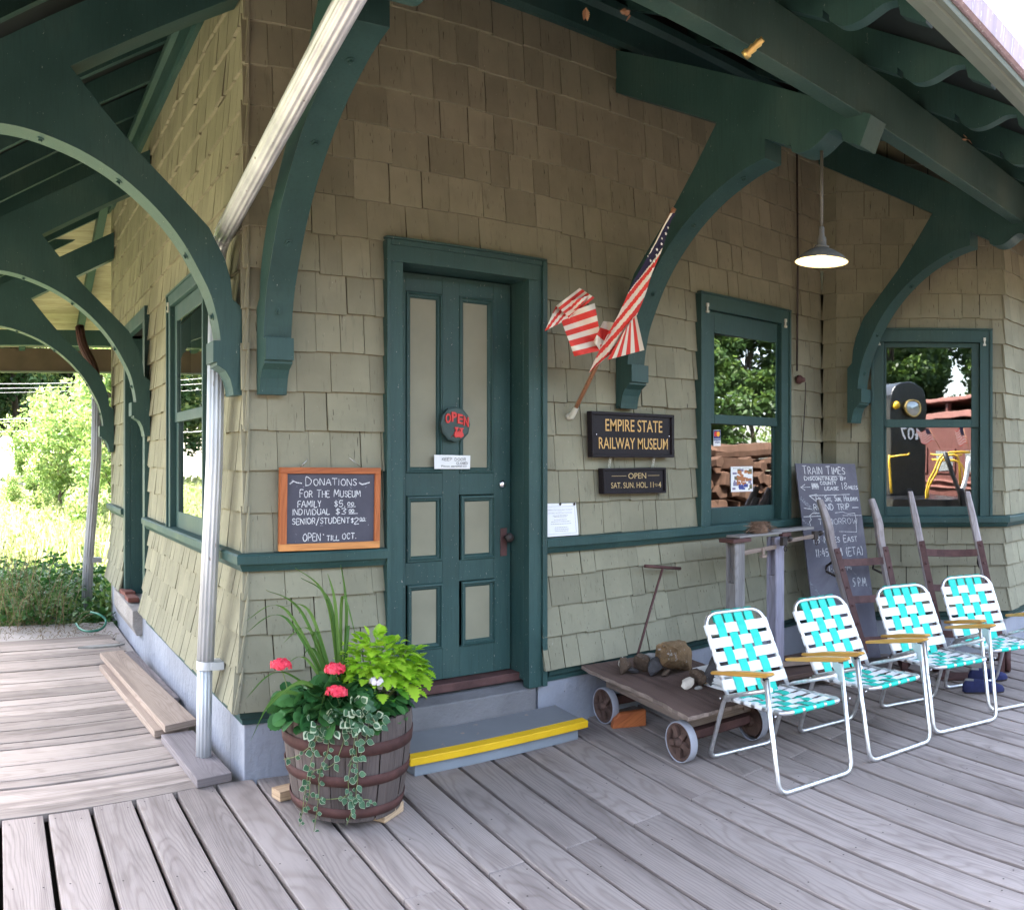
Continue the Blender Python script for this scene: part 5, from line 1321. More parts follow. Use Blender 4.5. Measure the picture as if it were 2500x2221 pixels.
for (x, y), sg in (((3.25, -.934), -1), ((3.777, -.985), 1), ((3.392, -.156), -1), ((3.93, -.21), 1)):
    c = Vector((x, y, .108)); ax = Vector((sg, -.09 * sg, 0)).normalized()
    t = MB(); R0 = .1075; t.lathe([(.100, -.022), (R0 - .002, -.024), (R0, -.020), (R0, .020), (R0 - .002, .024), (.100, .022), (.100, -.022)], c, 36, 0, ax); WH = t.build('wheel', ['tyre_grey'], WG)
    t = MB(); t.lathe([(.101, -.02), (.101, .021), (.088, .021), (.084, .004), (.084, -.02)], c, 36, 0, ax); t.lathe([(.0, -.03), (.026, -.03), (.026, .028), (.018, .034), (.018, .04), (0, .04)], c, 16, 0, ax)
    x_ = ax.orthogonal().normalized(); y_ = ax.cross(x_)
    for k in range(5):
        a = k * 2 * PI / 5 + .4; d = x_ * math.cos(a) + y_ * math.sin(a); t.bar(c + d * .02 + ax * .010, c + d * .088 + ax * .008, .030, .02, ax)
    t.lathe([(.08, -.006), (0, -.006)], c, 24, 0, ax); t.build('hub', ['wheel_rust'], WH)
q = MB(); q.tube([(3.58, -.21, .33), (3.79, -.13, .64), (3.955, -.075, .886)], .0085, 8); tdir = (front(1663.5, 1386, .07) - front(1577.5, 1380, .07)); tc = Vector((3.955, -.075, .888)); q.tube([tc - tdir * .5, tc + tdir * .5], .011, 8); q.build('handle', ['iron_rust'], WG)

def rock(name, c, radii, seed, mat, label, cat='rock', rot=(0, 0, 0), rough=.22, sub=3):
    bm = bmesh.new(); bmesh.ops.create_icosphere(bm, subdivisions=sub, radius=1)
    R = Matrix.Rotation(rot[2], 3, 'Z') @ Matrix.Rotation(rot[1], 3, 'Y') @ Matrix.Rotation(rot[0], 3, 'X')
    for v in bm.verts:
        p = v.co.copy(); k = 1 + rough * noise.noise(p * 1.4 + Vector((seed * 7.1, 0, 0))) * 1.5 + rough * .5 * noise.noise(p * 3.7 + Vector((0, seed * 3.3, 0))) + rough * .22 * noise.noise(p * 9 + Vector((0, 0, seed)))
        # a few flat fractured faces
        for j in range(9 if rough > .1 else 0):
            d = Vector((math.sin(seed * 3 + j * 2.1), math.cos(seed * 1.7 + j * 1.3), math.sin(seed + j * 4.2))).normalized(); h = p.dot(d) * k; lim = .62 + .16 * math.sin(seed + j * 2.7)
            if h > lim: k *= (lim + (h - lim) * .15) / h
        k += rough * .16 * noise.noise(p * 6 + Vector((seed, 0, 0)))
        k *= 1.22 if rough > .1 else 1; v.co = R @ Vector((p.x * radii[0] * k, p.y * radii[1] * k, p.z * radii[2] * k))
    zmin = min(v.co.z for v in bm.verts)
    me = bpy.data.meshes.new(name); bm.to_mesh(me); bm.free(); me.materials.append(MATS[mat])
    for pl_ in me.polygons: pl_.use_smooth = rough < .1
    o = bpy.data.objects.new(name, me); COL.objects.link(o); o.location = (c[0], c[1], c[2] - zmin - .004)
    return tag(o, label, cat, 'rocks on the platform wagon')
def deckz(x, y): return .262 + (.34 - .262) * max(0, min(1, (y + 1.08) / .98)) + .018
def on_deck(px, py, z=None):
    z = z if z else .31
    for _ in range(4): p = floor(px, py, z); z = deckz(p.x, p.y)
    return Vector((p.x, p.y, z))
p = on_deck(1672, 1655); p = p + Vector((.01, .09, 0))
rock('rock', p, (.165, .09, .085), 3, 'rock_ochre', 'largest ochre boulder lying tilted on the platform wagon', rot=(0, .62, .15), rough=.2, sub=4)
p = on_deck(1680, 1682); rock('rock', p, (.038, .034, .036), 8, 'rock_pale', 'small pale cream rock in front of the big ochre boulder', rot=(.4, .3, 0), sub=2)
p = on_deck(1705, 1682); rock('pebble', p, (.028, .02, .011), 5, 'rock_grey', 'smooth flat grey pebble beside the cream rock', 'pebble', rough=.05)
p = on_deck(1711, 1672); rock('rock', p, (.055, .05, .05), 12, 'rock_brown', 'dark brown lump at the foot of the ochre boulder', rough=.35)
p = on_deck(1754, 1670); rock('rock', p, (.085, .07, .10), 14, 'rock_dark', 'black upright coal lump right of the ochre boulder behind the first chair', rough=.32, sub=3)
p = on_deck(1601, 1647); rock('rock', p, (.062, .055, .055), 17, 'rock_dark', 'dark shiny rock just left of the ochre boulder', rough=.3, sub=2)
p = on_deck(1568, 1640); rock('rock', p, (.05, .05, .055), 21, 'rock_brown', 'brown and grey rock beside the foot of the T handle', rough=.3)
p = on_deck(1525, 1644); rock('rock', p, (.045, .045, .05), 24, 'rock_brown', 'leftmost brown rock at the back of the wagon', rough=.3)
p = on_deck(1546, 1642); rock('rock', p, (.035, .03, .018), 29, 'rock_dark', 'small flat black stone between two brown rocks', rough=.2)
p = on_deck(1588, 1628); rock('rock', p, (.06, .05, .05), 31, 'rock_grey', 'grey rock at the back between the T handle and boulder', rough=.3)
p = on_deck(1627, 1649); rock('rock', p, (.026, .024, .022), 33, 'rock_brown', 'small brown stone against the boulder near its left foot', rough=.25, sub=2)
p = on_deck(1517, 1626); rock('rock', p, (.022, .02, .03), 36, 'rock_pale', 'tiny pale stone on top of the leftmost brown rock', rough=.2, sub=2)
# newspapers
NP = thing('newspaper_pile', (3.74, -.80, .29), 'loose pile of folded newspapers on the wagon behind the first chair', 'newspapers')
for k in range(9):
    q = MB(); q.box((3.73 + rnd.uniform(-.02, .02), -.80 + rnd.uniform(-.02, .02), .302 + k * .009), (.20, .27, .008), Matrix.Rotation(rnd.uniform(-.25, .25), 3, 'Z') @ Matrix.Rotation(rnd.uniform(-.03, .03), 3, 'Y')); q.build('newspaper', ['paper'], NP)
# chock
q = MB(); c0, c1 = floor(1495, 1780, 0), floor(1578, 1772, 0); d = (c1 - c0).normalized(); w = Vector((-d.y, d.x, 0)) * .05; L = (c1 - c0).length
pr = [(0, 0), (L, 0), (L, .095), (.05, .085), (.012, .055)]
A = [c0 + d * a + Vector((0, 0, z)) for a, z in pr]; q.prism(A, [p + w for p in A], 0)
single(q, 'wood_chock', ['frame_wood'], c0, 'reddish brown split wood chock on the deck beside the wagon wheel', 'chock', bevel=.006)
# second flat cart or boards seen between the chairs
q = MB(); q.hexa([(4.5, -.55, .10), (5.1, -.75, .10), (5.25, -.25, .10), (4.65, -.10, .10), (4.5, -.55, .135), (5.1, -.75, .135), (5.25, -.25, .135), (4.65, -.10, .135)]); q.base = Vector((4.87, -.42, .1))
BRD = thing('low_skid', (4.87, -.42, 0), 'low brown wooden skid on the deck behind the second chair', 'skid')
q.build('top_board', ['cart_wood'], BRD, .004)
for a, b in (((4.56, -.52), (4.70, -.14)), ((5.04, -.68), (5.18, -.28))):
    q = MB(); q.bar((a[0], a[1], .05), (b[0], b[1], .05), .06, .10); q.build('runner', ['cart_edge'], BRD, .004)
q = MB(); q.bar((4.34, -.33, .20), (5.2, -.62, .145), .03, .03); single(q, 'pole_stick', ['cart_edge'], (4.4, -.35, .2), 'thin brown stick lying across the skid behind the chairs', 'stick')

# ================================================================== OLD BEAM SCALE
SCX = thing('beam_scale', (4.56, -.36, 0), 'weathered grey wooden platform scale frame with two posts and hanging weights', 'scale')
def post(x, mat, nm, top):
    q = MB(); y = -.36
    q.box((x + .018, y, top / 2), (.062, .085, top)); q.box((x - .03, y - .034, top / 2), (.036, .016, top)); q.box((x - .03, y + .034, top / 2), (.036, .016, top)); q.box((x - .03, y, (top - .27) / 2), (.030, .052, top - .27))
    q.box((x, y, .03), (.15, .14, .06)); q.build(nm, [mat], SCX, .003)
post(4.352, 'scale_wood', 'post', 1.045); post(4.785, 'scale_paint', 'post', 1.05)
q = MB(); q.box((4.352, -.36, 1.058), (.185, .13, .026)); q.build('post_cap', ['iron_rust'], SCX, .003)
q = MB(); q.box((4.545, -.37, 1.083), (.46, .12, .016)); q.build('top_board', ['scale_wood'], SCX, .003)
q = MB(); q.box((4.98, -.33, 1.086), (.48, .09, .022), Matrix.Rotation(-.06, 3, 'Z')); q.build('side_board', ['scale_wood'], SCX, .003)
q = MB(); q.bar((4.86, -.35, 1.055), (4.95, -.36, 1.058), .04, .03); q.build('shim', ['iron_rust'], SCX, .002)
q = MB(); q.bar((4.36, -.375, .965), (4.74, -.40, .985), .012, .03); q.tube([(4.60, -.40, .99), (4.60, -.40, .93)], .012, 8); q.box((4.60, -.40, .93), (.05, .03, .018)); q.build('weigh_beam', ['cart_edge'], SCX, .002)
q = MB(); q.bar((4.79, -.43, 1.02), (5.17, -.42, 1.03), .012, .028); q.build('weigh_beam', ['cart_edge'], SCX, .002)
def knob(c, nm):
    q = MB(); c = Vector(c); q.box(c, (.05, .03, .06)); q.tube([c, c + Vector((.05, -.005, .01))], .008, 8); q.lathe([(0, -.02), (.016, -.014), (.021, 0), (.016, .014), (0, .02)], c + Vector((.065, -.005, .012)), 12, 0, (1, 0, 0))
    q.tube([c + Vector((.02 + .016 * math.sin(t * PI / 6), 0, -.055 + .018 * math.cos(t * PI / 6))) for t in range(12)], .004, 5, closed=True); q.tube([c + Vector((.02, 0, -.035)), c + Vector((.02, 0, 0))], .005, 6)
    q.build(nm, ['dark_iron'], SCX, .002)
knob((4.765, -.45, 1.025), 'poise'); knob((5.185, -.42, 1.035), 'poise')
NS_ = thing('straw_nest', (4.585, -.375, 1.092), 'tangled brown straw bird nest sitting on top of the scale', 'nest')
q = MB(); r2 = random.Random(9)
for k in range(330):
    a = r2.uniform(0, 2 * PI); rr = .045 + .035 * r2.random(); z = .07 * r2.random() ** .8; rad = rr * (1.15 - z * 6.0)
    c = Vector((4.59 + rad * 1.25 * math.cos(a), -.375 + rad * math.sin(a) * .8, 1.094 + z)); a2 = a + PI / 2 + r2.uniform(-.7, .7); L = r2.uniform(.03, .075)
    d = Vector((math.cos(a2) * 1.2, math.sin(a2), r2.uniform(-.35, .3))) * L * .5
    if r2.random() < .12: d = Vector((r2.uniform(-.09, .09), -.02, -.01)); 
    q.tube([c - d, c + Vector((0, 0, .006)), c + d], .0014, 4, cap=False)
q.lathe([(.0, .0), (.06, .0), (.058, .03), (.04, .06), (.028, .055), (.02, .03), (0, .025)], (4.59, -.375, 1.092), 14)
q.build('straw', ['straw'], NS_)

# ================================================================== LAWN CHAIRS
def ribbon3(mb, pts, wd, width, m, th=.0016):
    P_ = [Vector(p) for p in pts]; w = Vector(wd).normalized() * width / 2; n = len(P_)
    a = mb.add([p + w for p in P_]); b = mb.add([p - w for p in P_])
    for i in range(n - 1): mb.face((a + i, a + i + 1, b + i + 1, b + i), m, [(i / n, 0), ((i + 1) / n, 0), ((i + 1) / n, width), (i / n, width)])
def make_chair(label):
    C = thing('lawn_chair', (0, 0, 0), label, 'chair', 'folding lawn chairs in a row on the deck')
    hw, r = .235, .0122
    # front leg loop: arm to floor and back up
    q = MB(); q.tube(fillet([(-hw - .012, -.215, .545), (-hw, -.31, r), (hw, -.31, r), (hw + .012, -.215, .545)], .055, 7), r, 10); q.build('front_leg', ['aluminium'], C)
    q = MB(); q.tube(fillet([(-hw + .022, -.215, .485), (-hw + .022, .17, .365), (-hw + .022, .315, r), (hw - .022, .315, r), (hw - .022, .17, .365), (hw - .022, -.215, .485)], .05, 7), r, 10); q.build('rear_leg', ['aluminium'], C)
    si = hw - .048
    q = MB(); q.tube(fillet([(-si, .21, .352), (-si, -.285, .378), (si, -.285, .378), (si, .21, .352)], .055, 7), r * .95, 10); q.build('seat_frame', ['aluminium'], C)
    bi = hw - .036; tl_ = Vector((0, .405, .755)); bl_ = Vector((0, .150, .345)); bd = (tl_ - bl_)
    q = MB(); q.tube(fillet([(-bi, bl_.y, bl_.z), (-bi, tl_.y, tl_.z), (bi, tl_.y, tl_.z), (bi, bl_.y, bl_.z)], .10, 8), r * .95, 10); q.build('back_frame', ['aluminium'], C)
    bn = Vector((0, -bd.z, bd.y)).normalized()          # towards the sitter
    # back webbing
    q = MB(); nx, nz = 4, 5; xs_ = [-.107, -.038, .031, .100]; ts = [.245, .42, .595, .77, .945][::-1]; ts = [.17, .355, .54, .725]  # fractions up the back
    ts = [.175, .33, .49, .65, .81]; sw = .056; L = bd.length
    for i, x in enumerate(xs_):
        pts = []; 
        for k in range(41):
            t = -.02 + 1.045 * k / 40; off = .0
            for j, tj in enumerate(ts):
                e = (t - tj) * L / .038
                if abs(e) < 1: off += (.0045 if (i + j) % 2 == 0 else -.0045) * (math.cos(e * PI) + 1) / 2
            pts.append(bl_ + bd * t + Vector((x, 0, 0)) + bn * (.002 + off))
        e = bl_ + bd * 1.0 + Vector((x, 0, 0)); u = bd.normalized()
        for k in range(1, 8): a = k / 7 * PI; pts.append(e + u * (.002 + .0125 * math.sin(a)) * (1 if k < 7 else .3) + bn * (.0125 * math.cos(a)))
        pts.append(e - u * .05 - bn * .012)
        ribbon3(q, pts, (1, 0, 0), .054, 1)
    for j, tj in enumerate(ts):
        pts = []
        for k in range(45):
            x = -bi + 2 * bi * k / 44; off = 0
            for i, xi in enumerate(xs_):
                e = (x - xi) / .036
                if abs(e) < 1: off -= (.0045 if (i + j) % 2 == 0 else -.0045) * (math.cos(e * PI) + 1) / 2
            edge = .0115 * max(0, (abs(x) - (bi - .02)) / .02)
            pts.append(bl_ + bd * tj + Vector((x, 0, 0)) + bn * (.002 + off + edge))
        for sg in (-1, 1):
            cap_ = [bl_ + bd * tj + Vector((sg * (bi + .0125 * math.sin(a)), 0, 0)) + bn * (.0135 * math.cos(a)) for a in (k / 8 * PI for k in range(9))]
            if sg < 0: pts = cap_[::-1] + pts
            else: pts = pts + cap_
        ribbon3(q, pts, bd, sw, 0)
    q.build('back_webbing', ['web_white', 'web_teal'], C)
    # seat webbing
    q = MB(); ys = [-.185, -.095, -.005, .085, .165]
    fz = lambda y: .378 - (y + .285) * .0525
    for i, x in enumerate((-.105, -.035, .035, .105)):
        pts = []; 
        for k in range(8): a = PI * (1 - k / 7); pts.append(Vector((x, -.285 - .0125 * math.sin(a), fz(-.285) + .0125 * math.cos(a))))
        for k in range(41):
            y = -.28 + .475 * k / 40; off = 0
            for j, yj in enumerate(ys):
                e = (y - yj) / .038
                if abs(e) < 1: off += (.004 if (i + j) % 2 == 0 else -.004) * (math.cos(e * PI) + 1) / 2
            pts.append(Vector((x, y, fz(y) + .004 + off - .012 * math.sin(PI * k / 40))))
        ribbon3(q, pts, (1, 0, 0), .053, 1)
    for j, y in enumerate(ys):
        pts = []
        for k in range(45):
            x = -si + 2 * si * k / 44; off = 0
            for i, xi in enumerate((-.105, -.035, .035, .105)):
                e = (x - xi) / .034
                if abs(e) < 1: off -= (.004 if (i + j) % 2 == 0 else -.004) * (math.cos(e * PI) + 1) / 2
            pts.append(Vector((x, y, fz(y) + .004 + off - .012 * math.cos(x / si * PI / 2))))
        L_ = [Vector((-si - .0125 * math.sin(a), y, fz(y) + .0125 * math.cos(a))) for a in (PI * (1 - k / 8) for k in range(9))]
        R_ = [Vector((si + .0125 * math.sin(a), y, fz(y) + .0125 * math.cos(a))) for a in (PI * k / 8 for k in range(9))]
        ribbon3(q, L_ + pts + R_, (0, 1, 0), .058, 0)
    q.build('seat_webbing', ['web_white', 'web_teal'], C)
    for sg in (-1, 1):
        x = sg * (hw + .014)
        q = MB(); pr = [(-.275, .0), (-.255, .011), (-.10, .015), (.06, .014), (.15, .008), (.215, .008), (.225, 0), (.215, -.010), (.15, -.010), (.05, -.012), (-.10, -.012), (-.24, -.012)]
        wd = .042
        A = [Vector((x - wd / 2, y, .562 - (y + .215) * .17 + z)) for y, z in pr]; q.prism(A, [p + Vector((wd, 0, 0)) for p in A]); q.build('armrest', ['arm_wood'], C, .005)
        q = MB(); q.tube([(sg * (hw + .012), -.215, .535), (sg * (hw + .0115), -.2135, .553)], .0135, 10); q.build('leg_cap', ['black_plastic'], C)
        q = MB(); A = [Vector((sg * (hw - .002), y, z)) for y, z in ((-.232, .545), (-.165, .545), (-.165, .52), (-.19, .49), (-.215, .455), (-.247, .45))]; q.prism(A, [p + Vector((sg * .004, 0, 0)) for p in A]); q.build('gusset', ['gusset'], C, recalc=True)
        for (y, z) in ((-.222, .485), (.172, .362), (-.288, .378)):
            q = MB(); q.lathe([(.006, 0), (.005, .004), (0, .005)], (sg * (hw + .006), y, z), 8, 0, (sg, 0, 0)); q.build('rivet', ['chrome'], C)
    return C
labs = ['teal and white webbed lawn chair nearest the camera, beside the wagon', 'second webbed lawn chair from the wagon, in front of the train times board', 'third webbed lawn chair from the wagon, in front of the left hand truck', 'webbed lawn chair farthest right, with the navy shoes beneath it']
FLs = [(3.209, 2.489), (3.834, 2.375), (4.407, 2.293), (4.95, 2.186)]; RLs = [(3.353, 3.09), (4.003, 3.02), (4.733, 2.94), (5.366, 2.80)]
ch0 = make_chair(labs[0])
for i in range(4):
    c = ch0 if i == 0 else copy_tree(ch0)
    v = Vector((RLs[i][0] - FLs[i][0], RLs[i][1] - FLs[i][1])); th_ = -math.atan2(v.x, v.y); ca, sa = math.cos(th_), math.sin(th_)
    ox, oy = .235, .31
    c.location = (FLs[i][0] + ca * ox - sa * oy, FLs[i][1] - D + sa * ox + ca * oy, .001); c.rotation_euler = (0, 0, th_)
    c['label'] = labs[i]

# ================================================================== HAND TRUCKS
def hand_truck(Lt, Lb, Rt, Rb, label, bars, straight):
    Lt, Lb, Rt, Rb = map(Vector, (Lt, Lb, Rt, Rb)); lat = (Rb - Lb); lat.z = 0; lat.normalize(); fw = Vector((lat.y, -lat.x, 0))
    T = thing('hand_truck', (Lb + Rb) / 2, label, 'hand truck', 'old hand trucks leaning on the wall')
    T.location.z = 0
    for t, b, nm in ((Lt, Lb, 'left'), (Rt, Rb, 'right')):
        q = MB(); mid = t.lerp(b, .30); top = t
        bend = t.lerp(b, .16) + fw * (.0 if straight else .035) 
        pth = arc([top, bend, mid, t.lerp(b, .65), b], 6); n = len(pth)
        dn = (b - t).normalized(); nrm = lat.cross(dn).normalized()
        ru = rnd.random() * 5
        rings = []
        for i, p in enumerate(pth):
            k = .021 + .009 * min(1, i / (n * .25)); rings.append(q.add([p + lat * k * a + nrm * k * 1.25 * c for a, c in ((-1, -.6), (-.6, -1), (.6, -1), (1, -.6), (1, .6), (.6, 1), (-.6, 1), (-1, .6))]))
        for i in range(n - 1):
            for e in range(8):
                e2 = (e + 1) % 8; q.face((rings[i] + e, rings[i] + e2, rings[i + 1] + e2, rings[i + 1] + e), 0, [(ru + i * .05, e * .02), (ru + i * .05, e * .02 + .02), (ru + i * .05 + .05, e * .02 + .02), (ru + i * .05 + .05, e * .02)])
        q.face([rings[0] + e for e in range(8)], 0); q.build('rail', ['handle_wood'], T, recalc=True)
        q = MB(); s0 = t.lerp(b, .33); sgn = -1 if nrm.dot(fw) < 0 else 1
        q.bar(s0 + nrm * sgn * .041 + lat * .012, b + nrm * sgn * .041 + lat * .012, .046, .008, nrm); q.build('strap', ['iron_rust'], T, .002)
        for k in range(6):
            c = s0.lerp(b, .04 + k * .17) + nrm * sgn * .045 + lat * .012; v = MB(); v.lathe([(.011, 0), (.010, .005), (.004, .008), (0, .008)], c, 8, 0, nrm * sgn); v.build('rivet', ['iron_rust'], T)
        hb = t.lerp(b, .40); out = -fw
        q = MB(); q.tube([hb + out * .02, hb + out * .15 - Vector((0, 0, .06)) - lat * .02, hb + out * .16 - Vector((0, 0, .10)) - lat * .02, hb + out * .02 - Vector((0, 0, .12))], .009, 6); q.build('rest', ['dark_iron'], T)
    for f, h in bars:
        a, b = Lt.lerp(Lb, f), Rt.lerp(Rb, f); q = MB(); dn = (Lb - Lt).normalized(); nrm = lat.cross(dn).normalized(); sgn = -1 if nrm.dot(fw) < 0 else 1
        n = 8; pts = [a.lerp(b, i / n) - nrm * sgn * .03 * math.sin(PI * i / n) + nrm * sgn * .03 for i in range(n + 1)]
        for i in range(n): q.bar(pts[i], pts[i + 1] + (pts[i + 1] - pts[i]) * .02, .010, h, -dn)
        q.build('crossbar', ['iron_rust'], T)
    # nose plate, uprights of the nose, axle and wheels
    c = (Lb + Rb) / 2; wd = (Rb - Lb).length
    q = MB(); z = .012
    q.hexa([Lb.xy.to_3d() - lat * .02 + Vector((0, 0, z - .006)), Rb.xy.to_3d() + lat * .02 + Vector((0, 0, z - .006)), Rb.xy.to_3d() + fw * .20 + lat * .02 + Vector((0, 0, z - .006)), Lb.xy.to_3d() + fw * .20 - lat * .02 + Vector((0, 0, z - .006)),
            Lb.xy.to_3d() - lat * .02 + Vector((0, 0, z + .004)), Rb.xy.to_3d() + lat * .02 + Vector((0, 0, z + .004)), Rb.xy.to_3d() + fw * .20 + lat * .02 + Vector((0, 0, z + .004)), Lb.xy.to_3d() + fw * .20 - lat * .02 + Vector((0, 0, z + .004))])
    for b in (Lb, Rb): q.bar(b + Vector((0, 0, .02)) + fw * .02, Vector((b.x, b.y, .01)) + fw * .03, .05, .012, fw); q.bar(Vector((b.x, b.y, .02)) + fw * .01, Vector((b.x, b.y, .016)) + fw * .19, .05, .01)
    q.build('nose_plate', ['iron_rust'], T, .002)
    q = MB(); wc = [(b - fw * .09 + lat * sg * .05) for b, sg in ((Lb, -1), (Rb, 1))]
    for w in wc: w.z = .09
    q.tube(wc, .012, 8); q.build('axle', ['dark_iron'], T)
    for w in wc:
        q = MB(); q.lathe([(0, -.02), (.03, -.024), (.03, -.012), (.07, -.012), (.075, -.022), (.09, -.022), (.09, .022), (.075, .022), (.07, .012), (.03, .012), (.03, .024), (0, .02)], w, 24, 0, lat); q.build('wheel', ['iron_rust'], T)
    return T
hand_truck((5.40, -.31, 1.283), (5.36, -.72, .16), (5.745, -.565, 1.283), (5.64, -.91, .16), 'left rusty wooden hand truck leaning in front of the train times board', [(.42, .055), (.66, .055), (.92, .05)], False)
hand_truck((5.985, -.78, 1.335), (5.70, -1.21, .17), (6.19, -1.185, 1.335), (5.88, -1.61, .17), 'right rusty wooden hand truck leaning under the bay window', [(.40, .055), (.62, .05), (.90, .05)], True)

# ================================================================== SHOES, PLANKS, HOSE AND SMALL LITTER
def shoe(c, ang, label):
    S = thing('shoe', c, label, 'shoe', 'pair of navy shoes'); R = Matrix.Rotation(ang, 3, 'Z'); c = Vector(c)
    q = MB()
    secs = [(-.142, .006, .03), (-.134, .022, .07), (-.12, .032, .085), (-.11, .036, .085), (-.05, .038, .080), (0, .040, .075), (.06, .046, .062), (.11, .042, .045), (.135, .028, .034), (.147, .006, .012)]
    def surf(u, v):
        k = u * (len(secs) - 1); i = min(int(k), len(secs) - 2); f = k - i; x, w, h = (secs[i][j] * (1 - f) + secs[i + 1][j] * f for j in range(3)); a = PI * v
        return c + R @ Vector((x, w * math.cos(a), .012 + h * math.sin(a) ** .7))
    q.grid(surf, 24, 16, lambda u, v: 1 if (.06 < u < .40 and .30 < v < .70) else 0); q.build('upper', ['denim', 'rock_grey'], S)
    q = MB(); n = 28; ring = []
    for k in range(n):
        t = 2 * PI * k / n; ring.append(c + R @ Vector((.008 + .138 * math.cos(t), (.040 + .008 * math.cos(t)) * math.sin(t), 0)))
    q.prism(ring, [p + Vector((0, 0, .018)) for p in ring]); q.build('sole', ['dark_iron'], S, recalc=True)
p = floor(2400, 1690); shoe((p.x, p.y, 0), -1.1, 'front navy blue slip-on shoe under the farthest right chair')
p = floor(2418, 1668); shoe((p.x + .06, p.y + .05, 0), -1.0, 'rear navy blue slip-on shoe half behind its pair under the chair')

def plank(nl, nr, fr_, fl_, z0, z1, label, mat, zf=0):
    q = MB(); A = [Vector((*p, z0 + (zf if i > 1 else 0))) for i, p in enumerate((nl, nr, fr_, fl_))]; B = [Vector((p.x, p.y, p.z + (z1 - z0))) for p in A]
    q.hexa(A + B, 0, axis=1); c = sum(A, Vector()) / 4
    return single(q, 'loose_plank', [mat], c, label, 'plank', 'loose planks along the foundation', bevel=.004)
yD = lambda d: d - D
plank((.965, yD(4.05)), (1.155, yD(4.10)), (1.12, yD(4.80)), (.925, yD(4.76)), .004, .047, 'grey plank under the foot of the downspout', 'grey_plank')
plank((.90, yD(4.83)), (1.12, yD(4.90)), (1.0, yD(6.55)), (.78, yD(6.45)), .004, .046, 'lower of the two pale planks along the side foundation', 'plank_wood')
plank((.95, yD(4.77)), (1.155, yD(4.86)), (1.00, yD(6.72)), (.81, yD(6.66)), .050, .090, 'upper pale new plank resting on another plank by the foundation', 'plank_wood')
plank((1.10, yD(5.5)), (1.19, yD(5.5)), (1.12, yD(6.9)), (1.04, yD(6.9)), .004, .04, 'narrow grey plank tight against the side foundation', 'grey_plank')
q = MB(); cc = floor(250, 1580, .1); out_ = [(-.20, 0), (-.08, -.035), (.10, -.025), (.19, .03), (.05, .045), (-.1, .04)]
A = [cc + Vector((a, b + .15 * a, 0)) for a, b in out_]; q.prism(A, [p + Vector((0, 0, .014)) for p in A]); single(q, 'slate_shard', ['rock_grey'], cc, 'flat pointed grey slate shard on the far end of the planks', 'slate')
for k, (y, x, z) in enumerate(((-.0, 0, .345), (.32, .01, .348))):
    q = MB(); q.box((1.20 + x, 3.42 + y, z + .02), (.10, .21, .04), Matrix.Rotation(.1 * k, 3, 'Z')); q.base = Vector((1.2, 3.42 + y, z))
    tag(q.build('brick', ['brick_red'], None, .004), ('old red brick at the near side of the stone stoop', 'old red brick at the far side of the stone stoop')[k], 'brick')
q = MB(); hp_ = [far(222, 1494, 8.1), far(243, 1500, 8.0), far(258, 1513, 7.95), far(255, 1528, 7.85), far(240, 1538, 7.8), far(215, 1541, 7.8), far(196, 1535, 7.9), far(186, 1522, 8.05)]
q.tube(arc(hp_, 8), .011, 8); single(q, 'garden_hose', ['hose_green'], hp_[4], 'green garden hose loop by the rear downspout', 'hose')
# dead leaves caught on the roof beam
for k, (px, py, o) in enumerate(((1432, 24, 1.5), (1535, 32, 1.6), (2362, 340, 1.97))):
    c = front(px, py, o); q = MB(); 
    for j in range(3): add_leaf(q, c + Vector((rnd.uniform(-.008, .008), 0, rnd.uniform(-.008, .008))), rdir(rnd), rdir(rnd), .036, 'serrate', 0, .3, .2)
    single(q, 'dead_leaf', ['dead_leaf'], c, ('curled dead leaf on the frieze left of the socket', 'dead leaf hanging at the beam beside the bare lamp socket', 'large orange dead leaf clinging to the beam near the gutter')[k], 'leaf', 'dead leaves caught under the roof')

# ================================================================== GREENERY OUTSIDE
def quad_leaf(mb, p, r, size, m):
    a = rdir(r); b = a.orthogonal(); b.rotate(Matrix.Rotation(r.uniform(0, 6), 3, a)); c = a.cross(b); b = b.normalized() * size * r.uniform(.7, 1.2); c = c.normalized() * size * .55
    mb.poly([p - b, p - b * .2 + c, p + b, p - b * .2 - c], m)
def make_tree(seed, h, cr, n, size, mats, label, name='tree', base_frac=.28, group=None, clumps=26):
    r = random.Random(seed)
    T = thing(name, (0, 0, 0), label, 'tree', group)
    q = MB(); lean = Vector((r.uniform(-.05, .05), r.uniform(-.05, .05), 0)) * h
    tr_ = [Vector((0, 0, -.3)), Vector((0, 0, h * .25)) + lean * .4, Vector((0, 0, h * .55)) + lean, Vector((0, 0, h * .9)) + lean * 1.3]
    q.tube(arc(tr_, 5), [h * .022 * (1 - .8 * i / 15) for i in range(16)], 8)
    C_ = []
    for k in range(clumps):
        t = r.uniform(base_frac, 1.0); w = cr * (math.sin(PI * min(1, (t - base_frac * .6) / (1.06 - base_frac * .6))) ** .7); a = r.uniform(0, 2 * PI); rr = w * math.sqrt(r.uniform(.15, 1))
        c = Vector((rr * math.cos(a), rr * math.sin(a), t * h)) + lean; C_.append((c, cr * r.uniform(.22, .42)))
        if k % 2 == 0:
            p0 = Vector((0, 0, max(.2, t - .22) * h)) + lean * t; q.tube([p0, p0.lerp(c, .5) + Vector((0, 0, .05 * h)), c], [h * .008, h * .005, h * .002], 5)
    q.build('trunk', ['bark'], T)
    f = MB()
    for k in range(n):
        c, rad = C_[r.randrange(len(C_))]; d = rdir(r); p = c + d * rad * (r.random() ** .45) * Vector((1, 1, .75)).length / 1.6
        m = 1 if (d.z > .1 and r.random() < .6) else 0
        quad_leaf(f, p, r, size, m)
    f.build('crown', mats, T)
    return T
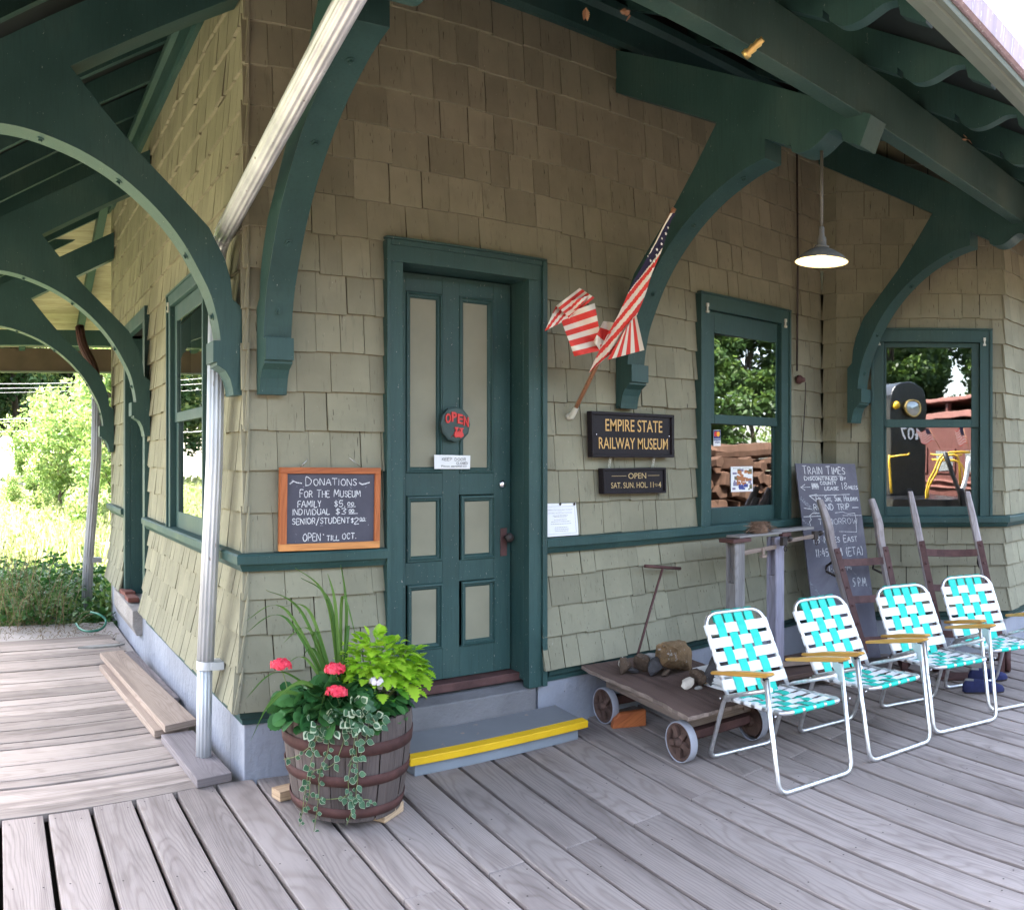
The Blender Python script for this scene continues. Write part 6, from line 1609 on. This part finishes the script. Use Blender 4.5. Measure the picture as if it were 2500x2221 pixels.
def place(proto, x, y, z, s, rot, label=None):
    t = copy_tree(proto) if proto.get('used') else proto
    if not proto.get('used'): pass
    return t
class Grove:
    def __init__(s, proto): s.proto = proto; s.used = False
    def put(s, x, y, sc_, z=-.27, label=None, sz=None):
        t = s.proto if not s.used else copy_tree(s.proto); s.used = True
        t.location = (x, y, z); t.rotation_euler = (0, 0, rnd.uniform(0, 6.28)); t.scale = (sc_, sc_, sz or sc_)
        if label: t['label'] = label
        return t
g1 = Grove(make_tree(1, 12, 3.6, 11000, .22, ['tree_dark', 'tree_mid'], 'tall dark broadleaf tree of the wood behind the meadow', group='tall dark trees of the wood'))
g2 = Grove(make_tree(2, 11, 3.2, 10000, .20, ['tree_dark', 'tree_glare'], 'paler broadleaf tree of the wood behind the meadow', group='paler trees of the wood'))
g3 = Grove(make_tree(3, 4.2, 1.7, 8000, .075, ['weed_green', 'tree_glare'], 'sunlit bushy sapling with bright leaves at the meadow edge', base_frac=.05, name='shrub_tree'))
gl = rnd.uniform
# behind the station and to the left
for x, y, s in ((-3, 44, 1.0), (1.5, 47, 1.15), (6, 44, 1.0), (10, 48, 1.1), (-8, 48, 1.15), (-14, 44, 1), (-20, 38, 1.1), (-26, 30, 1.0), (3.5, 56, 1.35), (-5, 58, 1.4), (-11, 60, 1.4), (9, 60, 1.4), (-30, 20, 1.1), (-32, 8, 1.15), (-31, -4, 1.0), (-24, 46, 1.2)): g1.put(x, y, s)
for x, y, s in ((-.6, 50, 1.1), (4, 42, .8), (-6, 41, .85), (-28, 14, 1.0), (-29, 1, .95), (-17, 50, 1.2), (13, 52, 1.2)): g2.put(x, y, s)
# across the tracks, seen in the window glass
for k in range(13):
    x = -38 + k * 6.6; g1.put(x + gl(-1, 1), -27 - gl(0, 3), gl(.68, .8), sz=gl(.62, .74))
for k in range(12):
    x = -42 + k * 7.4; g1.put(x + gl(-1, 1), -36 - gl(0, 3), gl(1.0, 1.15), sz=gl(.82, .95))
for k in range(9):
    x = -34 + k * 9.2; g2.put(x + gl(-2, 2), -23 - gl(0, 2), gl(.55, .7), sz=gl(.5, .6))
for x, y, s in ((-33, -23, 1.0), (-42, -29, 1.25), (-27, -20, .8), (-50, -24, 1.3), (-38, -36, 1.3)): g1.put(x, y, s)
for x, y, s in ((41, -18, 1.1), (36, -14, .8), (46, -8, 1.1), (-40, -17, 1.1), (-36, -12, .8)): g1.put(x, y, s)
l3 = [('sunlit bushy sapling nearest the rear downspout in the meadow', 2.55, 14.0, .9), ('broad sunlit sapling behind the rear downspout', 3.0, 17.5, 1.12), ('sunlit sapling in the middle of the meadow edge, left of the broad one', 1.75, 19.0, .82), ('low sunlit bush at the left end of the saplings', 1.15, 20.5, .5)]
for lab, x, y, s in l3: g3.put(x, y, s, label=lab)
for lab, x, y, s in (('bright bush across the tracks, first from the flat car', 24, -14.5, .9), ('bright bush across the tracks behind the log pile', 19, -13, .8), ('bright bush across the tracks beyond the red coach', -17, -17.5, 1.0), ('bright bush at the left of the yard', -14, 3, .7)): g3.put(x, y, s, label=lab)

# meadow of tall weeds
r = random.Random(77); q = MB()
for k in range(15000):
    d = 8.6 + 44 * r.random() ** 1.6; a = r.uniform(-.30, .24) if r.random() < .8 else r.uniform(-.9, .3); x = d * math.tan(a); y = d - D
    if x > -3 and y < 4.9: continue
    hgt = r.uniform(.25, .75) * (1.0 if d < 25 else 1.2) * (.62 if d < 12.5 else 1); w = .006 + .0011 * d
    for j in range(2):
        b = Vector((x + r.uniform(-.08, .08), y + r.uniform(-.08, .08), -.27)); t = b + Vector((r.uniform(-.25, .25), r.uniform(-.25, .25), hgt)); m_ = b.lerp(t, .55) + Vector((r.uniform(-.04, .04), 0, .05))
        s = Vector((r.uniform(-1, 1), r.uniform(-.4, .4), 0)).normalized() * w
        q.poly([b - s, b + s, m_ + s, t, m_ - s], 0)
    near = r.random() < (15 - d) / 6  # weeds farther off keep the bleached colours that imitate glare
    if near: q.m[-1] = q.m[-2] = 2
    if r.random() < .8:
        for j in range(7): quad_leaf(q, b.lerp(t, r.uniform(.3, 1)) + Vector((r.uniform(-.06, .06), r.uniform(-.06, .06), 0)), r, .018 + .0022 * d, 2 if near else 1)
single(q, 'meadow', ['meadow_grass_glare', 'tree_glare', 'weed_green'], (0, 20, -.27), 'tall sunlit weeds and grass filling the meadow behind the station', 'meadow grass', kind='stuff')
# feathery bush at the end of the side deck
S = thing('feathery_bush', (.25, 4.6, -.2), 'feathery brown green bush at the far end of the side deck', 'bush')
q = MB(); q2 = MB(); r = random.Random(4)
for k in range(150):
    b = Vector((r.uniform(-.5, .75), r.uniform(4.15, 5.3), -.25)); t = b + Vector((r.uniform(-.35, .35), r.uniform(-.35, .15), r.uniform(.35, 1.0) * (1.15 - abs(b.x - .1) * .5)))
    md = b.lerp(t, .6) + Vector((0, 0, .08)); pth = arc([b, md, t], 5); q2.tube(pth, .0028, 4, cap=False)
    for j in range(34):
        p = b.lerp(t, r.uniform(.3, 1.0)) + Vector((0, 0, .05)) ; d = rdir(r, -.2, .8) * r.uniform(.03, .085); s = d.orthogonal().normalized() * .0028
        q.poly([p, p + d * .6 + s, p + d, p + d * .6 - s])
q.build('foliage', ['feather_bush'], S); q2.build('stems', ['dry_stem'], S)
S = thing('leafy_bush', (.75, 5.2, -.25), 'dark glossy leafy bush behind the hose by the rear downspout', 'bush')
q = MB(); r = random.Random(6)
for k in range(2600):
    p = Vector((r.uniform(.05, 1.25), r.uniform(4.4, 7.0), 0)); p.z = -.25 + r.random() * (.55 + .12 * math.sin(p.x * 9 + p.y * 4)) * (1.0 if p.y > 4.8 else .6)
    add_leaf(q, p, Vector((r.uniform(-1, 1), r.uniform(-1, .2), r.uniform(-.2, .7))), rdir(r, .4, 1), r.uniform(.05, .10), 'oval', 0, .15, .3)
q.build('foliage', ['ivy_leaf'], S)
q = MB(); r = random.Random(8)
for k in range(260):
    p = Vector((r.uniform(-.6, 1.1), r.uniform(3.7, 4.5), -.05)); d = Vector((r.uniform(-1, 1), r.uniform(-1, 1), r.uniform(0, .5))) * .07; q.tube([p, p + d * .5 + Vector((0, 0, .02)), p + d], .002, 4, cap=False)
single(q, 'litter', ['dry_stem'], (.2, 4.1, -.05), 'dry twigs and grass stems littering the end of the concrete path', 'twigs', kind='stuff')

# overhead wires, rail fence and parked car
for k, (y0, y1, rr, mt) in enumerate(((937, 935, .010, 'wire_metal'), (948, 945, .010, 'wire_metal'), (959, 954, .007, 'wire_metal'), (1024, 1017, .019, 'wire_metal'), (1031, 1026, .007, 'wire_metal'), (1055, 1046, .018, 'wire_metal'))):
    a, b = far(-10, y0, 38), far(160, y1, 38); d = (b - a); pts = [a + d * t + Vector((0, 0, .12 * (t * t - t) * .5)) for t in (-7, -4, -2, 0, .5, 1, 2, 4)]
    q = MB(); q.tube(pts, rr, 5); single(q, 'overhead_wire', [mt], a, 'overhead utility wire, %s counted from the top, before the dark wood' % ('first', 'second', 'third', 'thick fourth', 'thin fifth', 'lowest')[k], 'wire', 'overhead utility wires')
S = thing('rail_fence', far(40, 1165, 34).xy.to_3d() + Vector((0, 0, -.27)), 'low pale rail fence beyond the meadow near the parked car', 'fence')
for z in (.35, .62, .9): 
    q = MB(); a, b = far(20, 1150, 34), far(130, 1150, 33); a.z = b.z = z; q.tube([a, b], .035, 6); q.build('rail', ['raw_concrete'], S)
for t in (0, .25, .5, .75, 1):
    q = MB(); c = a.lerp(b, t); q.box((c.x, c.y, .4), (.1, .1, 1.3)); q.build('post', ['raw_concrete'], S)
cp = far(2, 1160, 36); cp.z = -.27
CA = thing('parked_car', cp, 'white parked car half hidden at the far left behind the meadow', 'car')
def Lc(x, y, z): return cp + Vector((x, y, z))
prof = [(-3.9, .35), (.45, .35), (.5, .55), (.46, .82), (-.10, .92), (-.55, 1.42), (-.9, 1.50), (-2.6, 1.50), (-3.3, 1.0), (-3.95, .9)]
q = MB(); q.prism([Lc(x, -.85, z) for x, z in prof], [Lc(x, .85, z) for x, z in prof]); q.build('body', ['car_white'], CA, .06, recalc=True)
for y in (-.858, .853):
    q = MB(); q.prism([Lc(x, y, z) for x, z in ((-.25, .95), (-.6, 1.38), (-1.5, 1.42), (-1.5, .95))], [Lc(x, y + .005, z) for x, z in ((-.25, .95), (-.6, 1.38), (-1.5, 1.42), (-1.5, .95))]); q.build('side_window', ['lens'], CA)
q = MB(); q.poly([Lc(-.13, -.7, .94), Lc(-.13, .7, .94), Lc(-.53, .65, 1.40), Lc(-.53, -.65, 1.40)]); 
for i in range(len(q.v)): q.v[i] += Vector((.02, 0, .012))
q.build('windscreen', ['loco_black'], CA)
for x in (-3.1, -.35):
    for y in (-.8, .8):
        q = MB(); q.lathe([(0, -.1), (.3, -.1), (.33, -.06), (.33, .06), (.3, .1), (0, .1)], Lc(x, y, .33), 20, 0, (0, 1, 0)); q.build('wheel', ['black_plastic'], CA)

# ================================================================== ACROSS THE PLATFORM, SEEN IN THE WINDOW GLASS
# tracks
for y in (-6.2, -7.7, -11.2, -12.7):
    q = MB(); q.box((0, y, -.19), (110, .07, .14)); single(q, 'rail_track', ['iron_rust'], (0, y, -.26), None, None, kind='structure')
# flat car with split logs (virtual image stands ~17 m off in the first window)
S = thing('flat_car', (12.0, -7.0, -.1), 'dark teal railway flat car carrying split logs opposite the first window', 'rail car')
q = MB(); q.box((12.0, -7.0, .42), (9.0, 2.1, .46)); q.build('side_sill', ['flatcar_teal'], S, .01)
q = MB(); q.box((12.0, -7.0, .655), (9.0, 2.2, .03)); q.build('floor_boards', ['cart_edge'], S)
for x in (9.0, 10.0, 14.0, 15.0):
    for y in (-6.2, -7.7):
        q = MB(); q.lathe([(0, -.06), (.34, -.06), (.36, -.03), (.36, .05), (0, .05)], (x, y, .22), 24, 0, (0, 1, 0)); q.build('wheel', ['dark_iron'], S)
def log(c, d, L, rad, seed):
    r = random.Random(seed); d = Vector(d).normalized(); x = d.orthogonal().normalized(); x.rotate(Matrix.Rotation(r.uniform(0, 6), 3, d)); y = d.cross(x); c = Vector(c); n = r.choice((5, 6, 7))
    sec = [(math.cos(2 * PI * k / n + r.uniform(-.2, .2)) * rad * r.uniform(.75, 1.1), math.sin(2 * PI * k / n) * rad * r.uniform(.75, 1.1)) for k in range(n)]
    q = MB(); A = [c - d * L / 2 + x * a + y * b for a, b in sec]; B = [c + d * L / 2 + x * a * 1.02 + y * b for a, b in sec]; q.prism(A, B, 0)
    q.base = c; return tag(q.build('split_log', ['log_wood'], None, .012, recalc=True), 'split brown log in the pile on the flat car', 'log', 'split logs piled on the flat car')
k = 0
for row in range(4):
    x = 8.6
    while x < 15.6:
        rad = rnd.uniform(.10, .16); log((x + rad, -6.9 + rnd.uniform(-.22, .22), .78 + row * .235 + rnd.uniform(-.03, .03)), (rnd.uniform(-.2, .2), 1, rnd.uniform(-.06, .06)), rnd.uniform(1.4, 1.8), rad, k); x += rad * 2.1; k += 1
for i in range(9):
    log((9.3 + (i % 5) * 1.35 + rnd.uniform(-.2, .2), -6.45 - .38 * (i // 5) + rnd.uniform(-.05, .05), 1.72 + .06 * (i // 5) + rnd.uniform(-.03, .03)), (1, rnd.uniform(-.15, .15), rnd.uniform(-.06, .06)), rnd.uniform(1.1, 1.5), rnd.uniform(.11, .16), 500 + i)
S = thing('fern', (12.3, -7.9, 1.55), 'bright green fern behind the log pile', 'fern'); q = MB(); r = random.Random(3)
for k in range(26):
    a = r.uniform(0, 6.28); d = Vector((math.cos(a), math.sin(a), 0)); b = Vector((12.3 + r.uniform(-.9, .9), -7.9 + r.uniform(-.2, .2), 1.55)); pth = arc([b, b + d * .2 + Vector((0, 0, .42)), b + d * .55 + Vector((0, 0, .38))], 8)
    for i, p in enumerate(pth[3:]):
        s = d.cross(Vector((0, 0, 1))); L = .13 * (1 - i / 16)
        for sg in (-1, 1): q.poly([p, p + s * sg * L + d * .02, p + d * .03 + s * sg * L * .9, p + d * .035])
q.build('fronds', ['fern_leaf'], S)

GO = BS.P(0, 0, -.045); GN = BS.n
def mir(p): return p - 2 * (p - GO).dot(GN) * GN
def V(px, py, R_): return mir(far(px, py, R_))
# black locomotive on the near track, nose towards the bay window
LX0 = V(2257, 1000, 20).x; LY0 = -7.58
LO_ = thing('locomotive', (LX0 - 4, -6.95, -.1), 'black diesel locomotive with brass headlight and yellow handrails on the near track', 'locomotive')
q = MB(); y0, y1 = LY0, LY0 + .95
sec = [(y0, .75), (y1, .75), (y1, 2.95)] + [((y0 + y1) / 2 + .475 * math.cos(a), 2.95 + .42 * math.sin(a)) for a in (PI * k / 12 for k in range(1, 12))] + [(y0, 2.95)]
q.prism([Vector((LX0 - 7.5, y, z)) for y, z in sec], [Vector((LX0, y, z)) for y, z in sec]); q.build('hood', ['loco_black'], LO_, .03, recalc=True)
q = MB(); q.box((LX0 - 3.2, -6.95, .62), (9.6, 2.3, .26)); q.build('frame', ['loco_black'], LO_, .01)
q = MB(); q.box((LX0 - 8.6, -6.95, 1.95), (2.2, 2.4, 2.9)); q.build('cab', ['loco_black'], LO_, .04)
for x in (-6.5, -5.0, -1.8, -.3):
    for y in (-6.2, -7.7):
        q = MB(); q.lathe([(0, -.07), (.40, -.07), (.42, -.03), (.42, .06), (0, .06)], (LX0 + x, y, .26), 24, 0, (0, 1, 0)); q.build('wheel', ['dark_iron'], LO_)
hc = Vector((LX0 + .02, LY0 + .42, 2.76))
q = MB(); q.lathe([(.10, -.02), (.19, .0), (.20, .06), (.19, .12), (.165, .13), (.165, .10)], hc, 28, 0, (1, 0, 0)); HL = q.build('headlight', ['brass'], LO_)
q = MB(); q.lathe([(.165, .10), (.10, .12), (0, .13)], hc, 28, 0, (1, 0, 0)); q.build('lens', ['lens'], HL)
q = MB(); q.lathe([(0, 0), (.06, 0), (.05, .10), (.09, .13), (.08, .2), (.04, .26), (0, .26)], Vector((LX0 + .0, LY0 + .83, 2.80)), 18, 0, (1, .2, 0)); q.build('horn', ['loco_yellow'], LO_)
q = MB(); PN = Panel((LX0 + .003, LY0 + .10, 2.02), (LX0 + .003, LY0 + .72, 2.02), (LX0 + .003, LY0 + .72, 2.36), (LX0 + .003, LY0 + .10, 2.36)); lettering(q, PN, '407', .05, .95, .1, .9, .003, bold=.01); q.build('road_number', ['car_white'], LO_)
def vt(mb, pts, R_, r): mb.tube(fillet([V(x, y, R_ + (z if z else 0)) for x, y, *zz in pts for z in [zz[0] if zz else 0]], .25, 5), r, 8)
q = MB(); vt(q, [(2264, 1240), (2262, 1185), (2302, 1102), (2370, 1105)], 18.5, .026); vt(q, [(2267, 1215), (2268, 1192), (2305, 1112), (2338, 1110), (2344, 1128), (2344, 1182)], 18.6, .024); vt(q, [(2275, 1122), (2335, 1123), (2352, 1136), (2352, 1180)], 18.9, .022); vt(q, [(2272, 1110), (2350, 1111)], 19, .018)
q.build('handrail', ['loco_yellow'], LO_)
q = MB(); vt(q, [(2176, 1205), (2172, 1160), (2170, 1108)], 18.6, .03); vt(q, [(2172, 1113), (2218, 1109), (2222, 1104)], 18.8, .018); q.build('handrail', ['loco_yellow'], LO_)
q = MB(); vt(q, [(2307, 1105), (2325, 1155), (2343, 1205), (2350, 1235)], 18.3, .055); q.build('strap', ['black_plastic'], LO_)
q = MB(); vt(q, [(2368, 1116), (2358, 1160), (2348, 1205)], 18.2, .05); q.build('strap', ['web_white'], LO_)
for k, (ax_, ay, bx, by, w) in enumerate(((2298, 1097, 2270, 1046, 1), (2368, 1105, 2353, 1043, .6))):
    a, b = V(ax_, ay, 18.5), V(bx, by, 18.5)
    FS = thing('small_flag', a, ('small American flag blowing on the left handrail of the locomotive', 'small American flag hanging on the right handrail of the locomotive')[k], 'flag')
    q = MB(); q.tube([a, b], .008, 5); q.build('stick', ['pole_copper'], FS)
    e = (V(ax_ - 36 * w, ay - 5, 18.5) - V(ax_, ay, 18.5)); dn = (a - b) * .62
    q = MB(); q.grid(lambda u, v: b + e * u * (1 + .1 * v) + dn * v + Vector((0, 0, -.10 * u + .03 * math.sin(u * 7))), 16, 26, lambda u, v: 2 if (u < .4 and v < .5) else stripe(v, 13)); q.build('flag_cloth', ['flag_red', 'flag_white', 'flag_navy'], FS)
# red coach on the far track
RC = thing('red_coach', (-12, -11.9, -.1), 'dusty red open railway coach on the far track beyond the locomotive', 'rail car')
yf = -10.9; x0, x1 = -19, -5.6
def rz(py): return H + (YH - py) / F * 25.5
q = MB(); q.box(((x0 + x1) / 2, -11.9, (rz(1035) + .45) / 2), (x1 - x0, 2.0, rz(1035) - .45)); q.build('body', ['car_red'], RC, .02)
q = MB(); q.box(((x0 + x1) / 2, -11.9, (rz(1008) + rz(1022)) / 2), (x1 - x0 + .1, 2.12, rz(1008) - rz(1022))); q.build('waist_board', ['car_red_pale'], RC, .01)
q = MB(); q.box(((x0 + x1) / 2, -11.9, (rz(972) + rz(982)) / 2), (x1 - x0 + .2, 2.3, rz(972) - rz(982))); q.build('roof_edge', ['car_red_pale'], RC, .02)
x = x0
while x < x1 + .1:
    q = MB(); q.box((x, yf - .05, (rz(982) + rz(1022)) / 2), (.12, .12, rz(982) - rz(1022))); q.build('post', ['car_red'], RC); x += 1.7
q = MB(); q.box(((x0 + x1) / 2, -12.6, (rz(982) + rz(1022)) / 2), (x1 - x0, .1, rz(982) - rz(1022) - .02)); q.build('back_wall', ['cart_wood'], RC)
x = x0 + .35
while x < x1 - .9:
    f_ = MB(); f_.box((x + .5, yf + .02, rz(1125)), (1.1, .05, .75)); wf = f_.build('window', ['car_red'], RC, .01); q = MB(); q.box((x + .5, yf + .05, rz(1125)), (.9, .02, .58)); q.build('pane', ['lens'], wf); x += 1.55
for z in (rz(1175), rz(1188), rz(1240)):
    q = MB(); q.box(((x0 + x1) / 2, yf + .03, z), (x1 - x0, .06, .05)); q.build('rib', ['car_red_pale'], RC)
for x in (-17, -15.5, -9, -7.5):
    for y in (-11.2, -12.7):
        q = MB(); q.lathe([(0, -.06), (.38, -.06), (.40, -.03), (.40, .05), (0, .05)], (x, y, .28), 20, 0, (0, 1, 0)); q.build('wheel', ['dark_iron'], RC)
